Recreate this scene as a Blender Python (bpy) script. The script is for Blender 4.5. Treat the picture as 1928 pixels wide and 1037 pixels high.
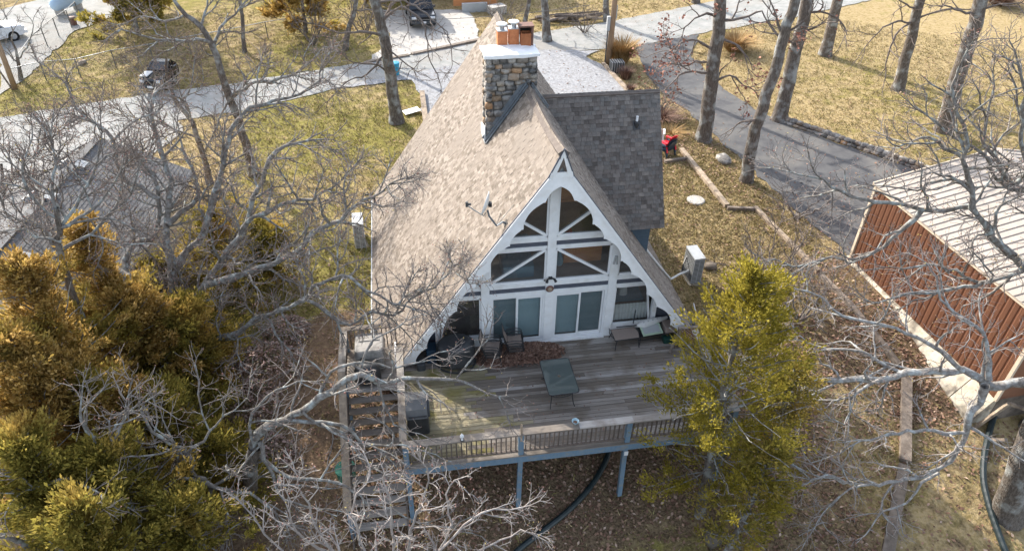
import bpy, bmesh, math, random
import numpy as np
from mathutils import Vector, Matrix
R_ = math.radians
for o in list(bpy.data.objects): bpy.data.objects.remove(o)
S = bpy.context.scene
COL = S.collection

# ---------------------------------------------------------------- camera, sky, sun, exposure
CAM = np.array([-4.177, -17.896, 16.689]); YAW, PIT, ROL, FPX = .1633, .6503, .0176, 1350.6
_f = np.array([math.sin(YAW)*math.cos(PIT), math.cos(YAW)*math.cos(PIT), -math.sin(PIT)])
_r0 = np.array([math.cos(YAW), -math.sin(YAW), 0.]); _u0 = np.cross(_r0, _f)
_r = math.cos(ROL)*_r0 + math.sin(ROL)*_u0; _u = math.cos(ROL)*_u0 - math.sin(ROL)*_r0
cd = bpy.data.cameras.new('camera'); cam = bpy.data.objects.new('camera', cd); COL.objects.link(cam)
cam.matrix_world = Matrix(((_r[0], _u[0], -_f[0], CAM[0]), (_r[1], _u[1], -_f[1], CAM[1]), (_r[2], _u[2], -_f[2], CAM[2]), (0, 0, 0, 1)))
cd.sensor_fit = 'HORIZONTAL'; cd.sensor_width = 36; cd.lens = 36*FPX/1928; cd.clip_start = .1; cd.clip_end = 1000
S.camera = cam
SUN_EL, SUN_AZ = 30.0, 31.0          # azimuth: degrees from -Y towards +X in which the light travels
W = bpy.data.worlds.new('World'); S.world = W; W.use_nodes = True
nt = W.node_tree; bg = nt.nodes['Background']
sky = nt.nodes.new('ShaderNodeTexSky'); sky.sky_type = 'NISHITA'; sky.sun_disc = False
sky.sun_elevation = R_(SUN_EL); sky.sun_rotation = R_(-SUN_AZ)
sky.air_density = 1.0; sky.dust_density = 2.2; sky.ozone_density = 1.2
hs_ = nt.nodes.new('ShaderNodeHueSaturation'); hs_.inputs['Saturation'].default_value = .62; nt.links.new(sky.outputs[0], hs_.inputs['Color']); nt.links.new(hs_.outputs[0], bg.inputs[0]); bg.inputs[1].default_value = .15
sl = bpy.data.lights.new('sun', 'SUN'); sl.energy = 2.8; sl.angle = R_(.53); sl.color = (1, .93, .83)
so = bpy.data.objects.new('sun', sl); COL.objects.link(so)
_d = Vector((math.sin(R_(SUN_AZ))*math.cos(R_(SUN_EL)), -math.cos(R_(SUN_AZ))*math.cos(R_(SUN_EL)), -math.sin(R_(SUN_EL))))
so.rotation_euler = _d.to_track_quat('-Z', 'Y').to_euler()
S.view_settings.view_transform = 'Standard'; S.view_settings.look = 'None'
S.view_settings.exposure = 1.62; S.view_settings.gamma = 1; S.view_settings.use_curve_mapping = False
S.render.engine = 'CYCLES'; S.cycles.max_bounces = 6; S.cycles.transparent_max_bounces = 8

# ---------------------------------------------------------------- layout helpers: a sight line met with a real plane or the terrain
def ray(px, py): return _f*FPX + _r*(px-964) + _u*(518.5-py)
def atz(px, py, z=0.):
    d = ray(px, py); return CAM + d*(z-CAM[2])/d[2]
def aty(px, py, y):
    d = ray(px, py); return CAM + d*(y-CAM[1])/d[1]
def atx(px, py, x):
    d = ray(px, py); return CAM + d*(x-CAM[0])/d[0]
def sst(a, b, v):
    t = min(1., max(0., (v-a)/(b-a))); return t*t*(3-2*t)
def TZ(x, y):
    z = -1.5
    t = 2.2-y
    if t > 0: z -= .205*(t - 1.2*(1-math.exp(-t/1.2)))
    if y > 14: z += .012*(y-14)
    b = sst(0, 6, x - (15.0 + (22-y)*.25))
    z += .35*b*sst(8, 14, y)
    if y > 1: z += .05*math.sin(x*.45+1)*math.sin(y*.37)
    return z
def G(px, py, dz=0.):
    z = -1.5
    for i in range(12):
        p = atz(px, py, z); z = TZ(p[0], p[1])+dz
    return p
# ---------------------------------------------------------------- materials
def mat(name, c, c2=None, rough=.8, ns=6., bump=0., bs=None, bd=.02, rnd=0., ramp=None, metal=0., spec=.3, stretch=(1, 1, 1), det=4., coat=0., lo=.35, hi=.65, c3=None, s3=1.2):
    """noise mix of c/c2, optional third colour in patches, optional per-piece random ramp, bump from fine noise"""
    m = bpy.data.materials.new(name); m.use_nodes = True; n = m.node_tree.nodes; L = m.node_tree.links
    b = n['Principled BSDF']; b.inputs['Roughness'].default_value = rough; b.inputs['Metallic'].default_value = metal
    b.inputs['Specular IOR Level'].default_value = spec; b.inputs['Coat Weight'].default_value = coat
    tc = n.new('ShaderNodeTexCoord'); mp = n.new('ShaderNodeMapping'); mp.inputs['Scale'].default_value = stretch
    geo = n.new('ShaderNodeNewGeometry')
    L.new(geo.outputs['Position'], mp.inputs['Vector'])
    if rnd or ramp:
        oi = n.new('ShaderNodeObjectInfo'); ad = n.new('ShaderNodeMath'); ad.operation = 'ADD'
        L.new(oi.outputs['Random'], ad.inputs[0]); L.new(geo.outputs['Random Per Island'], ad.inputs[1])
        fr = n.new('ShaderNodeMath'); fr.operation = 'FRACT'; L.new(ad.outputs[0], fr.inputs[0]); R = fr.outputs[0]
        # shift the noise per piece
        vm = n.new('ShaderNodeVectorMath'); vm.operation = 'MULTIPLY_ADD'
        cx = n.new('ShaderNodeCombineXYZ'); L.new(R, cx.inputs[0]); L.new(R, cx.inputs[1]); L.new(R, cx.inputs[2])
        L.new(cx.outputs[0], vm.inputs[0]); vm.inputs[1].default_value = (17, 31, 23); L.new(mp.outputs[0], vm.inputs[2]); vec = vm.outputs[0]
    else: vec = mp.outputs[0]
    nz = n.new('ShaderNodeTexNoise'); nz.inputs['Scale'].default_value = ns; nz.inputs['Detail'].default_value = det; nz.inputs['Roughness'].default_value = .62
    L.new(vec, nz.inputs['Vector'])
    base = None
    if ramp:
        cr = n.new('ShaderNodeValToRGB'); e = cr.color_ramp.elements
        while len(e) < len(ramp): e.new(.5)
        for i, (p, col) in enumerate(ramp): e[i].position = p; e[i].color = (*col, 1)
        L.new(R, cr.inputs[0]); base = cr.outputs[0]
    mx = n.new('ShaderNodeMix'); mx.data_type = 'RGBA'
    mr = n.new('ShaderNodeMapRange'); mr.inputs['From Min'].default_value = lo; mr.inputs['From Max'].default_value = hi
    L.new(nz.outputs['Fac'], mr.inputs['Value']); L.new(mr.outputs[0], mx.inputs[0])
    if base is not None:
        L.new(base, mx.inputs[6])
        hs = n.new('ShaderNodeHueSaturation'); hs.inputs['Value'].default_value = .72; L.new(base, hs.inputs['Color']); L.new(hs.outputs[0], mx.inputs[7])
    else:
        mx.inputs[6].default_value = (*c, 1); mx.inputs[7].default_value = (*(c2 or tuple(v*.75 for v in c)), 1)
    out = mx.outputs[2]
    if c3:
        n3 = n.new('ShaderNodeTexNoise'); n3.inputs['Scale'].default_value = s3; n3.inputs['Detail'].default_value = 5; L.new(geo.outputs['Position'], n3.inputs['Vector'])
        r3 = n.new('ShaderNodeMapRange'); r3.inputs['From Min'].default_value = .5; r3.inputs['From Max'].default_value = .66; L.new(n3.outputs['Fac'], r3.inputs['Value'])
        m3 = n.new('ShaderNodeMix'); m3.data_type = 'RGBA'; L.new(r3.outputs[0], m3.inputs[0]); L.new(out, m3.inputs[6]); m3.inputs[7].default_value = (*c3, 1); out = m3.outputs[2]
    if rnd:
        hv = n.new('ShaderNodeHueSaturation'); m1 = n.new('ShaderNodeMapRange'); m1.inputs['To Min'].default_value = 1-rnd; m1.inputs['To Max'].default_value = 1+rnd
        L.new(R, m1.inputs['Value']); L.new(m1.outputs[0], hv.inputs['Value']); L.new(out, hv.inputs['Color']); out = hv.outputs[0]
    L.new(out, b.inputs['Base Color'])
    if bump:
        nb = n.new('ShaderNodeTexNoise'); nb.inputs['Scale'].default_value = bs or ns*3; nb.inputs['Detail'].default_value = 5; L.new(vec, nb.inputs['Vector'])
        bp = n.new('ShaderNodeBump'); bp.inputs['Strength'].default_value = bump; bp.inputs['Distance'].default_value = bd; L.new(nb.outputs['Fac'], bp.inputs['Height']); L.new(bp.outputs[0], b.inputs['Normal'])
    return m
M = {}
M['shingle'] = mat('tan_shingle', None, rough=.93, ns=9, bump=.5, bs=60, bd=.01, ramp=[(0, (.165, .138, .112)), (.3, (.232, .195, .162)), (.6, (.285, .243, .205)), (.85, (.325, .284, .243)), (1, (.195, .163, .135))], c3=(.215, .184, .156), s3=.5, spec=.15)
M['shingle_grey'] = mat('grey_shingle', None, rough=.93, ns=9, bump=.5, bs=60, bd=.01, ramp=[(0, (.125, .108, .097)), (.25, (.18, .155, .138)), (.5, (.225, .198, .178)), (.8, (.165, .155, .145)), (1, (.255, .222, .195))], spec=.15)
M['underlay'] = mat('roof_underlay', (.16, .135, .115), (.11, .09, .08), rough=.95, ns=5)
M['white'] = mat('white_paint', (.81, .82, .825), (.75, .765, .77), rough=.55, ns=7, bump=.1, bs=40, bd=.004, c3=(.72, .72, .71), s3=3)
M['white_trim'] = mat('white_vinyl', (.8, .81, .81), (.74, .75, .76), rough=.4, ns=3)
M['siding'] = mat('slate_siding', (.095, .105, .13), (.075, .083, .105), rough=.7, ns=8, bump=.1)
M['bluewall'] = mat('blue_siding', (.09, .13, .17), (.07, .105, .14), rough=.7, ns=8)
M['plank'] = mat('weathered_plank', None, rough=.85, ns=2.2, stretch=(.6, 9, 9), bump=.6, bs=7, bd=.008, ramp=[(0, (.15, .125, .105)), (.3, (.265, .23, .195)), (.55, (.37, .335, .30)), (.8, (.20, .17, .14)), (1, (.50, .465, .43))], c3=(.18, .15, .12), s3=1.1, spec=.2)
M['plank_moss_sun'] = mat('mossy_sunlit_plank', None, rough=.9, ns=2.2, stretch=(.6, 9, 9), bump=.6, bs=7, bd=.008, ramp=[(0, (.19, .165, .10)), (.3, (.29, .25, .16)), (.55, (.37, .325, .22)), (.8, (.24, .205, .12)), (1, (.44, .39, .29))], c3=(.20, .175, .06), s3=1.2, spec=.15)  # moss tint, yellowed also to put the sunlit patch into the plank colour
M['planky'] = mat('weathered_wood_along', None, rough=.85, ns=2.2, stretch=(9, .6, 9), bump=.6, bs=7, bd=.008, ramp=[(0, (.21, .18, .15)), (.5, (.31, .275, .235)), (1, (.39, .355, .31))], c3=(.12, .10, .08), s3=2, spec=.2)
M['brownwood'] = mat('dark_stained_wood', (.095, .075, .062), (.14, .115, .098), rough=.8, ns=5, stretch=(4, 4, .6), rnd=.2, bump=.3)
M['bluewood'] = mat('blue_stained_wood', (.115, .185, .255), (.15, .215, .275), rough=.75, ns=4, stretch=(3, 3, .7), bump=.25, c3=(.20, .22, .23), s3=4)
M['stone'] = mat('field_stone', None, rough=.9, ns=7, bump=.9, bs=16, bd=.03, ramp=[(0, (.10, .095, .09)), (.25, (.17, .16, .15)), (.42, (.23, .215, .20)), (.55, (.13, .13, .13)), (.68, (.28, .20, .13)), (.8, (.19, .175, .16)), (.93, (.34, .30, .25)), (1, (.40, .24, .13))], c3=(.38, .36, .33), s3=3.4, spec=.2)
M['mortar'] = mat('mortar', (.165, .155, .14), (.11, .105, .095), rough=.95, ns=10, bump=.6)
M['terracotta'] = mat('terracotta', (.46, .17, .07), (.36, .125, .05), rough=.75, ns=9, rnd=.25, bump=.2)
M['rusttop'] = mat('rusty_metal', (.20, .10, .075), (.13, .075, .06), rough=.7, ns=12)
M['flash'] = mat('lead_flashing', (.20, .225, .245), (.15, .17, .19), rough=.5, ns=5, metal=.25)
M['galv'] = mat('galvanised', (.52, .54, .56), (.42, .44, .46), rough=.4, metal=.7, ns=8)
M['blackmetal'] = mat('black_metal', (.022, .022, .024), (.03, .03, .032), rough=.45, ns=5, spec=.5)
M['darkplastic'] = mat('dark_grey_plastic', (.05, .055, .06), (.065, .07, .075), rough=.55, ns=5)
M['cover'] = mat('black_vinyl_cover', (.03, .032, .034), (.045, .047, .05), rough=.5, ns=3, bump=.4, bs=5, bd=.03, spec=.45)
M['greycover'] = mat('grey_cover_top', (.10, .10, .10), (.13, .13, .128), rough=.6, ns=3, bump=.3, bs=5)
M['tanplastic'] = mat('weathered_tan_plastic', (.30, .285, .26), (.23, .215, .195), rough=.6, ns=4, c3=(.14, .13, .12), s3=4)
M['sling'] = mat('taupe_sling_fabric', (.29, .235, .20), (.25, .20, .17), rough=.8, ns=30, rnd=.1)
M['tan_wood'] = mat('tan_timber', (.40, .32, .235), (.27, .21, .155), rough=.85, ns=3, stretch=(2, 2, 2), bump=.5, bs=14, c3=(.17, .135, .105), s3=3, rnd=.15)
M['greytimber'] = mat('old_grey_timber', (.23, .19, .155), (.13, .105, .085), rough=.9, ns=4, bump=.6, bs=14, rnd=.15)
M['concrete'] = mat('concrete', (.44, .42, .385), (.36, .34, .31), rough=.9, ns=2, bump=.2, bs=20)
M['stained_concrete'] = mat('stained_concrete', (.53, .48, .39), (.40, .35, .27), rough=.9, ns=1.6, stretch=(3, 3, .5), bump=.25, bs=20, c3=(.15, .13, .105), s3=1.5)
M['shedroof'] = mat('cream_metal_roof', (.41, .36, .305), (.345, .30, .255), rough=.6, ns=1.5, spec=.4, rnd=.03)
M['shedbrown'] = mat('brown_metal_wall', (.25, .118, .068), (.215, .10, .06), rough=.5, ns=2, spec=.4, rnd=.06)
M['shedseam'] = mat('roof_seam', (.30, .26, .23), (.26, .225, .20), rough=.6)
M['shedrib'] = mat('dark_brown_rib', (.10, .045, .03), (.085, .04, .026), rough=.5, ns=2, spec=.4)
M['cream'] = mat('cream_trim', (.62, .52, .40), (.56, .46, .35), rough=.5, ns=3)
M['hvac'] = mat('hvac_casing', (.40, .415, .42), (.36, .375, .38), rough=.5, ns=4)
M['hvac_white'] = mat('hvac_pale_casing', (.70, .70, .68), (.64, .64, .62), rough=.5, ns=4)
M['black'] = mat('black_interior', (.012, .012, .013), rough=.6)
M['rubber'] = mat('black_corrugated_pipe', (.012, .022, .024), (.018, .028, .03), rough=.4, ns=4, spec=.5)
M['red'] = mat('red_plastic', (.62, .02, .035), (.55, .018, .03), rough=.4, ns=3)
M['navy'] = mat('dark_blue_plastic', (.02, .045, .075), (.016, .035, .06), rough=.4, ns=3)
M['carpaint'] = mat('black_car_paint', (.012, .014, .018), rough=.25, spec=.6, coat=.7)
M['carwhite'] = mat('white_car_paint', (.72, .74, .76), rough=.25, coat=.6)
M['carsilver'] = mat('silver_car_paint', (.45, .46, .47), rough=.3, metal=.4, coat=.5)
M['tyre'] = mat('tyre', (.015, .015, .015), rough=.8)
M['carglass'] = mat('car_glass', (.01, .014, .02), rough=.06, spec=.8)
M['lens'] = mat('head_lamp', (.7, .72, .74), rough=.15)
M['plate'] = mat('plate_white', (.75, .75, .75), rough=.4)
M['teal'] = mat('teal_bin_plastic', (.04, .32, .48), rough=.5)
M['tankblue'] = mat('pale_tank_paint', (.42, .55, .68), (.38, .50, .62), rough=.5)
M['polewood'] = mat('utility_pole_wood', (.33, .235, .155), (.24, .165, .105), rough=.85, ns=3, stretch=(6, 6, .4), bump=.3)
M['wire'] = mat('cable', (.10, .10, .10), rough=.6)
M['fencewire'] = mat('chainlink_wire', (.33, .34, .34), rough=.5, metal=.5)
M['fencepost'] = mat('fence_post', (.15, .155, .15), rough=.55, metal=.4)
M['orangewood'] = mat('orange_wood', (.60, .26, .10), (.50, .20, .075), rough=.6, ns=4, stretch=(.6, .6, 5))
M['orangebrown'] = mat('orange_brown_lattice', (.25, .135, .085), (.19, .10, .065), rough=.8, ns=5)
M['intdark'] = mat('interior_dark_wood', (.24, .16, .11), (.18, .115, .075), rough=.7, ns=3, stretch=(.5, .5, 5))
M['intfloor'] = mat('interior_floor', (.30, .24, .19), (.23, .18, .145), rough=.5, ns=3)
M['fabricblue'] = mat('blue_grey_cloth', (.16, .24, .28), (.13, .20, .24), rough=.8)
M['curtain'] = mat('pale_curtain', (.66, .66, .64), (.58, .58, .56), rough=.8, ns=3)
M['blind'] = mat('teal_vertical_blind', (.33, .46, .50), (.29, .42, .46), rough=.7, ns=6, stretch=(8, 8, .4))
M['blinddark'] = mat('grey_teal_screen', (.165, .24, .265), (.145, .215, .24), rough=.7, ns=6)
M['leafpile'] = mat('dry_oak_leaf', None, rough=.8, ns=8, ramp=[(0, (.10, .055, .04)), (.35, (.23, .13, .092)), (.6, (.35, .215, .155)), (.8, (.17, .095, .07)), (1, (.48, .34, .26))], spec=.25)
M['litter'] = mat('fallen_leaf', None, rough=.8, ns=8, ramp=[(0, (.15, .08, .055)), (.3, (.28, .16, .11)), (.55, (.40, .265, .18)), (.8, (.20, .11, .075)), (1, (.58, .43, .33))], spec=.2)
M['paleleaf'] = mat('pale_dry_leaf', None, rough=.8, ns=8, ramp=[(0, (.10, .12, .04)), (.3, (.36, .27, .22)), (.6, (.46, .33, .30)), (1, (.22, .13, .09))], spec=.2)
M['rustleaf'] = mat('rust_clinging_leaf', None, rough=.8, ns=8, ramp=[(0, (.24, .10, .075)), (.5, (.33, .15, .11)), (1, (.42, .22, .15))], spec=.2)
M['bark'] = mat('grey_oak_bark', (.185, .16, .138), (.085, .07, .058), rough=.95, ns=4.5, stretch=(5, 5, 1), bump=1., bs=6, bd=.05, c3=(.31, .315, .30), s3=2.2, spec=.1)
M['limb'] = mat('lichen_limb_bark', (.245, .23, .212), (.12, .105, .09), rough=.95, ns=9, bump=.8, bs=14, bd=.02, c3=(.32, .345, .335), s3=5, spec=.1)
M['limb_pale'] = mat('pale_limb_bark', (.34, .325, .31), (.17, .155, .14), rough=.95, ns=9, bump=.8, bs=14, bd=.02, c3=(.39, .41, .405), s3=5, spec=.1)
M['twig_pale'] = mat('whitish_twig_bark', (.36, .33, .305), (.24, .21, .195), rough=.9, ns=6, rnd=.2, spec=.1)
M['twig'] = mat('pale_twig_bark', (.25, .228, .21), (.165, .14, .128), rough=.9, ns=6, rnd=.2, spec=.1)
M['twigdark'] = mat('grey_twig_bark', (.20, .17, .15), (.13, .105, .09), rough=.9, ns=6, rnd=.2, spec=.1)
M['bud'] = mat('twig_bud', None, rough=.8, ns=8, ramp=[(0, (.30, .14, .12)), (.6, (.45, .26, .22)), (1, (.55, .45, .12))], spec=.2)
M['cedar_orange'] = mat('winter_orange_cedar', None, rough=.85, ns=1.4, ramp=[(0, (.23, .155, .04)), (.3, (.39, .25, .065)), (.65, (.52, .335, .10)), (1, (.64, .45, .18))], c3=(.31, .255, .055), s3=.8, spec=.15)
M['cedar_olive'] = mat('olive_cedar', None, rough=.85, ns=1.4, ramp=[(0, (.15, .14, .035)), (.35, (.28, .24, .05)), (.7, (.38, .31, .065)), (1, (.50, .39, .10))], c3=(.44, .30, .08), s3=.7, spec=.15)
M['cedar_green'] = mat('yellow_green_cedar', None, rough=.85, ns=1.4, ramp=[(0, (.15, .135, .022)), (.4, (.29, .24, .035)), (.75, (.41, .33, .045)), (1, (.53, .43, .08))], c3=(.30, .25, .04), s3=1.6, spec=.15)
def see_through(m, f):
    n = m.node_tree.nodes; L = m.node_tree.links; b = n['Principled BSDF']; o = n['Material Output']; t = n.new('ShaderNodeBsdfTranslucent'); x = n.new('ShaderNodeMixShader'); x.inputs[0].default_value = f
    L.new(b.inputs['Base Color'].links[0].from_socket, t.inputs[0]); L.new(b.outputs[0], x.inputs[1]); L.new(t.outputs[0], x.inputs[2]); L.new(x.outputs[0], o.inputs[0])
for k_ in ('cedar_orange', 'cedar_olive', 'cedar_green'): see_through(M[k_], .48)
M['grass_dry'] = mat('dry_grass_blade', None, rough=.9, ns=2, ramp=[(0, (.19, .15, .06)), (.3, (.32, .245, .12)), (.6, (.41, .315, .175)), (.8, (.24, .21, .065)), (1, (.48, .385, .235))], spec=.1)
M['darkrock'] = mat('brown_rock', (.15, .125, .10), (.09, .075, .06), rough=.95, ns=5, bump=.6)
M['grass_green'] = mat('green_grass_blade', None, rough=.9, ns=2, ramp=[(0, (.15, .145, .04)), (.5, (.24, .205, .07)), (1, (.33, .27, .11))], spec=.1)
M['ornamental'] = mat('ornamental_grass', None, rough=.9, ns=2, ramp=[(0, (.28, .17, .07)), (.5, (.42, .27, .12)), (1, (.50, .35, .18))], spec=.1)
def glass(name, tint, rough, body, fb=.12):
    m = bpy.data.materials.new(name); m.use_nodes = True; n = m.node_tree.nodes; L = m.node_tree.links
    n.remove(n['Principled BSDF']); o = n['Material Output']
    tr = n.new('ShaderNodeBsdfTransparent'); tr.inputs[0].default_value = (*tint, 1)
    gl = n.new('ShaderNodeBsdfGlossy'); gl.inputs['Roughness'].default_value = rough
    df = n.new('ShaderNodeBsdfDiffuse'); df.inputs[0].default_value = (*body, 1)
    lw = n.new('ShaderNodeLayerWeight'); pw = n.new('ShaderNodeMath'); pw.operation = 'POWER'; L.new(lw.outputs['Facing'], pw.inputs[0]); pw.inputs[1].default_value = 4; fr = n.new('ShaderNodeMath'); fr.operation = 'MULTIPLY_ADD'; L.new(pw.outputs[0], fr.inputs[0]); fr.inputs[1].default_value = .6; fr.inputs[2].default_value = .09
    a = n.new('ShaderNodeMixShader'); a.inputs[0].default_value = fb; L.new(tr.outputs[0], a.inputs[1]); L.new(df.outputs[0], a.inputs[2])
    b = n.new('ShaderNodeMixShader'); L.new(fr.outputs[0], b.inputs[0]); L.new(a.outputs[0], b.inputs[1]); L.new(gl.outputs[0], b.inputs[2])
    L.new(b.outputs[0], o.inputs[0]); return m
M['pane'] = glass('window_glass', (.95, .97, .97), .01, (.28, .28, .28), .06)  # grey diffuse share lifts the panes in place of a lighter reflection
M['tabletop'] = glass('green_table_glass', (.34, .40, .38), .06, (.135, .165, .155), .6)

# ---------------------------------------------------------------- mesh builder and object helpers
OFF = {}
class MB:
    def __init__(s): s.v = []; s.f = []
    def add(s, vs, fs):
        b = len(s.v); s.v += [tuple(map(float, p)) for p in vs]; s.f += [tuple(i+b for i in f) for f in fs]; return s
    def box(s, x0, x1, y0, y1, z0, z1):
        return s.add([(x0, y0, z0), (x1, y0, z0), (x1, y1, z0), (x0, y1, z0), (x0, y0, z1), (x1, y0, z1), (x1, y1, z1), (x0, y1, z1)],
                     [(3, 2, 1, 0), (4, 5, 6, 7), (0, 1, 5, 4), (1, 2, 6, 5), (2, 3, 7, 6), (3, 0, 4, 7)])
    def beam(s, a, b, w, h, up=(0, 0, 1)):
        a = np.array(a, float); b = np.array(b, float); d = b-a; d /= np.linalg.norm(d)
        sd = np.cross(d, np.array(up, float)); nn = np.linalg.norm(sd)
        if nn < 1e-4: sd = np.cross(d, (0, 1, 0)); nn = np.linalg.norm(sd)
        sd = sd/nn*w/2; u = np.cross(sd, d); u = u/np.linalg.norm(u)*h/2
        vs = [a-sd-u, a+sd-u, a+sd+u, a-sd+u, b-sd-u, b+sd-u, b+sd+u, b-sd+u]
        return s.add(vs, [(0, 1, 2, 3), (7, 6, 5, 4), (1, 0, 4, 5), (2, 1, 5, 6), (3, 2, 6, 7), (0, 3, 7, 4)])
    def tube(s, pts, r, n=8, cap=True):
        pts = [np.array(p, float) for p in pts]; m = len(pts); rr = r if hasattr(r, '__len__') else [r]*m
        vs = []; pu = None
        for i in range(m):
            t = pts[min(i+1, m-1)]-pts[max(i-1, 0)]; t = t/(np.linalg.norm(t)+1e-9)
            if pu is None: pu = np.cross(t, (0.31, .11, .94)) if abs(t[2]) < .9 else np.cross(t, (1, 0, .1))
            pu = pu-t*(pu@t); pu /= np.linalg.norm(pu); w = np.cross(t, pu)
            for k in range(n):
                a = 2*math.pi*k/n; vs.append(pts[i]+rr[i]*(math.cos(a)*pu+math.sin(a)*w))
        fs = [(i*n+k, i*n+(k+1) % n, (i+1)*n+(k+1) % n, (i+1)*n+k) for i in range(m-1) for k in range(n)]
        if cap: fs += [tuple(range(n-1, -1, -1)), tuple(range((m-1)*n, m*n))]
        return s.add(vs, fs)
    def lathe(s, c, prof, n=16, sx=1., sy=1.):
        vs = [(c[0]+r*sx*math.cos(2*math.pi*k/n), c[1]+r*sy*math.sin(2*math.pi*k/n), c[2]+z) for r, z in prof for k in range(n)]
        m = len(prof); fs = [(i*n+k, i*n+(k+1) % n, (i+1)*n+(k+1) % n, (i+1)*n+k) for i in range(m-1) for k in range(n)]
        fs += [tuple(range(n-1, -1, -1)), tuple(range((m-1)*n, m*n))]
        return s.add(vs, fs)
    def prism(s, poly, d):
        """poly: list of 3D points (planar); extruded by vector d"""
        n = len(poly); d = np.array(d, float); a = [np.array(p, float) for p in poly]
        return s.add(a+[p+d for p in a], [tuple(range(n-1, -1, -1)), tuple(range(n, 2*n))]+[(i, (i+1) % n, n+(i+1) % n, n+i) for i in range(n)])
    def mesh(s, name, off=(0, 0, 0), m=None, smooth=False, recalc=True):
        me = bpy.data.meshes.new(name); me.from_pydata([(p[0]-off[0], p[1]-off[1], p[2]-off[2]) for p in s.v], [], s.f)
        if recalc:
            bm = bmesh.new(); bm.from_mesh(me); bmesh.ops.recalc_face_normals(bm, faces=bm.faces); bm.to_mesh(me); bm.free()
        if m is not None: me.materials.append(m)
        if smooth: me.shade_smooth()
        return me
    def build(s, name, m, parent=None, smooth=False, recalc=True, label=None, kind=None):
        off = OFF[parent.name] if parent is not None else (0, 0, 0)
        o = bpy.data.objects.new(name, s.mesh(name, off, m, smooth, recalc)); COL.objects.link(o)
        if parent is not None: o.parent = parent
        OFF[o.name] = off
        if label: o['label'] = label
        if kind: o['kind'] = kind
        return o
def thing(name, loc, label, cat, group=None, rz=0.):
    o = bpy.data.objects.new(name, None); COL.objects.link(o); o.empty_display_size = .2
    o.location = tuple(float(v) for v in loc); o.rotation_euler = (0, 0, rz); o['label'] = label; o['category'] = cat
    if group: o['group'] = group
    OFF[o.name] = tuple(o.location); return o
def lthing(name, loc, label, cat, group=None, rz=0.):
    o = thing(name, loc, label, cat, group, rz); OFF[o.name] = (0, 0, 0); return o      # parts given in local coordinates
def tag(o, label, cat, group=None):
    o['label'] = label; o['category'] = cat
    if group: o['group'] = group
    return o
def single(mb, name, m, label, cat, group=None, smooth=False):
    vs = np.array(mb.v); c = ((vs[:, 0].min()+vs[:, 0].max())/2, (vs[:, 1].min()+vs[:, 1].max())/2, vs[:, 2].min())
    o = bpy.data.objects.new(name, mb.mesh(name, c, m, smooth)); COL.objects.link(o); o.location = c
    OFF[o.name] = c; return tag(o, label, cat, group)
def struct(mb, name, m, smooth=False):
    o = mb.build(name, m, None, smooth); o['kind'] = 'structure'; return o
def piece(name, me, parent, mtx):
    """one alike piece: shared mesh data, placed in world coordinates under its part or thing"""
    o = bpy.data.objects.new(name, me); COL.objects.link(o); o.parent = parent
    off = OFF[parent.name]; o.matrix_basis = Matrix.Translation((-off[0], -off[1], -off[2])) @ mtx
    return o
def dup(root, loc, rz, label=None, group=None):
    def cp(o, par):
        c = o.copy(); COL.objects.link(c)
        if par is not None: c.parent = par
        for ch in o.children: cp(ch, c)
        return c
    r = cp(root, None); r.location = tuple(float(v) for v in loc); r.rotation_euler = (0, 0, rz); OFF[r.name] = tuple(r.location)
    if label: r['label'] = label
    if group: r['group'] = group
    return r
def basis(o, x, y, z):
    return Matrix(((x[0], y[0], z[0], o[0]), (x[1], y[1], z[1], o[1]), (x[2], y[2], z[2], o[2]), (0, 0, 0, 1)))
def npmesh(name, V, F, m, parent=None, kind=None, smooth=False, off=None):
    """V (n,3), F (k,3|4) numpy"""
    if off is None: off = OFF[parent.name] if parent is not None else (0, 0, 0)
    me = bpy.data.meshes.new(name); V = np.asarray(V, np.float32)-np.array(off, np.float32); F = np.asarray(F, np.int32); k = F.shape[1]
    me.vertices.add(len(V)); me.vertices.foreach_set('co', V.ravel())
    me.loops.add(F.size); me.loops.foreach_set('vertex_index', F.ravel())
    me.polygons.add(len(F)); me.polygons.foreach_set('loop_start', np.arange(0, F.size, k, dtype=np.int32)); me.polygons.foreach_set('loop_total', np.full(len(F), k, np.int32))
    me.update(calc_edges=True); me.materials.append(m)
    if smooth: me.shade_smooth()
    o = bpy.data.objects.new(name, me); COL.objects.link(o)
    if parent is not None: o.parent = parent
    if kind: o['kind'] = kind
    OFF[o.name] = off
    return o
UB = {}
def ubox(m):
    """unit box -.5..+.5 shared by alike pieces"""
    if m not in UB: UB[m] = MB().box(-.5, .5, -.5, .5, -.5, .5).mesh('unit_'+m, (0, 0, 0), M[m])
    return UB[m]
def pbox(name, m, parent, x0, x1, y0, y1, z0, z1, tilt=0.):
    mt = Matrix.Translation(((x0+x1)/2, (y0+y1)/2, (z0+z1)/2)) @ Matrix.Rotation(tilt, 4, 'X') @ Matrix.Diagonal((x1-x0, y1-y0, z1-z0, 1))
    return piece(name, ubox(m), parent, mt)
rng = np.random.default_rng(7); rnd = random.Random(5)
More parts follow.
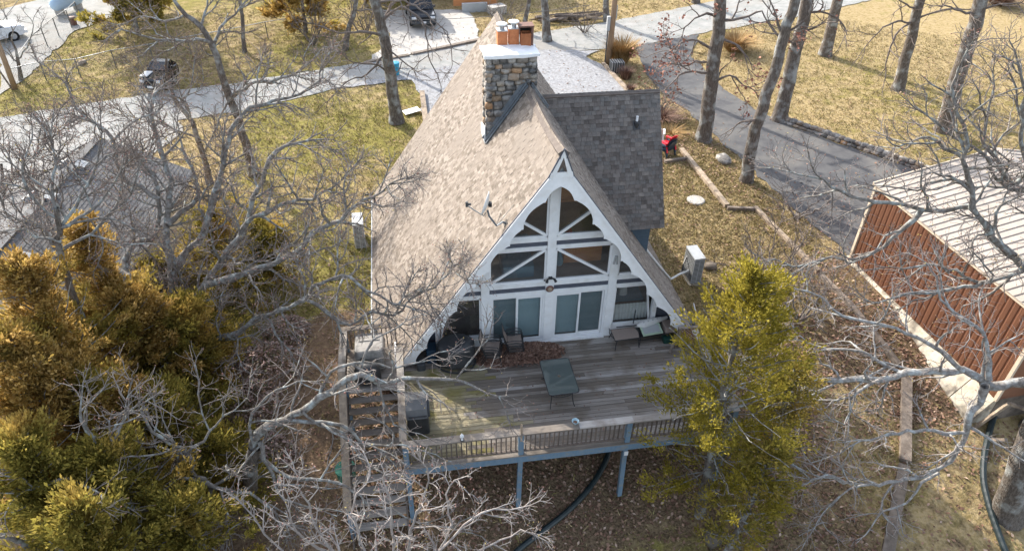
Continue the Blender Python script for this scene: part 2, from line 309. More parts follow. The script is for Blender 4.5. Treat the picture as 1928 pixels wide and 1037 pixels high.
# ================================================================ ground and roads
def inpoly(x, y, P):
    c = False; n = len(P); j = n-1
    for i in range(n):
        if (P[i][1] > y) != (P[j][1] > y) and x < (P[j][0]-P[i][0])*(y-P[i][1])/(P[j][1]-P[i][1])+P[i][0]: c = not c
        j = i
    return c
def Gxy(L): return [tuple(G(*p)[:2]) for p in L]
def ext(P, q): return P+[q]
ROAD_T = Gxy([(0, 222), (100, 207), (200, 191), (300, 175), (449, 157), (499, 147), (640, 126), (760, 106), (900, 80), (1006, 63), (1071, 53), (1160, 40), (1250, 22), (1338, 4)])
ROAD_B = Gxy([(0, 258), (100, 246), (200, 232), (345, 226), (466, 208), (566, 184), (640, 166), (775, 146), (900, 118), (1010, 100), (1090, 96), (1190, 88), (1330, 62), (1500, 33), (1640, 1)])
def far(A, B, L):
    d = np.array(B)-np.array(A); d /= np.linalg.norm(d); return tuple(np.array(B)+d*L)
ROAD = [far(ROAD_T[1], ROAD_T[0], 40)]+ROAD_T+[far(ROAD_T[-2], ROAD_T[-1], 50)]+[far(ROAD_B[-2], ROAD_B[-1], 50)]+ROAD_B[::-1]+[far(ROAD_B[1], ROAD_B[0], 40)]
PARK = Gxy([(640, 166), (775, 152), (793, 180), (800, 243)])+[(-3.4, 17.5), (6, 17.5), (10.5, 20.5)]+Gxy([(1183, 172), (1137, 124), (1103, 108), (1130, 96), (1010, 97), (900, 115)])
DRIVE = Gxy([(1190, 86), (1205, 110), (1217, 141), (1245, 175), (1285, 203), (1317, 231), (1356, 268), (1396, 302), (1452, 356), (1510, 405), (1560, 448), (1603, 492)])+[(22, 4)]+Gxy([(1760, 335), (1690, 309), (1602, 278), (1531, 253), (1475, 232), (1419, 207), (1362, 169), (1325, 132), (1300, 108), (1316, 66)])
LOT = [far(ROAD_B[1], ROAD_B[0], 35)]+Gxy([(0, 254), (100, 242), (200, 229), (330, 224), (345, 250), (290, 290), (0, 520)])+[(-48, 8)]
APRON = Gxy([(692, 118), (760, 106), (905, 76), (893, 42), (880, 20), (700, 20), (735, 70)])
LOTFAR = Gxy([(0, 170), (0, 20), (160, -20), (330, -20), (300, 0), (140, 60), (60, 140), (0, 180)])
def sheet(poly, step, dz, name, m):
    rj = random.Random(len(poly)+int(step*10)); dens = []
    for a, b in zip(poly, poly[1:]+poly[:1]):
        L_ = math.hypot(b[0]-a[0], b[1]-a[1]); k = max(1, min(60, int(L_/.6)))
        for i in range(k):
            t = i/k; j = 0 if i == 0 else .16
            dens.append((a[0]+(b[0]-a[0])*t+rj.uniform(-j, j), a[1]+(b[1]-a[1])*t+rj.uniform(-j, j)))
    poly = dens
    P = np.array(poly); x0, y0 = P.min(0); x1, y1 = P.max(0)
    bm = bmesh.new(); vs = [bm.verts.new((p[0], p[1], 0)) for p in poly]; bm.faces.new(vs)
    bmesh.ops.triangulate(bm, faces=bm.faces)
    for ax, a, b in ((0, x0, x1), (1, y0, y1)):
        t = math.ceil(a/step)*step
        while t < b:
            co = (t, 0, 0) if ax == 0 else (0, t, 0); no = (1, 0, 0) if ax == 0 else (0, 1, 0)
            bmesh.ops.bisect_plane(bm, geom=bm.verts[:]+bm.edges[:]+bm.faces[:], plane_co=co, plane_no=no); t += step
    for v in bm.verts: v.co.z = TZ(v.co.x, v.co.y)+dz
    bmesh.ops.recalc_face_normals(bm, faces=bm.faces)
    me = bpy.data.meshes.new(name); bm.to_mesh(me); bm.free()
    if len(me.polygons) and me.polygons[0].normal.z < 0: me.flip_normals()
    me.materials.append(m); me.shade_smooth(); o = bpy.data.objects.new(name, me); COL.objects.link(o); o['kind'] = 'structure'; return o
# ground colours painted by what grows there (dry lawn, moss, bare soil, leaf litter)
def vnoise(x, y, s, sd):
    x = x/s; y = y/s; xi = math.floor(x); yi = math.floor(y); fx = x-xi; fy = y-yi; fx = fx*fx*(3-2*fx); fy = fy*fy*(3-2*fy)
    h = lambda a, b: (math.sin(a*127.1+b*311.7+sd*74.7)*43758.5453) % 1
    return (h(xi, yi)*(1-fx)+h(xi+1, yi)*fx)*(1-fy)+(h(xi, yi+1)*(1-fx)+h(xi+1, yi+1)*fx)*fy
LAWN_R = Gxy([(1362, 165), (1419, 210), (1475, 238), (1690, 315), (1928, 420)])+[(60, 14), (70, 60), (30, 60)]+Gxy([(1500, 35), (1330, 64), (1300, 100)])
STRIP = [(-11.2, -9), (-7.3, -9), (-7.0, 0), (-6.6, 4), (-8.2, 4.5), (-9.8, 2)]     # bare trodden path beside the stairs
def zone(x, y):
    """weights: litter, green, soil"""
    n1 = vnoise(x, y, 3.1, 1); n2 = vnoise(x, y, 1.1, 2); n3 = vnoise(x, y, 6.5, 3)
    lit = .12; gr = .25*n3; so = 0.
    if inpoly(x, y, LAWN_R): lit = .06+.25*max(0, n1-.55); gr = .03+.45*max(0, n3-.5)+(.12 if vnoise(x, y, 9, 8) > .68 else 0)
    elif inpoly(x, y, STRIP): so = .75; lit = .12; gr = .15*n2
    elif y < 1.5 and x > 9.4 and y < -1.5: lit = .52-.3*n1; gr = .15+.6*max(0, n3-.4)
    elif y < 1.2 and x > -7: lit = .85-.3*n1; gr = .3*max(0, n1-.45)+1.0*max(0, 1-math.hypot((x-2.2)/3.4, (y+7.3)/1.9)); so = .25
    elif x > 5.4 and y < 26: lit = .13+.3*n1*n1; gr = .35*max(0, n3-.3)
    elif -13 < x < -3 and y > 3: lit = .06+.1*n1; gr = .46+.5*(n3-.4)
    elif x <= -7 and y < 14: lit = .5; so = .2; gr = .25
    elif y > 24 and x < -4: lit = .15+.4*max(0, n1-.4); gr = .3+.6*max(0, n3-.35)
    if 11.9 < x < 14.6 and -3.5 < y < 5: lit = .8; gr = 0; so = 0
    if y < 1.2: lit *= 1-.8*min(1, max(0, gr))
    return min(1, max(0, lit)), min(1, max(0, gr)), min(1, max(0, so))
def ground():
    xs = np.concatenate([np.arange(-150, -44, 6.), np.arange(-44, 52, .6), np.arange(52, 160, 6.)]); ys = np.concatenate([np.arange(-60, -14, 4.), np.arange(-14, 46, .6), np.arange(46, 260, 6.)])
    V = []; Cc = []
    for y in ys:
        for x in xs:
            V.append((x, y, TZ(x, y))); Cc.append((*zone(x, y), 1))
    nx = len(xs); ii = np.arange(len(ys)-1)[:, None]*nx+np.arange(nx-1)[None]; F = np.stack([ii, ii+1, ii+nx+1, ii+nx], -1).reshape(-1, 4)
    m = bpy.data.materials.new('lawn_and_litter'); m.use_nodes = True; n = m.node_tree.nodes; L = m.node_tree.links; b = n['Principled BSDF']; b.inputs['Roughness'].default_value = 1; b.inputs['Specular IOR Level'].default_value = .05
    at = n.new('ShaderNodeAttribute'); at.attribute_name = 'zone'; sp = n.new('ShaderNodeSeparateColor'); L.new(at.outputs['Color'], sp.inputs[0])
    geo = n.new('ShaderNodeNewGeometry')
    def noise(s, d=6):
        q = n.new('ShaderNodeTexNoise'); q.inputs['Scale'].default_value = s; q.inputs['Detail'].default_value = d; q.inputs['Roughness'].default_value = .65; L.new(geo.outputs['Position'], q.inputs['Vector']); return q.outputs['Fac']
    def ramp(f, cols):
        q = n.new('ShaderNodeValToRGB'); e = q.color_ramp.elements
        while len(e) < len(cols): e.new(.5)
        for i, (p, c) in enumerate(cols): e[i].position = p; e[i].color = (*c, 1)
        L.new(f, q.inputs[0]); return q.outputs[0]
    def mix(f, a, c):
        q = n.new('ShaderNodeMix'); q.data_type = 'RGBA'; L.new(f, q.inputs[0]); L.new(a, q.inputs[6]); L.new(c, q.inputs[7]); return q.outputs[2]
    def soft(w, ns, k=.5):
        a = n.new('ShaderNodeMath'); a.operation = 'MULTIPLY_ADD'; L.new(noise(ns), a.inputs[0]); a.inputs[1].default_value = 1.6; L.new(w, a.inputs[2])
        r = n.new('ShaderNodeMapRange'); r.inputs['From Min'].default_value = 1.0; r.inputs['From Max'].default_value = 1.35; L.new(a.outputs[0], r.inputs['Value']); return r.outputs[0]
    grass = ramp(noise(5), [(.3, (.20, .155, .065)), (.45, (.31, .235, .115)), (.58, (.39, .30, .17)), (.72, (.29, .235, .09))])
    green = ramp(noise(9), [(.3, (.14, .13, .036)), (.55, (.235, .205, .06)), (.7, (.33, .27, .10))])
    litter = ramp(noise(14), [(.3, (.045, .034, .02)), (.45, (.11, .078, .048)), (.58, (.215, .15, .095)), (.7, (.075, .07, .027))])
    soil = ramp(noise(7), [(.3, (.11, .075, .05)), (.55, (.19, .13, .085)), (.7, (.26, .185, .12))])
    c = mix(soft(sp.outputs[1], 1.3), grass, green); c = mix(soft(sp.outputs[2], 2), c, soil); c = mix(soft(sp.outputs[0], 2.6), c, litter)
    L.new(c, b.inputs['Base Color'])
    bp = n.new('ShaderNodeBump'); bp.inputs['Strength'].default_value = .9; bp.inputs['Distance'].default_value = .06; L.new(noise(11), bp.inputs['Height']); L.new(bp.outputs[0], b.inputs['Normal'])
    o = npmesh('ground', V, F, m, kind='structure', smooth=True)
    a = o.data.color_attributes.new('zone', 'FLOAT_COLOR', 'POINT'); a.data.foreach_set('color', np.array(Cc, np.float32).ravel())
ground()
M['gravel'] = mat('white_gravel', (.37, .36, .345), (.25, .26, .245), rough=1, ns=1.6, bump=.9, bs=14, bd=.04, c3=(.30, .285, .26), s3=.5, spec=.1, lo=.3, hi=.7, det=8)
M['gravel2'] = mat('blue_grey_gravel', (.37, .375, .385), (.24, .24, .245), rough=1, ns=7, bump=.9, bs=18, bd=.03, c3=(.24, .235, .235), s3=5, spec=.1, det=6)
M['asphalt'] = mat('old_asphalt', (.075, .075, .08), (.115, .115, .115), rough=.9, ns=1.5, bump=.5, bs=30, bd=.012, c3=(.145, .14, .132), s3=.55, spec=.2, det=8)
sheet(ROAD, 2.5, .035, 'road', M['gravel']); sheet(PARK, 2.5, .055, 'gravel_parking', M['gravel2'])
sheet(DRIVE, 2., .045, 'driveway', M['asphalt']); sheet(LOT, 2.5, .05, 'gravel_lot', M['gravel']); sheet(APRON, 2., .06, 'concrete_apron', M['concrete']); sheet(LOTFAR, 2.5, .05, 'gravel_yard', M['gravel'])

# ================================================================ the A-frame house
H, K = 7.27, .7063
HOUSE = thing('a_frame_house', (0, 0, -1.5), 'steep A-frame house with tan shingles, white scalloped gable and stone chimney', 'house')
YB, TH = 12.42, .2
SL = math.sqrt(1+K*K)
def bump(y): return .44*max(0., (3.6-y)/4.5)**2 if y < 3.6 else 0.
def rp(sg, y, t):
    """point of the roof's top surface: t metres of drop under the ridge line"""
    b = bump(y)*max(0, 1-t/.5)
    return np.array((sg*K*t, y, H-t+b))
def yfront(t): return -.71-.18*max(0, 1-t/.5)
def eaveT(sg, y): return (H-.05) if (sg < 0 and y < .45) else (H+1.29)
for sg in (-1, 1):
    # solid roof slab (two runs on the left: short over the landing, long behind it)
    nrm = np.array((sg/SL, 0, K/SL)); mb = MB(); runs = [(-.71, .45), (.45, YB)]
    ysl = sorted(set([-.71, .45]+list(np.linspace(-.71, 3.6, 8))+[YB]))
    for a, b in zip(ysl[:-1], ysl[1:]):
        T = eaveT(sg, (a+b)/2); ts = [0, .25, .5, T]
        for t0, t1 in zip(ts[:-1], ts[1:]):
            fa = (lambda t: yfront(t)) if a <= -.7 else (lambda t: a)
            q = [rp(sg, fa(t0), t0), rp(sg, fa(t1), t1), rp(sg, b, t1), rp(sg, b, t0)]
            qd = [p-nrm*TH for p in q]
            mb.add(q+qd, [(0, 1, 2, 3), (7, 6, 5, 4), (0, 4, 5, 1), (1, 5, 6, 2), (2, 6, 7, 3), (3, 7, 4, 0)])
    slab = mb.build('roof_slope', M['underlay'], HOUSE)
    # courses of shingles, each a wedge with a raised butt
    wedge = MB().add([(-.5, 0, 0), (.5, 0, 0), (.5, 0, 1), (-.5, 0, 1), (-.5, 1, .1), (.5, 1, .1)], [(3, 2, 5, 4), (0, 1, 2, 3), (0, 3, 4), (1, 5, 2)]).mesh('shingle', (0, 0, 0), M['shingle'], recalc=False)
    EX = .148; dt = EX/SL; items = []; t = H+1.29; row = 0
    while t > .02:
        y = yfront(t)-.02 if True else 0; y -= rnd.random()*.2; first = True
        while y < YB:
            w = rnd.choice([.12, .15, .18, .22, .25, .11]); y0 = max(y, yfront(t)-.015); y1 = min(y+w, YB+.02); y += w+.004
            if y1-y0 < .03: continue
            if t > eaveT(sg, y0)+.01: continue
            items.append((y0, y1, t, max(t-dt*1.12, .0), .015+.016*rnd.random()))
        t -= dt; row += 1
    items.sort(key=lambda q: np.linalg.norm(rp(sg, q[0], q[2])-CAM) + (100 if q[2] < .75 else 0))
    far_mb = MB()
    for i, (y0, y1, t0, t1, th) in enumerate(items):
        if i < 300 and t1 > .5:
            o = rp(sg, (y0+y1)/2, t0)+nrm*.002; up = (rp(sg, (y0+y1)/2, t1)-rp(sg, (y0+y1)/2, t0))
            piece('shingle', wedge, slab, basis(o, (0, y1-y0, 0), up, nrm*th))
        else:
            a, b, c, d = rp(sg, y0, t0)+nrm*.002, rp(sg, y1, t0)+nrm*.002, rp(sg, y1, t1)+nrm*.004, rp(sg, y0, t1)+nrm*.004
            far_mb.add([a, b, b+nrm*th, a+nrm*th, d, c], [(3, 2, 5, 4), (0, 1, 2, 3), (0, 3, 4), (1, 5, 2)])
    far_mb.build('shingles', M['shingle'], slab, recalc=False, kind='stuff')
# ridge caps
rc = MB(); y = -.86
while y < YB:
    a, b = y, min(y+.19, YB)
    for sg in (-1, 1):
        p = [rp(sg, a, 0), rp(sg, b, 0), rp(sg, b, .11), rp(sg, a, .11)]; n_ = np.array((sg/SL, 0, K/SL)); hi = .034; lo_ = .02
        rc.add([p[0]+(0, 0, hi), p[1]+(0, 0, lo_), p[2]+n_*lo_, p[3]+n_*hi, p[0], p[3]], [(0, 1, 2, 3), (0, 3, 5, 4)])
    y += .15
rc.build('ridge_cap', M['shingle'], HOUSE, recalc=False)
# metal drip edge along both front rakes and the left eave
for sg in (-1, 1):
    d = MB(); n_ = np.array((sg/SL, 0, K/SL)); pts = [0, .5, H-.05]
    for t0, t1 in zip(pts[:-1], pts[1:]):
        d.beam(rp(sg, yfront(t0)-.012, t0)+n_*.012, rp(sg, yfront(t1)-.012, t1)+n_*.012, .03, .035, n_)
    d.build('drip_edge', M['siding'], HOUSE)
e = MB(); e.beam((-K*(H+1.29)-.02, .5, -1.31), (-K*(H+1.29)-.02, YB, -1.31), .05, .16); e.build('fascia', M['hvac'], HOUSE)
e = MB(); e.beam((-K*(H-.05)-.03, -.72, .0), (-K*(H-.05)-.03, .45, .0), .06, .24); e.build('fascia', M['white'], HOUSE)
# scalloped barge boards
def barge(sg):
    pw = lambda t, w: (sg*K*t-sg*w*K/SL*1.0, H-t-w*(1/SL)*0-0)     # unused placeholder kept simple below
    inn = []; u = np.array((sg*K/SL, -1/SL)); nin = np.array((-sg/SL, -K/SL))      # along the rake downwards, inward normal (x,z)
    P0 = np.array((0., H)); tot = (H-.05)*SL
    cusps = [1.30, 2.36, 3.04, 4.12, 4.80, 5.88, 6.56, 7.64, 8.32]
    for a, b in zip(cusps[:-1], cusps[1:]):
        L_ = b-a; deep = .15 if L_ > .8 else .07
        inn.append((a, .40)); inn.append((a+.035, .355))
        for q in np.linspace(.08, 1, 9)[:-1]: inn.append((a+.035+(L_-.035)*q, .375-deep*math.sin(math.pi*min(1, q*1.02))**.8))
    inn.append((cusps[-1], .40)); inn.append((cusps[-1]+.03, .34)); inn.append((tot-.18, .2)); inn.append((tot-.05, .02))
    y0 = -.705; th = -.045
    poly = [(0, H-.06-1.05), ] # pointed arch tip on the centre line
    for q in np.linspace(0, 1, 7)[1:]:     # curve from the tip to the first cusp
        s = .62+(1.30-.62)*q; c = P0+u*1.30+nin*.40; a0 = np.array((0, H-.80)); mid = a0*(1-q)+c*q+np.array((sg*.05, .07))*math.sin(math.pi*q)
        poly.append((mid[0], mid[1]))
    poly[0] = (0, H-.80)
    poly += [tuple(P0+u*s+nin*w) for s, w in inn]
    poly += [tuple(P0+u*tot+nin*0.005), tuple(P0+u*(.5*SL)+nin*.005)]
    poly += [(sg*.16, H-.36), (0, H-.36)]
    bm = bmesh.new(); vs = [bm.verts.new((p[0], y0, p[1])) for p in poly]; f = bm.faces.new(vs); r = bmesh.ops.extrude_face_region(bm, geom=[f])
    for v in r['geom']:
        if isinstance(v, bmesh.types.BMVert): v.co.y += th
    bmesh.ops.triangulate(bm, faces=bm.faces); bmesh.ops.recalc_face_normals(bm, faces=bm.faces)
    me = bpy.data.meshes.new('barge_board'); bm.transform(Matrix.Translation((0, 0, 1.5))); bm.to_mesh(me); bm.free(); me.materials.append(M['white'])
    o = bpy.data.objects.new('barge_board', me); COL.objects.link(o); o.parent = HOUSE; OFF[o.name] = OFF['a_frame_house']
    t = MB(); a = P0+u*.62+nin*.03; b = P0+u*(tot-.05)+nin*.03
    t.beam((a[0], -.765, a[1]), (b[0], -.765, b[1]), .03, .075, (sg/SL, 0, K/SL)); t.build('rake_moulding', M['white_trim'], HOUSE)
for sg in (-1, 1): barge(sg)
# peak panel with its small triangular opening
pk = MB(); zt = H+.40
for sg in (-1, 1):
    pk.prism([(0, -.86, zt), (sg*.345, -.735, H-.5), (sg*.20, -.735, H-.5), (sg*.0, -.845, zt-.22)], (0, -.03, 0))
pk.prism([(-.345, -.733, H-.50), (.345, -.733, H-.50), (.30, -.738, H-.33), (-.30, -.738, H-.33)], (0, -.035, 0))
pk.build('peak_panel', M['white'], HOUSE)
MB().prism([(0, -.70, zt-.1), (-.3, -.66, H-.45), (.3, -.66, H-.45)], (0, .02, 0)).build('peak_louvre', M['hvac'], HOUSE)
# --- front wall
def xi(z, m=.26): return max(0., K*(H-z)-m)
def zi(x, m=.26): return H-(abs(x)+m)/K
for x, w in ((-3.7, .15), (-2.1, .27), (0, .27), (2.1, .27), (3.7, .15)):
    a, b = x-w/2, x+w/2; mb = MB()
    if x == 0: poly = [(a, 0, 0), (b, 0, 0), (b, 0, zi(b)), (0, 0, zi(0)), (a, 0, zi(a))]
    else: poly = [(a, 0, 0), (b, 0, 0), (b, 0, zi(b)), (a, 0, zi(a))]
    if abs(x) > 3: poly = [(a, 0, 0), (b, 0, 0), (b, 0, zi(b)), (a, 0, zi(a))]
    mb.prism([(p[0], -.09, p[2]) for p in poly], (0, .2, 0)); mb.build('column', M['white'], HOUSE)
bays = [(-9, -3.775), (-3.625, -2.235), (-1.965, -.135), (.135, 1.965), (2.235, 3.625), (3.775, 9)]
def hbar(name, z0, z1, m, y0, y1):
    for a, b in bays:
        a0, b0 = max(a, -xi(z0)), min(b, xi(z0)); a1, b1 = max(a, -xi(z1)), min(b, xi(z1))
        if b1-a1 < .05: continue
        MB().prism([(a0, y0, z0), (b0, y0, z0), (b1, y0, z1), (a1, y0, z1)], (0, y1-y0, 0)).build(name, m, HOUSE)
hbar('trim_rail', 2.10, 2.22, M['white'], -.05, .1); hbar('siding_band', 2.22, 2.40, M['siding'], -.025, .1); hbar('trim_rail', 2.40, 2.58, M['white'], -.05, .1)
hbar('trim_rail', 3.86, 3.97, M['white'], -.05, .1); hbar('siding_band', 3.97, 4.14, M['siding'], -.025, .1); hbar('trim_rail', 4.14, 4.29, M['white'], -.05, .1)
for sg in (-1, 1):       # siding triangles outside the outer posts
    a = 3.775; MB().prism([(sg*a, 0, 0), (sg*xi(0), 0, 0), (sg*xi(1.2), 0, 1.2), (sg*a, 0, zi(a))], (0, .1, 0)).build('siding_panel', M['siding'], HOUSE)
def window(poly, diag=None, blind=None):
    n = len(poly); c = np.mean(np.array(poly), 0); fr = MB()
    for i in range(n):
        a, b = np.array(poly[i]), np.array(poly[(i+1) % n]); d = (c-(a+b)/2); e_ = b-a; nn = np.array((-e_[1], e_[0])); nn = nn/np.linalg.norm(nn); nn *= np.sign(nn@d)
        a2, b2 = a+nn*.03, b+nn*.03; fr.beam((a2[0], .0, a2[1]), (b2[0], .0, b2[1]), .06, .06, (nn[0], 0, nn[1]))
    w = fr.build('window', M['white_trim'], HOUSE)
    MB().prism([(p[0], .012, p[1]) for p in poly], (0, .008, 0)).build('pane', M['pane'], w)
    if diag: MB().beam((diag[0], -.02, diag[1]), (diag[2], -.02, diag[3]), .05, .085, (diag[1]-diag[3], 0, diag[2]-diag[0])).build('diagonal_brace', M['white_trim'], w)
    return w
m_ = .28
for sg in (-1, 1):
    z0 = 4.29; window([(sg*.135, z0), (sg*xi(z0, m_), z0), (sg*.135, zi(.135, m_))], (sg*.16, 4.33, sg*1.18, 5.12) if sg > 0 else (sg*.16, 4.33, sg*1.18, 5.08))
    z0, z1 = 2.58, 3.86; window([(sg*.135, z0), (sg*1.965, z0), (sg*1.965, z1), (sg*.135, z1)], (sg*.17, 3.82, sg*1.93, 2.63))
    window([(sg*2.235, z0), (sg*xi(z0, m_), z0), (sg*2.235, zi(2.235, m_))])
    window([(sg*2.235, .42), (sg*3.625, .42), (sg*xi(2.1, m_), 2.1), (sg*2.235, 2.1)] if xi(2.1, m_) < 3.625 else [(sg*2.235, .42), (sg*3.625, .42), (sg*3.625, zi(3.625, m_)), (sg*xi(2.1, m_), 2.1), (sg*2.235, 2.1)])
    MB().box(*sorted((sg*2.235, sg*3.625)), -.03, .1, 0, .42).build('wall_panel', M['white'], HOUSE)
def door(x0, x1, order):
    d = MB(); d.box(x0, x0+.07, -.055, .09, .1, 2.1); d.box(x1-.07, x1, -.055, .09, .1, 2.1); d.box(x0+.07, x1-.07, -.055, .09, 2.02, 2.1); d.box(x0, x1, -.085, .09, .0, .1)
    fr = d.build('sliding_door', M['white_trim'], HOUSE); xm = (x0+x1)/2
    for k, (a, b) in enumerate(((x0+.075, xm+.03), (xm-.03, x1-.075))):
        y = -.03 if (k == order) else .03; p = MB(); s_ = .065
        p.box(a, a+s_, y-.018, y+.018, .105, 2.015); p.box(b-s_, b, y-.018, y+.018, .105, 2.015); p.box(a+s_, b-s_, y-.018, y+.018, 1.94, 2.015); p.box(a+s_, b-s_, y-.018, y+.018, .105, .22)
        p.build('door_leaf', M['white_trim'], fr); MB().box(a+s_, b-s_, y-.004, y+.004, .22, 1.94).build('pane', M['pane'], fr)
        if k == order: MB().box(b-s_+.01, b-s_+.045, y-.07, y-.02, .95, 1.15).build('handle', M['white_trim'], fr) if order == 0 else MB().box(a+.015, a+.05, y-.07, y-.02, .95, 1.15).build('handle', M['white_trim'], fr)
    for k, (a, b) in enumerate(((x0+.08, xm), (xm, x1-.08))):
        bl = MB(); n = 16; st = (b-a)/n
        for i in range(n): u = a+i*st; bl.add([(u, .075, .2), (u+st, .09, .2), (u+st, .09, 2.0), (u, .075, 2.0)], [(0, 1, 2, 3)])
        bl.build('vertical_blind', M['blind'] if (k == 0) == (order == 0) else M['blinddark'], fr, recalc=False)
    MB().box(x0+.05, x1-.05, .2, .22, .1, 2.05).build('blind_backing', M['blinddark'], fr)
door(-1.965, -.135, 1); door(.135, 1.965, 0)
MB().box(-2.0, 2.0, -.16, -.087, -.002, .05).build('door_sill', M['white'], HOUSE)
# round ornament, floodlight and hanging wreath ornament on the columns
orn = MB(); orn.lathe((0, 0, 0), [(0.001, 0), (.11, .0), (.135, .025), (.11, .05), (.001, .055)], 18); o_ = MB()
for v in orn.v: o_.v.append((v[0], -.092-v[2], v[1]+2.31))
o_.f = orn.f; wre = o_.build('round_plaque', M['rusttop'], HOUSE); o2 = MB(); o2.v = [(v[0]*.62, v[1]-.012, (v[2]-2.31)*.62+2.31) for v in o_.v]; o2.f = orn.f; o2.build('plaque_centre', M['tan_wood'], wre)
fl = MB(); fl.box(-.06, .06, -.13, -.09, 2.70, 2.80)
for sx in (-1, 1): fl.tube([(sx*.03, -.13, 2.76), (sx*.11, -.2, 2.76), (sx*.15, -.29, 2.71)], [.02, .035, .05], 8)
fl.build('floodlight', M['blackmetal'], HOUSE)
hg = MB(); hg.tube([(2.1, -.12, 3.42), (2.1, -.13, 3.36)], .05, 8); hg.tube([(2.08, -.12, 3.36), (2.04, -.13, 3.12)], .03, 6); hg.tube([(2.12, -.12, 3.36), (2.15, -.13, 3.10)], .03, 6); hg.build('hanging_ornament', M['hvac'], HOUSE)
# inside: floors, back walls
ins = MB(); ins.box(-4.6, 4.6, .2, 9, -.06, -.02); ins.build('inner_floor', M['intfloor'], HOUSE)
ins = MB(); ins.box(-3.0, 3.0, .12, 8, 2.24, 2.38); ins.build('upper_floor', M['intfloor'], HOUSE)
ins = MB(); ins.prism([(-5, 8, -.05), (5, 8, -.05), (0, 8, 7.0)], (0, .1, 0)); ins.build('inner_wall', M['intdark'], HOUSE)
ins = MB(); ins.box(-1.7, 1.7, 2.2, 8, 4.1, 4.2); ins.build('loft_floor', M['orangewood'], HOUSE)
ins = MB(); ins.box(-3.6, 3.6, 1.6, 1.7, 0, 2.2); ins.build('inner_wall', M['intdark'], HOUSE)
for a, b in ((2.3, 3.55),): 
    cu = MB(); n = 22
    for i in range(n):
        x = a+(b-a)*i/n; cu.add([(x, .16+.03*(i % 2), .45), (x+(b-a)/n, .16+.03*((i+1) % 2), .45), (x+(b-a)/n, .16+.03*((i+1) % 2), 1.15), (x, .16+.03*(i % 2), 1.15)], [(0, 1, 2, 3)])
    cu.build('curtain', M['curtain'], HOUSE, recalc=False)
# back and side walls, crawl-space walls
w = MB(); w.prism([(-K*(H+1.2)+.3, YB-.35, -1.6), (K*(H+1.2)-.3, YB-.35, -1.6), (K*(H+1.2)-.3, YB-.35, -1.1), (0, YB-.35, H-.35), (-K*(H+1.2)+.3, YB-.35, -1.1)], (0, .15, 0)); w.build('back_wall', M['bluewall'], HOUSE)
w = MB(); w.box(-5.6, -5.45, .5, YB-.4, -1.8, -1.25); w.box(5.45, 5.6, .5, YB-.4, -1.8, -1.25); w.box(-5.0, 5.0, .0, .15, -2.6, -.08); w.box(-5.6,-5.0,.45,.6,-2.6,-.3); w.box(5.0,5.6,.45,.6,-2.6,-.3); w.build('foundation_wall', M['siding'], HOUSE)
# --- dormer on the right-hand slope
DYR, DZR, DYE, DZE, DX = 5.25, 6.60, 2.85, 2.35, 4.82
dl = math.hypot(DYR-DYE, DZR-DZE); dn = np.array((0, -(DZR-DZE)/dl, (DYR-DYE)/dl)); du = np.array((0, (DYR-DYE)/dl, (DZR-DZE)/dl))
def xr(z): return K*(H-z)
dr = MB()
for sy in (1,):
    q = [np.array((xr(DZE)-.1, DYE, DZE)), np.array((DX, DYE, DZE)), np.array((DX, DYR, DZR)), np.array((xr(DZR)-.1, DYR, DZR))]
    qd = [p-dn*.12 for p in q]; dr.add(q+qd, [(0, 1, 2, 3), (7, 6, 5, 4), (0, 4, 5, 1), (1, 5, 6, 2), (2, 6, 7, 3), (3, 7, 4, 0)])
    q = [np.array((p[0], 2*DYR-p[1], p[2])) for p in q]; dn2 = dn*np.array((1, -1, 1)); qd = [p-dn2*.12 for p in q]; dr.add(q+qd, [(0, 1, 2, 3), (7, 6, 5, 4), (0, 4, 5, 1), (1, 5, 6, 2), (2, 6, 7, 3), (3, 7, 4, 0)])
droof = dr.build('dormer_roof', M['underlay'], HOUSE)
wedge2 = MB().add([(-.5, 0, 0), (.5, 0, 0), (.5, 0, 1), (-.5, 0, 1), (-.5, 1, .1), (.5, 1, .1)], [(3, 2, 5, 4), (0, 1, 2, 3), (0, 3, 4), (1, 5, 2)]).mesh('shingle', (0, 0, 0), M['shingle_grey'], recalc=False)
its = []; s = -.03
while s < dl-.02:
    z = DZE+du[2]*s; x = xr(z)-.05; x -= rnd.random()*.1
    while x < DX:
        w = rnd.choice([.12, .15, .18, .22, .26]); x0, x1 = x, min(x+w, DX+.02); x += w+.006
        if x1-x0 > .04: its.append((x0, x1, s, min(.165, dl-s), .012+.02*rnd.random()))
    s += .148
its.sort(key=lambda q: np.linalg.norm(np.array((q[0], DYE, DZE))+du*q[2]-CAM)); fm = MB()
for i, (x0, x1, s, l, th) in enumerate(its):
    o = np.array((0, DYE, DZE))+du*s+dn*.002
    if i < 300: piece('shingle', wedge2, droof, basis(o+np.array(((x0+x1)/2, 0, 0)), (x1-x0, 0, 0), du*l, dn*th))
    else:
        a, b = o+np.array((x0, 0, 0)), o+np.array((x1, 0, 0)); fm.add([a, b, b+dn*th, a+dn*th, a+du*l, b+du*l], [(3, 2, 5, 4), (0, 1, 2, 3), (0, 3, 4), (1, 5, 2)])
fm.build('shingles', M['shingle_grey'], droof, recalc=False, kind='stuff')
cp = MB(); x = .45
while x < DX:
    for sy in (-1, 1):
        d2 = np.array((0, sy*(DYR-DYE)/dl, -(DZR-DZE)/dl)); a = np.array((x, DYR, DZR+.03)); b = np.array((min(x+.2, DX+.02), DYR, DZR+.018)); cp.add([a, b, b+d2*.16, a+d2*.16, a-(0, 0, .02)], [(0, 1, 2, 3)])
    x += .16
cp.build('dormer_ridge_cap', M['shingle_grey'], HOUSE, recalc=False)
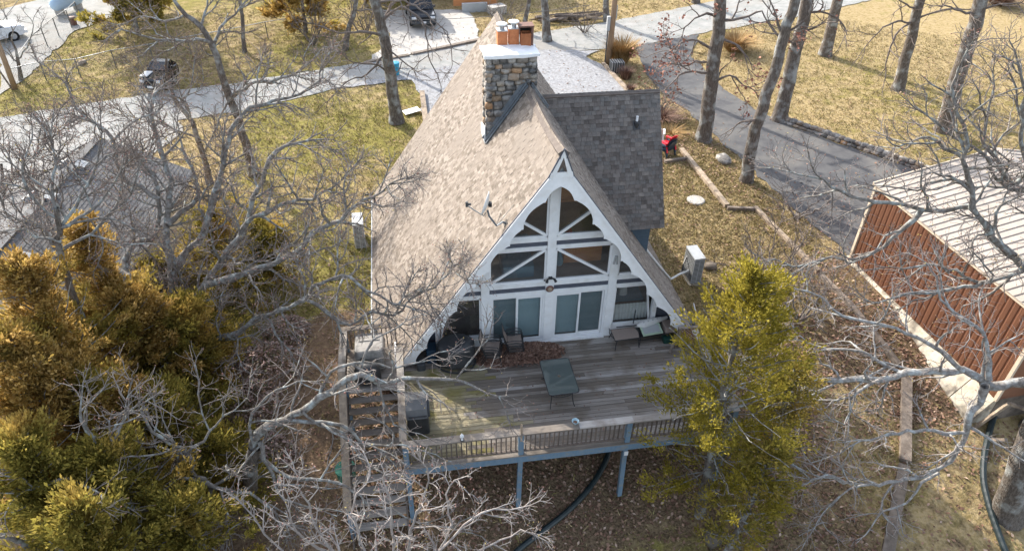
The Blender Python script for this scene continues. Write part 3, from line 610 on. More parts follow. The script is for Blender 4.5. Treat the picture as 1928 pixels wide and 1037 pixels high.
dw = MB(); dw.prism([(4.45, DYE+.35, .2), (4.45, 2*DYR-DYE-.35, .2), (4.45, 2*DYR-DYE-.35, DZE+.45), (4.45, DYR, DZR-.12), (4.45, DYE+.35, DZE+.45)], (-.12, 0, 0)); dw.prism([(2.6, DYE+.35, 2.95), (2.6, DYE+.35, DZE+.4), (4.33, DYE+.35, DZE+.4), (4.33, DYE+.35, .9)], (0, .1, 0)); dw.build('dormer_wall', M['bluewall'], HOUSE)
vp = np.array(aty(1198, 236, 4.45)); zz = DZE+(vp[1]-DYE)*(DZR-DZE)/(DYR-DYE)
# the vent stands on the slope where the sight line meets it
for yy in np.linspace(DYE, DYR, 200):
    p = aty(1198, 236, yy)
    if p[2] <= DZE+(yy-DYE)*(DZR-DZE)/(DYR-DYE)+.02: vp = p; break
vt = MB(); vt.beam(vp+dn*.03-du*.16, vp+dn*.03+du*.16, .26, .02, dn); vt.lathe((vp[0], vp[1], vp[2]-.1), [(.095, 0), (.09, .2), (.055, .24), (.055, .26)], 12); vv = vt.build('vent_boot', M['blackmetal'], HOUSE)
MB().lathe((vp[0], vp[1], vp[2]+.16), [(.045, 0), (.045, .16), (.052, .16), (.052, .18)], 12).build('vent_pipe', M['white_trim'], vv)
# --- stone chimney astride the ridge
CX0, CX1, CY0, CY1, CZ = -1.42, .24, 4.72, 5.55, 8.22
ch = MB().box(CX0+.07, CX1-.07, CY0+.07, CY1-.07, 4.6, CZ).build('chimney', M['mortar'], HOUSE)
def lump(sd):
    r = random.Random(sd); bm = bmesh.new(); bmesh.ops.create_cube(bm, size=1); bmesh.ops.subdivide_edges(bm, edges=bm.edges[:], cuts=1, use_grid_fill=True)
    for v in bm.verts:
        c = v.co; l = c.length; c *= (.62/l)**.38; c.x += r.uniform(-.055, .055); c.z += r.uniform(-.055, .055); c.y += r.uniform(-.05, .05)
    me = bpy.data.meshes.new('stone'); bm.to_mesh(me); bm.free(); me.materials.append(M['stone']); me.shade_smooth(); return me
LUMPS = [lump(i) for i in range(9)]
def stones(parent, a, b, z0f, z1, out, rowh=(.13, .27), wid=(.16, .44), dep=.17, sd=1):
    """stones laid on a vertical face from a to b (x,y), rows up to z1; z0f(t) lowest visible height"""
    r = random.Random(sd); a = np.array(a, float); b = np.array(b, float); L = np.linalg.norm(b-a); d = (b-a)/L; z = min(z0f(0), z0f(1))-.2
    while z < z1-.05:
        h = min(r.uniform(*rowh), z1-z+.02); t = -.03
        while t < L:
            w = r.uniform(*wid); w = min(w, L+.05-t)
            tt = min(1, max(0, (t+w/2)/L))
            if z+h > z0f(tt)-.05 and w > .07:
                hh = h*r.uniform(.82, 1.08); p = a+d*(t+w/2); q = (p[0]-out[0]*.03, p[1]-out[1]*.03, z+h/2+r.uniform(-.03, .03))
                ang = r.uniform(-.12, .12); X = np.array((d[0]*math.cos(ang), d[1]*math.cos(ang), math.sin(ang))); Zv = np.array((-d[0]*math.sin(ang), -d[1]*math.sin(ang), math.cos(ang)))
                piece('stone', r.choice(LUMPS), parent, basis(q, X*w*.98, np.array((out[0], out[1], 0))*dep*r.uniform(.8, 1.5), Zv*hh*1.0))
            t += w+.012
        z += h+.008
rz = lambda x: H-abs(x)/K
stones(ch, (CX0, CY0+.05), (CX1, CY0+.05), lambda t: rz(CX0+(CX1-CX0)*t), CZ, (0, -1), sd=3)
stones(ch, (CX0+.05, CY1), (CX0+.05, CY0), lambda t: rz(CX0), CZ, (-1, 0), sd=4)
stones(ch, (CX1-.05, CY0), (CX1-.05, CY1), lambda t: rz(CX1), CZ, (1, 0), sd=5)
stones(ch, (CX1, CY1-.05), (CX0, CY1-.05), lambda t: rz(CX1+(CX0-CX1)*t), CZ, (0, 1), sd=6)
cap = MB(); r_ = random.Random(9); n = 28; ring = []
for i in range(n):
    t = i/n*4; sx = [(-1+2*(t % 1), -1), (1, -1+2*(t % 1)), (1-2*(t % 1), 1), (-1, 1-2*(t % 1))][int(t)]
    ring.append(((CX0+CX1)/2+sx[0]*((CX1-CX0)/2+.09+r_.uniform(-.035, .035)), (CY0+CY1)/2+sx[1]*((CY1-CY0)/2+.09+r_.uniform(-.03, .03))))
cc = ((CX0+CX1)/2, (CY0+CY1)/2)
cap.v = [(x, y, CZ-.02+r_.uniform(-.04, .02)) for x, y in ring]+[(x, y, CZ+.07+r_.uniform(-.01, .01)) for x, y in ring]+[(cc[0]+(x-cc[0])*.6, cc[1]+(y-cc[1])*.6, CZ+.12) for x, y in ring]
cap.f = [(i, (i+1) % n, n+(i+1) % n, n+i) for i in range(n)]+[(n+i, n+(i+1) % n, 2*n+(i+1) % n, 2*n+i) for i in range(n)]+[tuple(range(2*n, 3*n)), tuple(range(n-1, -1, -1))]
cap.build('chimney_cap', M['white'], ch)
for i, (px, m2) in enumerate(((946, 'a'), (968, 'b'), (990.5, 'c'))):
    p = atz(px, 85.5-(1 if i == 1 else 0)+(1.5 if i == 2 else 0), CZ+.1); p[1] += .17; s2 = .165; hh = (.47, .53, .42)[i]
    f = MB(); x, y, z0 = p[0], p[1], CZ+.08
    for ax in ((-s2, s2, -s2, -s2+.03), (-s2, s2, s2-.03, s2), (-s2, -s2+.03, -s2+.03, s2-.03), (s2-.03, s2, -s2+.03, s2-.03)): f.box(x+ax[0], x+ax[1], y+ax[2], y+ax[3], z0, z0+hh)
    fo = f.build('flue', M['terracotta'], ch); MB().box(x-s2+.03, x+s2-.03, y-s2+.03, y+s2-.03, z0+hh-.2, z0+hh-.12).build('flue_inside', M['black'], ch)
    if i < 2:
        MB().box(x-s2-.012, x+s2+.012, y-s2-.012, y+s2+.012, z0+hh, z0+hh+.025).build('flue_plate', M['galv'], ch)
        MB().lathe((x, y, z0+hh+.025), [(.09, 0), (.09, .09), (.105, .10), (.105, .17), (.10, .17)], 16).build('flue_pipe', M['galv'], ch)
        MB().lathe((x, y, z0+hh+.18), [(.18, 0), (.185, .035), (.12, .06), (.02, .07)], 20).build('rain_cap', M['hvac_white'], ch)
    else:
        MB().box(x-s2-.06, x-s2-.02, y-.02, y+s2+.12, z0+hh-.05, z0+hh+.19).build('hood_side', M['rusttop'], ch); MB().box(x+s2+.02, x+s2+.09, y-.1, y+s2+.12, z0-.02, z0+hh+.19).build('hood_side', M['rusttop'], ch)
        MB().box(x-s2-.07, x+s2+.1, y-.12, y+s2+.14, z0+hh+.19, z0+hh+.24).build('hood_top', M['rusttop'], ch); MB().box(x-s2-.02, x+s2+.02, y+s2+.06, y+s2+.11, z0+hh-.1, z0+hh+.19).build('hood_back', M['black'], ch)
fz = MB(); n_ = np.array((-1/SL, 0, K/SL)); nr = np.array((1/SL, 0, K/SL))
for k, (off, h2) in enumerate(((.0, .04), (.11, .03))):
    y = CY0-.1-off*.9; a = rp(-1, y, -CX0/K+.02)+n_*(.06+.05*(1-k)); b = rp(-1, y, 0.02)+n_*(.06+.05*(1-k)); fz.beam(a, b, .1, h2, n_)
    a = rp(1, y, 0.02)+nr*(.06+.05*(1-k)); b = rp(1, y, .85)+nr*(.06+.05*(1-k)); fz.beam(a, b, .1, h2, nr)
fz.beam(rp(-1, CY0-.02, -CX0/K)+n_*.16, rp(-1, CY0-.02, 0)+n_*.16, .03, .14, n_)
fz.build('flashing', M['flash'], ch)
wl = MB(); a = rp(-1, CY0, (-CX0+.05)/K); wl.prism([a+n_*.03+(0, -.12, 0), a+n_*.03+(0, .9, 0), a+n_*.03+(0, .85, .0)+np.array((.0, 0, .35)), a+(0, -.02, .62)], (-.03, 0, .0)); wl.build('white_flashing', M['white'], ch)
# ================================================================ the deck with its landing and stairs
DY0, DYR_, DX0, DX1 = -4.78, -4.67, -4.98, 4.9
P_ = [-4.92, -1.655, 1.523, 4.75]
DECK = thing('deck', (0, -2.4, -2.6), 'weathered grey plank deck on blue posts in front of the A-frame', 'deck')
y = DY0; r_ = random.Random(2)
while y < -.02:
    w = .132; x = DX0; yy = min(y+w, -.012)
    while x < DX1:
        L_ = r_.choice([2.4, 3.0, 3.6, 4.2, 4.9]) if x > DX0 else r_.uniform(1.2, 4.9)
        x1 = min(x+L_, DX1)
        if x == DX0: x1 = DX0+r_.uniform(1.5, 3.6)
        if DX1-x1 < .5: x1 = DX1
        dz = r_.uniform(-.005, .003); pbox('plank', 'plank_moss_sun' if (x+x1)/2 < -2.6+r_.uniform(-.8, .8) and y < -.9 else 'plank', DECK, x+.003, x1-.003, y, yy, -.04+dz, dz, r_.uniform(-.012, .012)); x = x1  # left planks get the moss colour with painted sun warmth
    y += .1445
b = MB(); b.box(DX0-.02, DX1+.02, DY0-.0, DY0+.045, -.29, -.045); b.build('rim_joist', M['bluewood'], DECK)
b = MB(); b.box(DX0-.02, DX0+.025, DY0+.047, -.05, -.29, -.045); b.box(DX1-.025, DX1+.02, DY0+.047, -.05, -.29, -.045); b.build('rim_joist', M['brownwood'], DECK)
b = MB(); b.box(DX0+.05, DX1-.05, -3.2, -3.1, -.3, -.05); b.box(DX0+.05, DX1-.05, -1.7, -1.6, -.3, -.05); b.build('girder', M['brownwood'], DECK)
b = MB()
for i in range(24): b.box(DX0+.2+i*.41, DX0+.24+i*.41, DY0+.06, -.05, -.28, -.05)
b.build('joists', M['brownwood'], DECK, kind='stuff')
for i, px in enumerate(P_):
    s = .075; zt = TZ(px, -4.67)
    lean = 0.0
    MB().beam((px, -4.64, -.30), (px+(.07 if i == 2 else -.02), -4.64, zt-.15), .14, .14, (0, 1, 0)).build('post', M['bluewood'], DECK)
for x in (-3.2, 0, 3.2): MB().box(x-.07, x+.07, -1.72, -1.58, TZ(x, -1.7)-.2, -.3).build('post', M['brownwood'], DECK)
RH = .885
RAIL = MB().box(DX0, P_[3]+.05, -4.705, -4.635, .09, .135).build('railing', M['brownwood'], DECK)
for i, px in enumerate(P_): MB().box(px-.075, px+.075, -4.745, -4.6, .0, RH).build('rail_post', M['bluewood'], RAIL)
r_ = random.Random(4); x = P_[0]-.09
for x0, x1 in ((P_[0]-.09, -3.05), (-3.05, -1.68), (-1.68, .02), (.02, 1.62), (1.62, 4.84)):
    dz = r_.uniform(-.004, .004); pbox('rail_cap', 'plank', RAIL, x0+.002, x1-.002, -4.79, -4.55, RH+dz, RH+.04+dz, r_.uniform(-.01, .01))
MB().box(DX0+.02, P_[3], -4.70, -4.64, RH-.1, RH-.004).build('top_rail', M['brownwood'], RAIL)
for a, b_ in zip(P_[:-1], P_[1:]):
    n = 22
    for k in range(n):
        x = a+.075+(b_-a-.15)*(k+.5)/n; piece('baluster', ubox('brownwood'), RAIL, Matrix.Translation((x, -4.67, (.135+RH-.1)/2)) @ Matrix.Rotation(r_.uniform(-.015, .015), 4, 'Y') @ Matrix.Diagonal((.036, .036, RH-.235, 1)))
SR = MB().box(DX0+.03, DX0+.075, -4.6, -.85, .09, .135).build('side_railing', M['brownwood'], DECK)
for y0, y1 in ((-4.55, -2.6), (-2.6, -.7)): pbox('rail_cap', 'planky', SR, DX0-.09, DX0+.13, y0+.002, y1-.002, RH, RH+.04)
MB().box(DX0+.02, DX0+.085, -4.6, -.78, RH-.1, RH-.004).build('top_rail', M['brownwood'], SR)
for y in (-2.6, -.78): MB().box(DX0-.02, DX0+.12, y-.07, y+.07, -.3, RH).build('rail_post', M['brownwood'], SR)
for k in range(25):
    y = -4.52+k*.148; piece('baluster', ubox('brownwood'), SR, Matrix.Translation((DX0+.052, y, (.135+RH-.1)/2)) @ Matrix.Diagonal((.036, .036, RH-.235, 1)))
SR2 = MB().box(DX1-.16, DX1-.115, -4.6, -1.2, .09, .135).build('side_railing', M['brownwood'], DECK)
pbox('rail_cap', 'planky', SR2, DX1-.25, DX1-.03, -4.55, -1.2, RH, RH+.04)
for k in range(22):
    y = -4.48+k*.148; piece('baluster', ubox('brownwood'), SR2, Matrix.Translation((DX1-.137, y, (.135+RH-.004)/2)) @ Matrix.Diagonal((.036, .036, RH-.14, 1)))
# landing and stairs, a thing of their own
LX0, LX1, LY0, LY1 = -6.72, -5.0, -1.6, .42
ST = thing('deck_stairs', ((LX0+LX1)/2, -2.4, -2.6), 'weathered wooden stairs with open risers descending from the landing left of the deck', 'stairs')
y = LY0
while y < LY1-.1:
    pbox('landing_plank', 'plank', ST, LX0, LX1-.01, y, y+.138, -.045, -.005+r_.uniform(-.004, .004)); y += .1445
NS = 13; RUN, RISE = .285, .192
for k in range(1, NS):
    z = -.005-RISE*k; y1 = LY0-.01-RUN*(k-1)
    pbox('tread', 'plank', ST, LX0+.06, LX1-.1, y1-.26+r_.uniform(-.01, .01), y1-.015, z-.04, z, r_.uniform(-.03, .03))
for x in (LX0+.02, LX1-.07): MB().beam((x, LY0+.05, -.22), (x, LY0-RUN*NS-.05, -.22-RISE*NS), .045, .26).build('stringer', M['brownwood'], ST)
zb = -.005-RISE*(NS-1); yb = LY0-RUN*(NS-1)
for x, y, z1, m in ((LX0, LY1-.07, .95, 'bluewood'), (LX0, LY0+.05, .95, 'bluewood'), (-5.75, LY1-.07, .9, 'bluewood'), (LX0, yb+.1, zb+.98, 'bluewood')):
    MB().box(x-.07, x+.07, y-.07, y+.07, TZ(x, y)-.2, z1).build('post', M[m], ST)
pbox('rail_cap', 'plank', ST, LX0-.13, -5.0, LY1-.17, LY1+.04, .95, .99)
pbox('rail_cap', 'planky', ST, LX0-.13, LX0+.1, LY0-.03, LY1-.18, .95, .99)
o = MB().beam((LX0-.015, LY0-.03, .968), (LX0-.015, yb, zb+1.0), .23, .04).build('rail_cap', M['tan_wood'], ST)
for k in range(11):
    x = LX0+.16+k*.148
    if x < -5.05: piece('baluster', ubox('brownwood'), ST, Matrix.Translation((x, LY1-.07, .5)) @ Matrix.Diagonal((.036, .036, .9, 1)))
for k in range(12): piece('baluster', ubox('brownwood'), ST, Matrix.Translation((LX0, LY0+.2+k*.148, .5)) @ Matrix.Diagonal((.036, .036, .9, 1)))
MB().beam((LX0, LY0, .12), (LX0, yb, zb+.12), .045, .09).build('lower_rail', M['brownwood'], ST); MB().beam((LX0, LY0, .86), (LX0, yb, zb+.88), .045, .09).build('upper_rail', M['brownwood'], ST)
for k in range(22):
    t = (k+.5)/22; y = LY0+(yb-LY0)*t; z = (.5)+(zb)*t; piece('baluster', ubox('brownwood'), ST, Matrix.Translation((LX0, y, z)) @ Matrix.Diagonal((.036, .036, .78, 1)))

# ================================================================ things on the deck
def rbox(x0, x1, y0, y1, z0, z1, r, n=3, top=1.0):
    """box with rounded vertical edges and softened top"""
    mb = MB(); ring = []
    for cx, cy, a0 in ((x1-r, y1-r, 0), (x0+r, y1-r, 90), (x0+r, y0+r, 180), (x1-r, y0+r, 270)):
        for k in range(n+1): a = R_(a0+90*k/n); ring.append((cx+r*math.cos(a), cy+r*math.sin(a)))
    m = len(ring); cx, cy = (x0+x1)/2, (y0+y1)/2
    lv = [(1, z0), (top, z1-r*.5), ((top*.97), z1-r*.15), (top*.88, z1)]
    for s, z in lv: mb.v += [(cx+(x-cx)*s, cy+(y-cy)*s, z) for x, y in ring]
    for l in range(len(lv)-1): mb.f += [(l*m+i, l*m+(i+1) % m, (l+1)*m+(i+1) % m, (l+1)*m+i) for i in range(m)]
    mb.f += [tuple(range(m-1, -1, -1)), tuple(range((len(lv)-1)*m, len(lv)*m))]; return mb
# patio table
t = lthing('patio_table', (-.10, -2.48, 0), 'rectangular glass-topped patio table with black metal legs near the leaf pile', 'table', rz=R_(1))
tp = MB(); hx, hy, rr = .475, .76, .10; ring = []
for cx, cy, a0 in ((hx-rr, hy-rr, 0), (-hx+rr, hy-rr, 90), (-hx+rr, -hy+rr, 180), (hx-rr, -hy+rr, 270)):
    for k in range(5): a = R_(a0+22.5*k); ring.append((cx+rr*math.cos(a), cy+rr*math.sin(a)))
MB().prism([(x, y, .715) for x, y in ring], (0, 0, .008)).build('table_top', M['tabletop'], t)
MB().tube([(x, y, .717) for x, y in ring]+[(ring[0][0], ring[0][1], .717)], .014, 6).build('rim', M['blackmetal'], t)
for sx in (-1, 1):
    for sy in (-1, 1):
        MB().tube([(sx*.08, sy*.30, .69), (sx*.22, sy*.40, .68), (sx*.33, sy*.50, .58), (sx*.33, sy*.50, .30), (sx*.36, sy*.58, .08), (sx*.39, sy*.66, .0)], .015, 6).build('leg', M['blackmetal'], t)
for sy in (-1, 1):
    MB().tube([(-.33, sy*.5, .40), (-.2, sy*.5, .33), (0, sy*.5, .30), (.2, sy*.5, .33), (.33, sy*.5, .40)], .012, 6).build('stretcher', M['blackmetal'], t)
    b = MB()
    for k in range(7): x = -.27+k*.09; b.tube([(x, sy*.5, .34+.5*x*x), (x+.02, sy*.5, .66)], .006, 4)
    b.tube([(-.33, sy*.5, .66), (.33, sy*.5, .66)], .012, 6); b.build('end_lattice', M['blackmetal'], t)
MB().tube([(-.2, 0, .69), (.2, 0, .69)], .012, 6).build('cross_bar', M['blackmetal'], t); MB().lathe((0, 0, .724), [(.045, 0), (.045, .006), (.028, .006), (.028, .0)], 14).build('umbrella_ring', M['tan_wood'], t)
# sling chairs in two stacks
def make_chair():
    c = lthing('stacking_chair', (0, 0, 0), 'x', 'chair')
    se = MB(); n = 5
    for k in range(n): 
        u0, u1 = k/n, (k+1)/n; z = lambda u: .40+.035*u-.03*math.sin(math.pi*u); xx = lambda u: -.22+.46*u
        se.add([(xx(u0), -.25, z(u0)), (xx(u1), -.25, z(u1)), (xx(u1), .25, z(u1)), (xx(u0), .25, z(u0)), (xx(u0), -.25, z(u0)-.012), (xx(u1), -.25, z(u1)-.012), (xx(u1), .25, z(u1)-.012), (xx(u0), .25, z(u0)-.012)], [(0, 1, 2, 3), (7, 6, 5, 4), (0, 4, 5, 1), (2, 6, 7, 3)])
    se.build('seat', M['sling'], c)
    b = MB(); n = 5
    for k in range(n):
        u0, u1 = k/n, (k+1)/n; p = lambda u: (-.23-.16*u-.02*math.sin(math.pi*u), .42+.50*u)
        a, d = p(u0), p(u1); b.add([(a[0], -.25, a[1]), (a[0], .25, a[1]), (d[0], .25, d[1]), (d[0], -.25, d[1]), (a[0]-.012, -.25, a[1]), (a[0]-.012, .25, a[1]), (d[0]-.012, .25, d[1]), (d[0]-.012, -.25, d[1])], [(0, 1, 2, 3), (7, 6, 5, 4), (0, 3, 7, 4), (1, 5, 6, 2), (3, 2, 6, 7)])
    b.build('backrest', M['sling'], c)
    for s in (-1, 1):
        MB().tube([(.30, s*.27, 0), (.26, s*.27, .42), (-.22, s*.27, .39)], .014, 6).build('front_leg', M['blackmetal'], c)
        MB().tube([(-.36, s*.25, 0), (-.20, s*.26, .36), (-.27, s*.26, .5), (-.40, s*.26, .93)], .014, 6).build('rear_leg', M['blackmetal'], c)
        MB().tube([(.25, s*.28, .43), (.26, s*.30, .58), (.20, s*.31, .645), (-.05, s*.31, .66), (-.24, s*.29, .62), (-.29, s*.27, .56)], .016, 6).build('armrest', M['blackmetal'], c)
        MB().tube([(.22, s*.285, .44), (.22, s*.30, .53), (.05, s*.305, .57), (-.16, s*.29, .52), (-.24, s*.27, .45)], .010, 6).build('arm_brace', M['blackmetal'], c)
    MB().tube([(-.40, -.26, .93), (-.41, 0, .95), (-.40, .26, .93)], .014, 6).build('top_bar', M['blackmetal'], c); MB().tube([(.255, -.27, .41), (.255, .27, .41)], .012, 6).build('cross_bar', M['blackmetal'], c)
    return c
ch0 = make_chair(); used = False
for (x, y, rz_, where) in ((-1.16, -.60, R_(-6), 'right-hand stack beside the centre door'), (-1.93, -.80, R_(-14), 'left-hand stack beside the black cover')):
    for k, lv in enumerate(('lowest', 'middle', 'topmost')):
        lab = f'taupe sling chair, {lv} of the {where}'
        if not used: ch0.location = (x, y, .0); ch0.rotation_euler = (0, 0, rz_); ch0['label'] = lab; ch0['group'] = 'stacked sling chairs'; used = True
        else: dup(ch0, (x-.025*k, y+.01*k, .115*k), rz_+.015*k, lab, 'stacked sling chairs')
# ottoman lounge and the pile beside it
t = lthing('lounge_ottoman', (2.62, -.52, 0), 'low taupe sling ottoman with black legs in front of the curtained window', 'ottoman', rz=R_(3))
MB().prism([(-.44, -.27, .40), (.40, -.27, .40), (.46, 0, .405), (.40, .27, .40), (-.42, .27, .40)], (0, 0, .02)).build('seat', M['sling'], t)
MB().tube([(-.44, -.28, .40), (.41, -.28, .40), (.47, 0, .405), (.41, .28, .40), (-.43, .28, .40), (-.44, -.28, .40)], .018, 6).build('frame', M['blackmetal'], t)
for sx, sy in ((-1, -1), (1, -1), (-1, 1), (1, 1)): MB().tube([(sx*.36, sy*.25, .39), (sx*.40, sy*.28, .2), (sx*.43, sy*.33, 0)], .016, 6).build('leg', M['blackmetal'], t)
MB().tube([(-.46, -.2, .42), (-.56, .0, .50), (-.5, .25, .52)], .014, 6).build('arm', M['blackmetal'], t)
t = lthing('garden_bench', (3.55, -.46, 0), 'low black metal bench covered with odds and ends beside the lattice panel', 'bench', rz=R_(2))
MB().box(-.48, .62, -.24, .24, .34, .37).build('seat', M['blackmetal'], t)
for sx, sy in ((-.42, -.2), (.55, -.2), (-.42, .2), (.55, .2)): MB().tube([(sx, sy, .35), (sx*1.06, sy*1.15, 0)], .016, 6).build('leg', M['blackmetal'], t)
MB().beam((-.5, -.22, .2), (.6, -.22, .2), .02, .02).build('stretcher', M['blackmetal'], t)
u_ = thing('folded_umbrella', (3.5, -.22, .40), 'folded pale striped patio umbrella lying over the bench', 'umbrella')
f = MB()
ax0, ax1 = np.array((3.05, -.40, .60)), np.array((4.2, -.12, .62)); 
f.tube([ax0, ax0*.8+ax1*.2, ax0*.5+ax1*.5, ax1], [.04, .15, .13, .05], 10); f.build('canopy', M['curtain'], u_)
f = MB()
for k in range(5): p = ax0*(1-.15-k*.15)+ax1*(.15+k*.15); q = np.array((.02, -.05, .14)); f.beam(p+q*.9, p+q+(.05, .0, .006), .03, .02)
f.build('stripe', M['hvac'], u_)
MB().tube([(2.35, -.32, .56), (3.1, -.36, .6)], .018, 6).build('pole', M['blackmetal'], u_); MB().tube([(2.98, -.2, .55), (3.03, -.1, 1.05)], .02, 6).build('strut', M['darkplastic'], u_)
t = lthing('framed_screen', (3.52, -.58, .46), 'pale green framed screen leaning on the bench under the umbrella', 'screen', rz=R_(6))
M['palegreen'] = mat('pale_green_frame', (.42, .52, .40), (.36, .46, .35), rough=.5)
f = MB(); f.box(-.36, .36, -.16, -.10, -.02, .03); f.box(-.36, .36, .2, .26, .08, .13); f.beam((-.33, -.10, .005), (-.33, .2, .105), .06, .045); f.beam((.33, -.10, .005), (.33, .2, .105), .06, .045); f.build('frame', M['palegreen'], t)
MB().prism([(-.30, -.1, .005), (.30, -.1, .005), (.30, .2, .1), (-.30, .2, .1)], (0, 0, .01)).build('mesh_panel', M['hvac'], t)
single(rbox(3.98, 4.36, -.66, -.2, .38, .60, .08), 'seat_cushion', M['sling'], 'brown cushion lying on the right end of the bench', 'cushion')
single(rbox(3.95, 4.3, -.80, -.45, .02, .22, .05), 'storage_tub', mat('dark_green_plastic', (.02, .07, .055), rough=.4), 'dark green tub under the right end of the bench', 'tub')
# lattice panel standing on the deck edge
t = thing('lattice_panel', (4.75, -1.0, 0), 'brown diagonal lattice panel in a grey frame at the right end of the wall', 'lattice')
lx0, lx1, ly, lz = 4.33, 5.55, -1.0, .84
for x in (lx0, lx1): MB().box(x-.05, x+.05, ly-.03, ly+.05, 0, lz).build('frame_post', M['greytimber'], t)
MB().box(4.95, 5.01, ly-.02, ly+.04, .1, lz-.05).build('frame_post', M['greytimber'], t)
MB().box(lx0-.06, lx1+.05, ly-.05, ly+.06, lz, lz+.04).build('frame_rail', M['greytimber'], t); MB().box(lx0, lx1, ly-.03, ly+.03, .06, .12).build('frame_rail', M['greytimber'], t)
lw = lx1-lx0-.1; lh = lz-.12
for sgn, yy in ((1, ly-.006), (-1, ly+.006)):
    k = -lh
    while k < lw:
        a, b_ = max(0, k), min(lw, k+lh)
        if b_-a > .06:
            za, zb_ = a-k, b_-k
            if sgn < 0: za, zb_ = lh-za, lh-zb_
            p, q = np.array((lx0+.05+a, yy, .12+za)), np.array((lx0+.05+b_, yy, .12+zb_)); d = q-p; l = np.linalg.norm(d); d /= l
            piece('lattice_strip', ubox('orangebrown') if 'orangebrown' in M else ubox('brownwood'), t, basis((p+q)/2, d*l, (0, .010, 0), np.cross(d, (0, 1, 0))*.034))
        k += .118
single(MB().beam((4.0, -1.25, .03), (4.3, -.92, .42), .09, .04), 'loose_board', M['greytimber'], 'short grey board leaning against the left post of the lattice panel', 'board')
single(MB().beam((5.18, -.62, .55), (4.98, -.3, 1.3), .02, .03), 'white_rod', M['white_trim'], 'thin white rod leaning on the roof behind the lattice panel', 'rod')
# covered grill at the front corner
t = thing('covered_grill', (-4.52, -3.2, 0), 'tall grill under a black cover with faded grey top by the front railing corner', 'grill')
g = rbox(-4.84, -4.20, -3.62, -2.85, .04, .82, .08, top=.97); g.build('cover_skirt', M['cover'], t)
g = MB(); g.prism([(-4.85, -3.63, .72), (-4.85, -3.50, .98), (-4.85, -3.2, 1.10), (-4.85, -2.86, 1.06), (-4.85, -2.82, .75)], (.62, 0, 0)); g.build('cover_top', M['greycover'], t)
g = MB(); g.prism([(-4.22, -3.55, .70), (-4.22, -3.45, .95), (-4.22, -3.2, 1.06), (-4.22, -2.9, 1.02), (-4.22, -2.86, .72)], (.06, 0, 0)); g.build('side_shelf', M['cover'], t)
# bulky cover by the left window
t = thing('covered_furniture', (-3.15, -.75, 0), 'bulky patio furniture under a black cover beside the left stack of chairs', 'cover')
bm = bmesh.new(); bmesh.ops.create_icosphere(bm, subdivisions=4, radius=1)
for v in bm.verts:
    c = v.co; a = math.atan2(c.y, c.x); n_ = .035*math.sin(a*9)+.025*math.sin(a*17+1); zz = max(-.95, min(c.z, .75+.1*math.sin(c.x*3)))
    rr = (1+n_*(1-zz)*.8)*(1 if zz > -.2 else 1+.08*(-.2-zz)); rad = max(1e-6, math.hypot(c.x, c.y)); q = min(1.0, rad*1.25)/rad
    v.co = (c.x*q*.60*rr, c.y*q*.47*rr, .56+zz*.58)
bm.transform(Matrix.Translation((0, 0, 0))); me = bpy.data.meshes.new('draped_cover'); bm.to_mesh(me); bm.free(); me.materials.append(M['cover']); me.shade_smooth(); o = bpy.data.objects.new('draped_cover', me); COL.objects.link(o); o.parent = t; OFF[o.name] = OFF[t.name]
MB().tube([(-3.75+.05*math.sin(i*.9), -.75+.52*math.sin(i*6.28/20), .05) if False else (-3.15+.62*math.cos(i*6.283/20), -.75+.49*math.sin(i*6.283/20), .06+.015*math.sin(i*2)) for i in range(21)], .03, 5).build('hem', M['cover'], t)
single(rbox(-4.12, -3.78, -.62, -.18, .0, .55, .06), 'storage_bin', M['navy'], 'dark blue bin tucked under the left eave beside the black cover', 'bin')
single(rbox(-4.45, -4.18, -.95, -.6, .0, .28, .06), 'low_black_case', M['darkplastic'], 'low black case on the planks at the foot of the left gable board', 'case')
# things on the landing
t = thing('storage_chest', (-5.92, -.28, 0), 'weathered tan plastic chest with rounded lid on the stair landing', 'chest')
rbox(-6.38, -5.46, -.72, .22, .05, .62, .12).build('body', M['tanplastic'], t); rbox(-6.42, -5.42, -.76, .26, .60, .86, .16, top=.93).build('lid', M['tanplastic'], t); MB().box(-6.25, -5.6, -.2, -.12, .86, .885).build('lid_ridge', M['tanplastic'], t)
MB().box(-6.2, -6.1, -.80, -.74, .56, .66).build('latch', M['blackmetal'], t)
t = thing('kettle_grill', (-6.02, -1.15, 0), 'small kettle grill under a dark round cover in front of the tan chest', 'grill')
MB().lathe((-6.02, -1.15, 0), [(.40, .12), (.39, .45), (.36, .56), (.27, .66), (.12, .72), (.02, .73)], 20, 1.05, .8).build('cover', M['cover'], t, smooth=True); MB().tube([(-6.3, -1.15, .0), (-6.2, -1.15, .15)], .02, 6).build('leg', M['blackmetal'], t); MB().tube([(-5.75, -1.15, .0), (-5.85, -1.15, .15)], .02, 6).build('leg', M['blackmetal'], t)
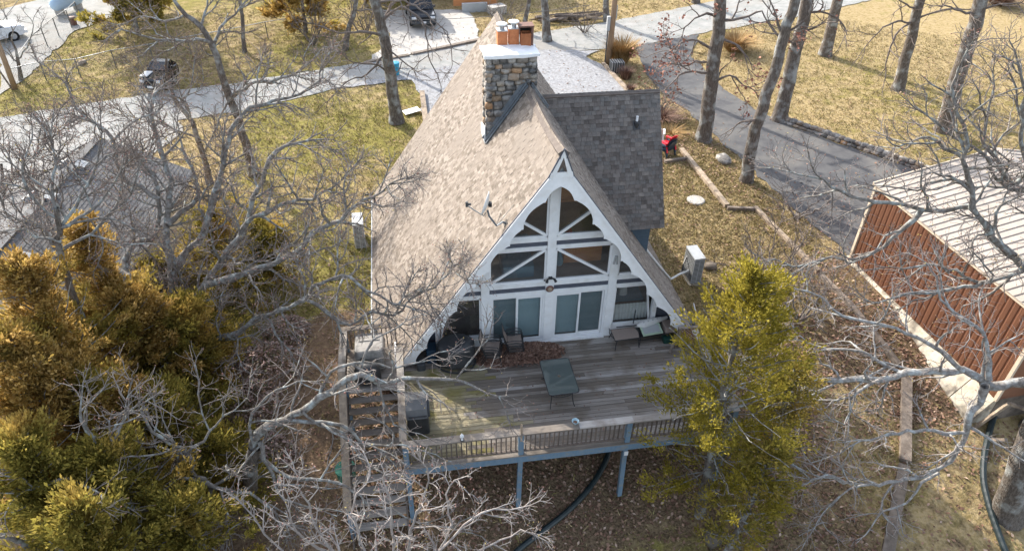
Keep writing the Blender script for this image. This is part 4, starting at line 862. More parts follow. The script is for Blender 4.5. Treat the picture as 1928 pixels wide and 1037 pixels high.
# small things on the railing
t = thing('glass_bowl', atz(1083, 797, .925), 'pale blue glass bowl standing on the front rail cap', 'bowl'); p = t.location
MB().lathe(p, [(.045, 0), (.05, .02), (.10, .09), (.11, .12), (.10, .12), (.045, .03), (.001, .025)], 16).build('bowl', mat('blue_glass', (.35, .5, .55), rough=.15), t, smooth=True)
MB().lathe((p[0]-.01, p[1]+.02, p[2]+.03), [(.06, 0), (.07, .03), (.001, .035)], 10).build('contents', M['litter'], t)
t = thing('small_lantern', atz(870, 829, .925), 'small black and white lantern on the front rail cap', 'lantern'); p = t.location
MB().lathe(p, [(.055, 0), (.06, .03), (.045, .05), (.045, .15), (.06, .16)], 8).build('body', M['blackmetal'], t); MB().lathe((p[0], p[1], p[2]+.16), [(.06, 0), (.05, .06), (.015, .1), (.01, .13)], 8).build('cap', M['white_trim'], t)
MB().box(p[0]-.03, p[0]+.03, p[1]-.05, p[1]-.04, p[2]+.06, p[2]+.13).build('glass', M['white_trim'], t)
single(MB().box(-1.69, -1.63, -4.76, -4.72, .6, 1.25).tube([(-1.66, -4.73, 1.25), (-1.66, -4.73, 1.31)], [.035, .015], 8), 'wooden_stake', M['tan_wood'], 'slim wooden stake fixed upright to the middle rail post', 'stake')
single(MB().box(1.50, 1.62, -4.722, -4.716, -.62, -.44), 'post_notice', M['white_trim'], 'small white notice on the deck post under the beam', 'notice')
# the drift of oak leaves
def leaves(name, P, Nn, size, m, seed, parent=None, kind='stuff'):
    """folded leaf quads: P (n,3) positions, Nn (n,3) normals"""
    r = np.random.default_rng(seed); n = len(P); a = r.uniform(0, 6.283, n); t = np.stack([np.cos(a), np.sin(a), r.uniform(-.25, .25, n)], 1); t -= Nn*(t*Nn).sum(1, keepdims=True); t /= np.linalg.norm(t, axis=1, keepdims=True)
    b = np.cross(Nn, t); L = (size*r.uniform(.6, 1.35, n))[:, None]; w = L*r.uniform(.45, .75, n)[:, None]; c = (L*r.uniform(-.1, .3, n)[:, None])*Nn
    V = np.stack([P-t*L/2, P+b*w/2+c, P+t*L/2, P-b*w/2+c*.6], 1).reshape(-1, 3); i = np.arange(n)[:, None]*4; F = np.concatenate([np.concatenate([i, i+1, i+2], 1), np.concatenate([i, i+2, i+3], 1)], 0)
    return npmesh(name, V, F, m, parent=parent, kind=kind)
def pileh(x, y):
    dx = (x+1.0)/1.55; dy = (y+.66)/.56; q = dx*dx+dy*dy; return max(0, .33*(1-q))*(1+.3*math.sin(x*5)*math.cos(y*7))
pm = MB(); nx, ny = 30, 14
for j in range(ny+1):
    for i in range(nx+1): x, y = -2.45+2.8*i/nx, -1.14+1.05*j/ny; pm.v.append((x, y, -.01+pileh(x, y)))
pm.f = [(j*(nx+1)+i, j*(nx+1)+i+1, (j+1)*(nx+1)+i+1, (j+1)*(nx+1)+i) for j in range(ny) for i in range(nx)]
LP = thing('leaf_pile', (-1.05, -.62, 0), 'drift of dry brown oak leaves heaped under the chairs by the door', 'leaf pile')
pm.build('heap', M['leafpile'], LP, recalc=False)
q = np.random.default_rng(3); P = []; 
while len(P) < 5200:
    x, y = q.normal(-1.05, .78), q.normal(-.62, .30)
    if y > -.1 or ((x+1.05)/1.6)**2+((y+.6)/.62)**2 > 1: continue
    P.append((x, y, .005+pileh(x, y)+q.uniform(0, .03)))
Nn = q.normal(0, .45, (len(P), 3)); Nn[:, 2] = 1; Nn /= np.linalg.norm(Nn, axis=1, keepdims=True)
leaves('leaves', np.array(P), Nn, .105, M['leafpile'], 4, LP)
P = np.stack([q.uniform(-4.8, 4.7, 420), q.uniform(-4.7, -.1, 420), np.full(420, .012)], 1); Nn = q.normal(0, .3, (420, 3)); Nn[:, 2] = 1; Nn /= np.linalg.norm(Nn, axis=1, keepdims=True)
o = leaves('scattered_leaves', P, Nn, .06, M['leafpile'], 5)
tag(o, 'loose dry leaves scattered thinly over the deck planks', 'leaves')
# satellite dish on the left slope
base = rp(-1, -.42, (1.50)/K); nl = np.array((-1/SL, 0, K/SL))
D = thing('satellite_dish', base, 'grey satellite dish on a bent mast on the left roof slope near the gable', 'satellite dish')
pts = [base, base+nl*.12, aty(935, 425, -.45), aty(921, 407, -.45), aty(918, 396, -.45)]
MB().tube(pts, [.035, .035, .03, .03, .03], 8).build('mast', M['flash'], D); f = MB(); f.beam(base+nl*.02-(0, .12, 0), base+nl*.02+(0, .12, 0), .16, .02, nl); f.build('foot', M['blackmetal'], D)
MB().tube([aty(935, 425, -.45), rp(-1, -.1, 1.2/K)+nl*.03], .01, 5).build('strut', M['blackmetal'], D); MB().tube([aty(935, 425, -.45), rp(-1, .25, 1.55/K)+nl*.03], .01, 5).build('strut', M['blackmetal'], D)
c0 = aty(917, 386, -.45); topp, botp = aty(925, 364, -.45), aty(911, 406, -.45); ua = (topp-botp); hl = np.linalg.norm(ua)/2; ua /= 2*hl; na = np.cross(cc-CAM if False else (topp+botp)/2-CAM, ua); na /= np.linalg.norm(na); na = na if na[0] < 0 else -na; va = np.cross(na, ua); cc = (topp+botp)/2
d = MB(); n = 22; rings = [(0, .0), (.35, .012), (.7, .045), (1, .09)]
for rr, dp in rings:
    for k in range(n): a = 6.283*k/n; d.v.append(tuple(cc+ua*math.cos(a)*hl*rr+va*math.sin(a)*hl*.92*rr+na*dp))
for rr, dp in rings[::-1]:
    for k in range(n): a = 6.283*k/n; d.v.append(tuple(cc+ua*math.cos(a)*hl*rr+va*math.sin(a)*hl*.92*rr+na*(dp-.018)))
d.f = [(l*n+i, l*n+(i+1) % n, (l+1)*n+(i+1) % n, (l+1)*n+i) for l in range(7) for i in range(n)]
d.build('reflector', M['hvac_white'], D, smooth=True)
MB().tube([cc-na*.03-ua*hl*.7, botp, aty(895, 397, -.5), aty(880, 387, -.55)], .018, 6).build('feed_arm', M['flash'], D)
lb = np.array(aty(879, 385, -.55)); f = MB(); f.tube([lb-(0, 0, .07), lb+(0, 0, .08)], .04, 8); f.tube([lb, lb+np.array((.12, 0, .0))], .035, 8); f.build('receiver', M['darkplastic'], D)
f = MB(); f.box(*[v for c in range(3) for v in (cc[c]-(.06 if c else -.02), cc[c]+(.06 if c else .12))]); f.build('bracket', M['blackmetal'], D)
# heat-pump units
def hvac(loc, rz_, casing, label):
    t = lthing('heat_pump', loc, label, 'heat pump', 'outdoor heat-pump units', rz_)
    MB().box(-.22, .22, -.47, .47, .08, 1.30).build('casing', M[casing], t)
    MB().box(-.30, .32, -.55, .55, -.06, .06).build('pad', M['stained_concrete'], t)
    for y in (-.36, .36): MB().box(-.2, .2, y-.03, y+.03, .06, .08).build('foot', M['galv'], t)
    g = MB().box(-.226, -.221, -.43, .43, .14, 1.24).build('coil_grille', M['black'], t); b = MB()
    for k in range(15): b.box(-.236, -.227, -.43, .43, .16+k*.072, .172+k*.072)
    for k in range(7): b.box(-.24, -.236, -.40+k*.133, -.39+k*.133, .14, 1.24)
    b.build('slats', M['hvac'], g, kind='stuff')
    g = MB().box(-.19, .19, -.478, -.471, .12, 1.24).build('end_grille', M['black'], t); b = MB()
    for k in range(17): b.box(-.19, .19, -.486, -.479, .14+k*.066, .172+k*.066)
    b.box(-.012, .012, -.49, -.486, .12, 1.24); b.build('slats', M[casing], g, kind='stuff')
    MB().box(-.235, .235, -.485, .485, 1.30, 1.33).build('lid', M[casing], t)
    return t
hvac((7.14, 4.58, TZ(7.14, 4.58)), R_(2), 'hvac', 'tall grey heat-pump unit on a pad right of the A-frame')
hvac((-6.58, 9.0, TZ(-6.58, 9)-.1), R_(3), 'hvac_white', 'pale heat-pump unit on the grass under the left eave')
cb = MB(); pts = [rp(1, 3.3, 4.3/K)+np.array((.03, 0, .05)), rp(1, 3.35, 4.75/K)+np.array((.05, 0, .05)), rp(1, 3.6, 5.2/K)+np.array((.05, 0, .05)), rp(1, 3.9, 5.6/K)+np.array((.05, 0, .05)), rp(1, 4.15, 6.0/K)+np.array((.06, 0, .06)), (6.5, 4.3, -1.05), (6.9, 4.4, -1.0)]
cb.tube(pts, .045, 8); cb.build('line_cover', M['hvac_white'], HOUSE)
MB().tube([(6.55, 4.3, -1.1), (6.7, 4.6, -.8), (6.95, 4.9, -.55)], .03, 6).build('hose', M['blackmetal'], HOUSE)
# coil of hose by the left eave
f = MB(); c = np.array(G(694, 392, .15))
for k in range(3): f.tube([c+np.array((.3*math.cos(a)+k*.03, .12*math.sin(a), .35+.3*math.sin(a)+.03*k)) for a in np.linspace(0, 6.28, 17)], .018, 5, cap=False)
single(f, 'hose_coil', M['blackmetal'], 'coiled black hose hanging at the left eave of the house', 'hose')
# ================================================================ the metal shed
def steps(a, b, n): return [a+(b-a)*i/n for i in range(n+1)]
SA = np.array((14.42, 4.75)); SD = np.array((.075, -1.0)); SD /= np.linalg.norm(SD); SN = np.array((SD[1], -SD[0]))*-1     # SN points away from the wall face into the shed
if SN[0] < 0: SN = -SN
SLEN, SW, ZF, ZE, ZR = 8.45, 5.2, -1.36, 2.25, 3.25
SHED = thing('metal_shed', (SA[0]+2.5, 0, -1.5), 'brown metal shed with cream ribbed roof beside the asphalt driveway', 'shed')
def sp(l, d, z): p = SA+SD*l+SN*d; return np.array((p[0], p[1], z))
MB().prism([sp(0, .02, ZF), sp(SLEN, .02, ZF), sp(SLEN, .02, ZE), sp(0, .02, ZE)], tuple(sp(0, .1, 0)-sp(0, 0, 0))).build('wall', M['shedbrown'], SHED)
for l in (0, SLEN): MB().prism([sp(l, .12, ZF), sp(l, 2*SW, ZF), sp(l, 2*SW, ZE), sp(l, SW, ZR), sp(l, .12, ZE)], tuple(SD*.06*(-1 if l else 1))+(0,)).build('end_wall', M['shedbrown'], SHED)
MB().prism([sp(0, 2*SW, ZF), sp(SLEN, 2*SW, ZF), sp(SLEN, 2*SW, ZE), sp(0, 2*SW, ZE)], tuple(sp(0, .1, 0)-sp(0, 0, 0))).build('wall', M['shedbrown'], SHED)
np_ = 32
for k in range(np_):
    l = .12+(SLEN-.24)*(k+.5)/np_; a = sp(l-.115, .0, ZF+.01)
    MB().prism([sp(l-.10, .021, ZF+.02), sp(l-.10, .021, ZE-.02), sp(l-.085, -.004, ZE-.02), sp(l-.085, -.004, ZF+.02)], tuple(SD*.165)+(0,)).build('wall_panel', M['shedbrown'], SHED) if False else None
panel = MB(); panel.add([(-.5, 0, 0), (-.38, -1, 0), (.38, -1, 0), (.5, 0, 0), (-.5, 0, 1), (-.38, -1, 1), (.38, -1, 1), (.5, 0, 1)], [(0, 1, 5, 4), (1, 2, 6, 5), (2, 3, 7, 6), (4, 5, 6, 7), (3, 2, 1, 0)])
PM = panel.mesh('wall_panel', (0, 0, 0), M['shedbrown']); mini = MB(); mini.box(-.5, .5, -1, 0, 0, 1); MM = mini.mesh('minor_rib', (0, 0, 0), M['shedbrown'])
pw = (SLEN-.2)/np_; SN3 = np.array((*SN, 0)); SD3 = np.array((*SD, 0))
for k in range(np_):
    l = .1+pw*(k+.5); piece('wall_panel', PM, SHED, basis(sp(l, .018, ZF+.03), SD3*(pw*.84), SN3*.035, (0, 0, ZE-ZF-.06)))
st = MB()
for k in range(np_):
    for q in (-.17, .0, .17): l = .1+pw*(k+.5+q); st.prism([sp(l-.008, -.014, ZF+.03), sp(l+.008, -.014, ZF+.03), sp(l+.008, -.014, ZE-.03), sp(l-.008, -.014, ZE-.03)], tuple(-SN3*.012))
st.build('panel_flutes', M['shedbrown'], SHED, kind='stuff')
for l in (.0, SLEN): MB().beam(sp(l, -.03, ZF), sp(l, -.03, ZE), .10, .12, (*SD, 0)).build('corner_trim', M['cream'], SHED)
MB().beam(sp(0, -.03, ZE-.04), sp(SLEN, -.03, ZE-.04), .08, .09).build('eave_trim', M['cream'], SHED)
ov = .12
for sd in (0, 1):
    d0, d1 = (-.1, SW) if sd == 0 else (2*SW+.1, SW)
    rf = MB().prism([sp(-ov, d0, ZE+.02), sp(SLEN+ov, d0, ZE+.02), sp(SLEN+ov, d1, ZR+.02), sp(-ov, d1, ZR+.02)], (0, 0, .03)).build('roof_plane', M['shedroof'], SHED)
    nr_ = 27; rv = sp(0, d1, ZR)-sp(0, d0, ZE); rib = MB().add([(-.5, 0, 0), (-.25, 0, 1), (.25, 0, 1), (.5, 0, 0), (-.5, 1, 0), (-.25, 1, 1), (.25, 1, 1), (.5, 1, 0)], [(0, 1, 2, 3), (7, 6, 5, 4), (0, 4, 5, 1), (1, 5, 6, 2), (2, 6, 7, 3)]).mesh('roof_rib', (0, 0, 0), M['shedseam'])
    for k in range(nr_+1):
        l = -ov+.03+(SLEN+2*ov-.06)*k/nr_; piece('roof_rib', rib, rf, basis(sp(l, d0, ZE+.05), SD3*.045, rv, np.cross(SD3, rv)/np.linalg.norm(rv)*(.03 if np.cross(SD3, rv)[2] > 0 else -.03)))
MB().beam(sp(-ov, SW, ZR+.085), sp(SLEN+ov, SW, ZR+.085), .35, .05).build('ridge_flashing', M['shedroof'], SHED)
for d0 in (-.1, 2*SW+.1): MB().beam(sp(-ov-.02, d0, ZE+.03), sp(-ov-.02, SW, ZR+.03), .05, .14).build('rake_trim', M['cream'], SHED)
f = MB(); f.box(0, 0, 0, 0, 0, 0); f = MB()
o1 = [sp(l, -.04, ZF) for l in (-.25, SLEN)]; ot = [sp(-.3, -.42, -1.62), sp(SLEN, -.62, -2.25)]; ob = [sp(-.3, -.45, -2.2), sp(SLEN, -.68, -3.2)]
for q in range(8):
    t0, t1 = q/8+.002, (q+1)/8-.002; L2 = lambda A, t: A[0]*(1-t)+A[1]*t
    s_ = MB(); vs = []
    for t in (t0, t1): vs += [L2(o1, t), L2(ot, t)+(0, 0, random.Random(q).uniform(-.02, .02)), L2(ob, t), L2([sp(-.25, .3, -2.2), sp(SLEN, .3, -3.2)], t), L2([sp(-.25, .3, ZF), sp(SLEN, .3, ZF)], t)]
    s_.add(vs, [(0, 1, 2, 3, 4), (9, 8, 7, 6, 5), (0, 5, 6, 1), (1, 6, 7, 2), (4, 9, 5, 0), (2, 7, 8, 3), (3, 8, 9, 4)]); s_.build('foundation_block', M['stained_concrete'], SHED)
sl_ = MB().prism([sp(-.1, .2, ZF-.3), sp(SLEN, .2, ZF-1.5), sp(SLEN, 2*SW, ZF-1.5), sp(-.1, 2*SW, ZF-.3)], (0, 0, .28)); MB().add([sp(-.2, .1, ZF-1.2), sp(SLEN, .1, ZF-1.2), sp(SLEN, 2*SW, ZF-1.2), sp(-.2, 2*SW, ZF-1.2), sp(-.2, .1, ZF), sp(SLEN, .1, ZF), sp(SLEN, 2*SW, ZF), sp(-.2, 2*SW, ZF)], [(3, 2, 1, 0), (4, 5, 6, 7), (0, 1, 5, 4), (1, 2, 6, 5), (2, 3, 7, 6), (3, 0, 4, 7)]).build('floor_slab', M['greytimber'], SHED)
# timber frame leaning at the near end of the shed
t = thing('timber_frame', sp(SLEN+.8, .3, -2.6), 'dark timber lean-to frame at the near corner of the shed', 'timber frame')
for a, b_ in ((sp(SLEN+.1, -.5, -2.7), sp(SLEN+.35, .1, -1.2)), (sp(SLEN+.3, -.2, -3.0), sp(SLEN+1.2, -.4, -1.9)), (sp(SLEN+.2, .2, -1.3), sp(SLEN+1.6, 1.6, -1.3)), (sp(SLEN+.5, -.9, -2.9), sp(SLEN+1.5, -.6, -2.8))): MB().beam(a, b_, .1, .1).build('timber', M['tan_wood'] if b_[2] > -1.5 else M['greytimber'], t)

# ================================================================ landscape timbers
def timber(pa, pb, w, h, m, label, n=1):
    a, b_ = G(*pa), G(*pb); t = thing('landscape_timber', (a+b_)/2, label, 'timber')
    for k in range(n):
        p, q = a+(b_-a)*k/n, a+(b_-a)*(k+1)/n; p[2] = TZ(p[0], p[1]); q[2] = TZ(q[0], q[1]); d = (q-p)/np.linalg.norm(q-p); off = np.array((0, 0, h/2-.04))
        MB().beam(p+d*.012+off, q-d*.012+off, w, h).build('beam', M[m], t)
    return t
timber((1282, 285), (1368, 392), .24, .26, 'tan_wood', 'long pale timber edging running from the red chairs to the bend in the border', 3)
timber((1368, 395), (1420, 397), .16, .22, 'greytimber', 'short grey timber joining the two long border timbers')
timber((1420, 394), (1540, 515), .2, .24, 'tan_wood', 'pale border timber under the bare branching shrub', 3)
timber((1545, 522), (1690, 690), .2, .22, 'greytimber', 'weathered border timber half buried along the strip beside the shed', 3)
timber((1250, 307), (1296, 301), .18, .2, 'greytimber', 'short grey timber beside the red lawn chairs')
timber((1705, 706), (1702, 872), .34, .26, 'greytimber', 'upper heavy railway sleeper lying on the leaf litter below the shed', 1)
timber((1700, 880), (1668, 1050), .34, .26, 'greytimber', 'lower heavy railway sleeper running out of the foreground', 1)
timber((1135, 122), (1184, 176), .26, .22, 'tan_wood', 'pale timber edging the gravel parking near the utility pole', 2)
timber((795, 178), (803, 243), .3, .3, 'tan_wood', 'pale timber edging the gravel beside the left lawn', 2)
timber((640, 700), (655, 830), .12, .12, 'greytimber', 'grey timber lying beside the outer stair rail')
# ================================================================ stone edging along the driveway
ED = Gxy([(1470, 229), (1531, 250), (1602, 275), (1690, 306), (1775, 338)])
E_ = thing('stone_edging', (*ED[1], TZ(*ED[1])), 'low edging of stacked grey stones between the driveway and the lawn', 'stone edging')
r_ = random.Random(12); LUMP2 = LUMPS
for a, b_ in zip(ED[:-1], ED[1:]):
    a, b_ = np.array(a), np.array(b_); L_ = np.linalg.norm(b_-a); d = (b_-a)/L_; s = 0
    while s < L_:
        w = r_.uniform(.28, .5)
        for lay in range(2):
            p = a+d*(s+w/2+lay*.1); ang = math.atan2(d[1], d[0])+r_.uniform(-.2, .2); z = TZ(*p)+.05+lay*.17
            piece('stone', r_.choice(LUMP2), E_, basis((p[0]-d[1]*.12*lay, p[1]+d[0]*.12*lay, z), (math.cos(ang)*w, math.sin(ang)*w, 0), (-math.sin(ang)*.3, math.cos(ang)*.3, 0), (0, 0, r_.uniform(.15, .24))))
        s += w+.01
for px, py, s, lab in ((1362, 301, .8, 'pale boulder in the dry grass between the two driveway oaks'), (1338, 502, .5, 'brown rock in the leaves right of the heat-pump pad'), (1345, 1010, .7, 'pale upright rock in the litter below the yellow-green cedar'), (155, 118, .5, 'dark stone on the fenced lawn')):
    p = G(px, py, .1); o = bpy.data.objects.new('boulder', LUMPS[int(px) % 9]); COL.objects.link(o); o.location = p; o.scale = (s, s*.7, s*.5); o.rotation_euler = (0, 0, px); tag(o, lab, 'rock', 'loose rocks')
    if 'rock' in lab and 'boulder' not in lab: o.data = LUMPS[int(px) % 9].copy(); o.data.materials[0] = M['darkrock']
# ================================================================ yard things
p = G(1310, 378); single(MB().lathe((p[0], p[1], p[2]-.02), [(.44, 0), (.44, .07), (.40, .10), (.0, .115)], 28), 'septic_lid', M['concrete'], 'round pale concrete lid set in the right-hand lawn', 'lid', smooth=False)
# stacked red and navy plastic lawn chairs
def lawn_chair(loc, rz_, m, label):
    t = lthing('plastic_lawn_chair', loc, label, 'chair', 'stacked plastic lawn chairs', rz_)
    b = MB()
    for k in range(5): x = -.24+k*.12; b.box(x-.052, x+.052, -.25, .27, .30-.0, .325)
    b.build('seat', M[m], t); b = MB()
    for k in range(5): x = -.24+k*.12; h = .92-.5*abs(x)*abs(x)*2.2; b.prism([(x-.053, .25, .32), (x+.053, .25, .32), (x+.06, .46, h), (x-.06, .46, h)], (0, .025, 0))
    b.build('backrest', M[m], t)
    for s in (-1, 1):
        MB().box(s*.34-.065, s*.34+.065, -.32, .36, .50, .53).build('armrest', M[m], t)
        MB().beam((s*.34, -.27, .5), (s*.36, -.30, 0), .09, .04, (0, 1, 0)).build('front_leg', M[m], t); MB().beam((s*.32, .26, .5), (s*.34, .44, 0), .09, .04, (0, 1, 0)).build('rear_leg', M[m], t)
    return t
p = G(1255, 290)
for k, (m, lab) in enumerate((('navy', 'dark blue plastic lawn chair at the bottom of the stack by the dormer'), ('navy', 'dark blue plastic lawn chair under the red one in the stack'), ('red', 'bright red plastic lawn chair on top of the stack by the dormer'))): lawn_chair((p[0]-.1, p[1]+.02*k, p[2]+.16*k), R_(-150), m, lab)
p = G(1246, 262); lawn_chair((p[0]-.3, p[1], p[2]), R_(160), 'white', 'white plastic lawn chair half hidden behind the dormer roof')
# crate, ornamental grass and shrubs by the pole
def tuft(name, loc, h, rad, n, m, label, cat, group=None, seed=0, droop=.5):
    r = np.random.default_rng(seed); a = r.uniform(0, 6.283, n); q = rad*np.sqrt(r.uniform(0, 1, n)); b0 = np.stack([q*.4*np.cos(a), q*.4*np.sin(a), np.zeros(n)], 1)
    hh = h*r.uniform(.6, 1.1, n); out = np.stack([np.cos(a), np.sin(a), np.zeros(n)], 1)*(q*droop+.1*h*r.uniform(0, 1, n))[:, None]; sd = np.stack([-np.sin(a), np.cos(a), np.zeros(n)], 1)*(.018*h+.006)
    mid = b0+out*.45; mid[:, 2] = hh*.65; tip = b0+out*1.5; tip[:, 2] = hh
    V = np.stack([b0-sd, b0+sd, mid+sd*.8, mid-sd*.8, tip], 1).reshape(-1, 3); i = np.arange(n)[:, None]*5; F = np.concatenate([np.concatenate([i, i+1, i+2], 1), np.concatenate([i, i+2, i+3], 1), np.concatenate([i+3, i+2, i+4], 1)], 0)
    V = V+np.array(loc); o = npmesh(name, V, F, m, off=tuple(loc)); o.location = loc; return tag(o, label, cat, group)
tuft('ornamental_grass', G(1168, 118), 1.5, 1.1, 900, M['ornamental'], 'large tan ornamental grass clump beside the utility pole', 'grass clump', seed=1, droop=.7)
tuft('ornamental_grass', G(1158, 112), .8, .6, 300, M['ornamental'], 'small tan grass clump at the left foot of the utility pole', 'grass clump', seed=2)
tuft('ornamental_grass', G(1178, 148), .7, .7, 420, M['leafpile'], 'rusty brown grass clump below the wire crate', 'grass clump', seed=3)
tuft('ornamental_grass', G(1187, 172), .45, .45, 260, M['leafpile'], 'small red-brown tuft at the end of the gravel timber', 'grass clump', seed=4)
tuft('ornamental_grass', G(1382, 95), 1.1, 1.3, 700, M['ornamental'], 'round tan shrub on the dry lawn across the driveway', 'shrub', seed=5, droop=.9)
tuft('ornamental_grass', G(1247, 225), .6, .9, 420, M['leafpile'], 'low brown shrub beside the dormer gable', 'shrub', seed=6, droop=1.1)
tuft('ornamental_grass', G(1262, 255), .4, .7, 300, M['ornamental'], 'dry brown tuft above the red lawn chairs', 'grass clump', seed=16, droop=1.1)
tuft('ornamental_grass', G(1880, 8), 1.0, 1.6, 700, M['leafpile'], 'dark brown shrub at the far right end of the dry lawn', 'shrub', seed=7, droop=1.)
p = G(1160, 135); t = thing('wire_crate', p, 'grey wire-sided crate beside the gravel timber', 'crate')
MB().box(p[0]-.42, p[0]+.42, p[1]-.35, p[1]+.35, p[2], p[2]+.72).build('box', M['darkplastic'], t)
for k in range(6): x = p[0]-.4+k*.16; MB().box(x-.02, x+.02, p[1]-.37, p[1]-.352, p[2]+.05, p[2]+.74).build('bar', M['galv'], t); MB().box(x-.02, x+.02, p[1]-.352, p[1]+.36, p[2]+.722, p[2]+.74).build('bar', M['galv'], t)
p = G(775, 213); single(MB().beam(p+(-.45, -.2, .12), p+(.45, .12, .2), .6, .03), 'white_board', M['white'], 'white board lying on the lawn beside the left oak trunk', 'board')
p = G(746, 142); t = thing('blue_bin', p, 'small bright blue bin behind the left oak trunk', 'bin'); MB().lathe(p, [(.2, 0), (.25, .75), (.27, .75), (.27, .8)], 12).build('body', M['teal'], t); MB().lathe((p[0], p[1], p[2]+.8), [(.28, 0), (.26, .06), (.02, .09)], 12).build('lid', M['teal'], t)
p = G(655, 905); t = thing('green_bin', p, 'green plastic bin on the ground left of the stair foot', 'bin'); MB().lathe(p, [(.26, 0), (.31, .6), (.33, .6), (.33, .65)], 14).build('body', mat('green_bin_plastic', (.03, .22, .15), rough=.5), t)
p = G(452, 936, .1); single(MB().prism([p+(-.4, -.3, 0), p+(.35, -.35, .05), p+(.45, .3, .1), p+(-.2, .4, .02)], (0, 0, .03)), 'blue_tarpaulin', M['teal'], 'crumpled bright blue tarpaulin among the cedars', 'tarpaulin')
# black drain pipes
def pipe(px, rad, label, dz=.1):
    pts = [G(*q, rad) for q in px]; out = []
    for i in range(len(pts)-1):
        p0, p1, p2, p3 = pts[max(0, i-1)], pts[i], pts[i+1], pts[min(len(pts)-1, i+2)]
        for t in np.linspace(0, 1, 7)[:-1]: out.append(.5*((2*p1)+(-p0+p2)*t+(2*p0-5*p1+4*p2-p3)*t*t+(-p0+3*p1-3*p2+p3)*t**3))
    out.append(pts[-1]); return single(MB().tube(out, [rad*(1+.05*(i % 2)) for i in range(len(out))], 10), 'drain_pipe', M['rubber'], label, 'pipe')
pipe([(1150, 835), (1140, 868), (1112, 915), (1070, 960), (1020, 1000), (975, 1035), (940, 1075)], .09, 'black drain pipe curving out from under the deck')
pipe([(1873, 780), (1862, 815), (1853, 860), (1852, 905), (1862, 950), (1875, 990), (1893, 1037), (1915, 1090)], .10, 'black drain pipe on the ground beside the leaning oak at the right edge')
# ================================================================ utility pole, wires
pb = G(1145, 121); PX, PY = pb[0], pb[1]
t = thing('utility_pole', pb, 'brown wooden utility pole with a meter box beside the gravel parking', 'utility pole')
MB().tube([(PX, PY, pb[2]-.2), (PX+.05, PY, 4), (PX+.12, PY, 9.5)], [.20, .18, .14], 12).build('pole', M['polewood'], t, smooth=True)
MB().box(PX-.36, PX-.16, PY-.14, PY+.10, pb[2]+2.3, pb[2]+3.2).build('meter_box', M['hvac'], t); MB().tube([(PX-.27, PY-.1, pb[2]), (PX-.27, PY-.1, pb[2]+2.3)], .045, 8).build('conduit', M['darkplastic'], t); MB().box(PX+.13, PX+.25, PY-.1, PY+.06, pb[2]+3.0, pb[2]+3.9).build('meter_box', M['hvac'], t)
MB().box(PX-.9, PX+1.1, PY-.06, PY+.06, 8.6, 8.72).build('cross_arm', M['polewood'], t)
def sag(a, b_, s, n=12): a, b_ = np.array(a, float), np.array(b_, float); return [a+(b_-a)*i/n-np.array((0, 0, s*4*(i/n)*(1-i/n))) for i in range(n+1)]
pl = G(28, 168); t = thing('leaning_pole', pl, 'weathered pole with a guy wire at the corner of the chain-link fence', 'utility pole')
MB().tube([pl-(0, 0, .2), aty(10, 118, pl[1]-.2), aty(-12, 60, pl[1]-.4)], [.16, .15, .13], 10).build('pole', M['polewood'], t, smooth=True); MB().tube([pl+(-.1, -.1, 0), pl+(-.45, -.1, 1.6)], .05, 6).build('stub', M['greytimber'], t)
single(MB().tube(sag(aty(-12, 60, pl[1]-.4), (-26, 60, 9), .4), .02, 4), 'power_cable', M['wire'], 'overhead cable running up from the leaning pole past the propane tank', 'cable')
single(MB().tube(sag(aty(118, 36, 36.), aty(420, -30, 44.), .5), .022, 4), 'power_cable', M['galv'], 'pale overhead cable crossing in front of the far left cedars', 'cable')
single(MB().tube(sag(aty(700, 38, 33.), aty(1110, 10, PY), .3), .016, 4), 'power_cable', M['wire'], 'thin overhead cable crossing above the neighbour driveway to the pole', 'cable')
# ================================================================ chain-link fence
def fence(px, h, label, px2=None):
    pts = [G(*q) for q in px]; t = thing('chainlink_fence', pts[0], label, 'fence', 'chain-link fence runs')
    for p in pts: MB().tube([p-(0, 0, .1), p+(0, 0, h)], .035, 6).build('post', M['fencepost'], t)
    wires = MB()
    for a, b_ in zip(pts[:-1], pts[1:]):
        MB().tube([a+(0, 0, h-.03), b_+(0, 0, h-.03)], .024, 6).build('top_rail', M['fencewire'], t)
        L_ = np.linalg.norm(b_-a); n = int(L_/.16)
        for k in range(-6, n):
            for s in (0, 1):
                u0, u1 = k*.16, k*.16+h*.8; z0, z1 = .05, h-.05
                if u0 < 0: z0 += (z1-z0)*(-u0)/(u1-u0); u0 = 0
                if u1 > L_: z1 = z0+(z1-z0)*(L_-u0)/(u1-u0) if u1 > u0 else z1; u1 = L_
                if u1 <= u0: continue
                za, zb_ = (z0, z1) if s == 0 else (h-z0, h-z1)
                p, q = a+(b_-a)*u0/L_+(0, 0, za), a+(b_-a)*u1/L_+(0, 0, zb_); d = np.array((0, 0, .006))
                wires.add([p-d, q-d, q+d, p+d], [(0, 1, 2, 3)])
    wires.build('mesh', M['fencewire'], t, recalc=False, kind='stuff'); return t
fence([(33, 166), (88, 152), (153, 147), (220, 130), (290, 118), (360, 103), (430, 90), (505, 74), (580, 62)], 1.25, 'chain-link fence along the roadside of the left lawn')
fence([(33, 166), (68, 112), (90, 88), (112, 70), (136, 54), (152, 38)], 1.35, 'chain-link fence between the left lawn and the gravel yard')
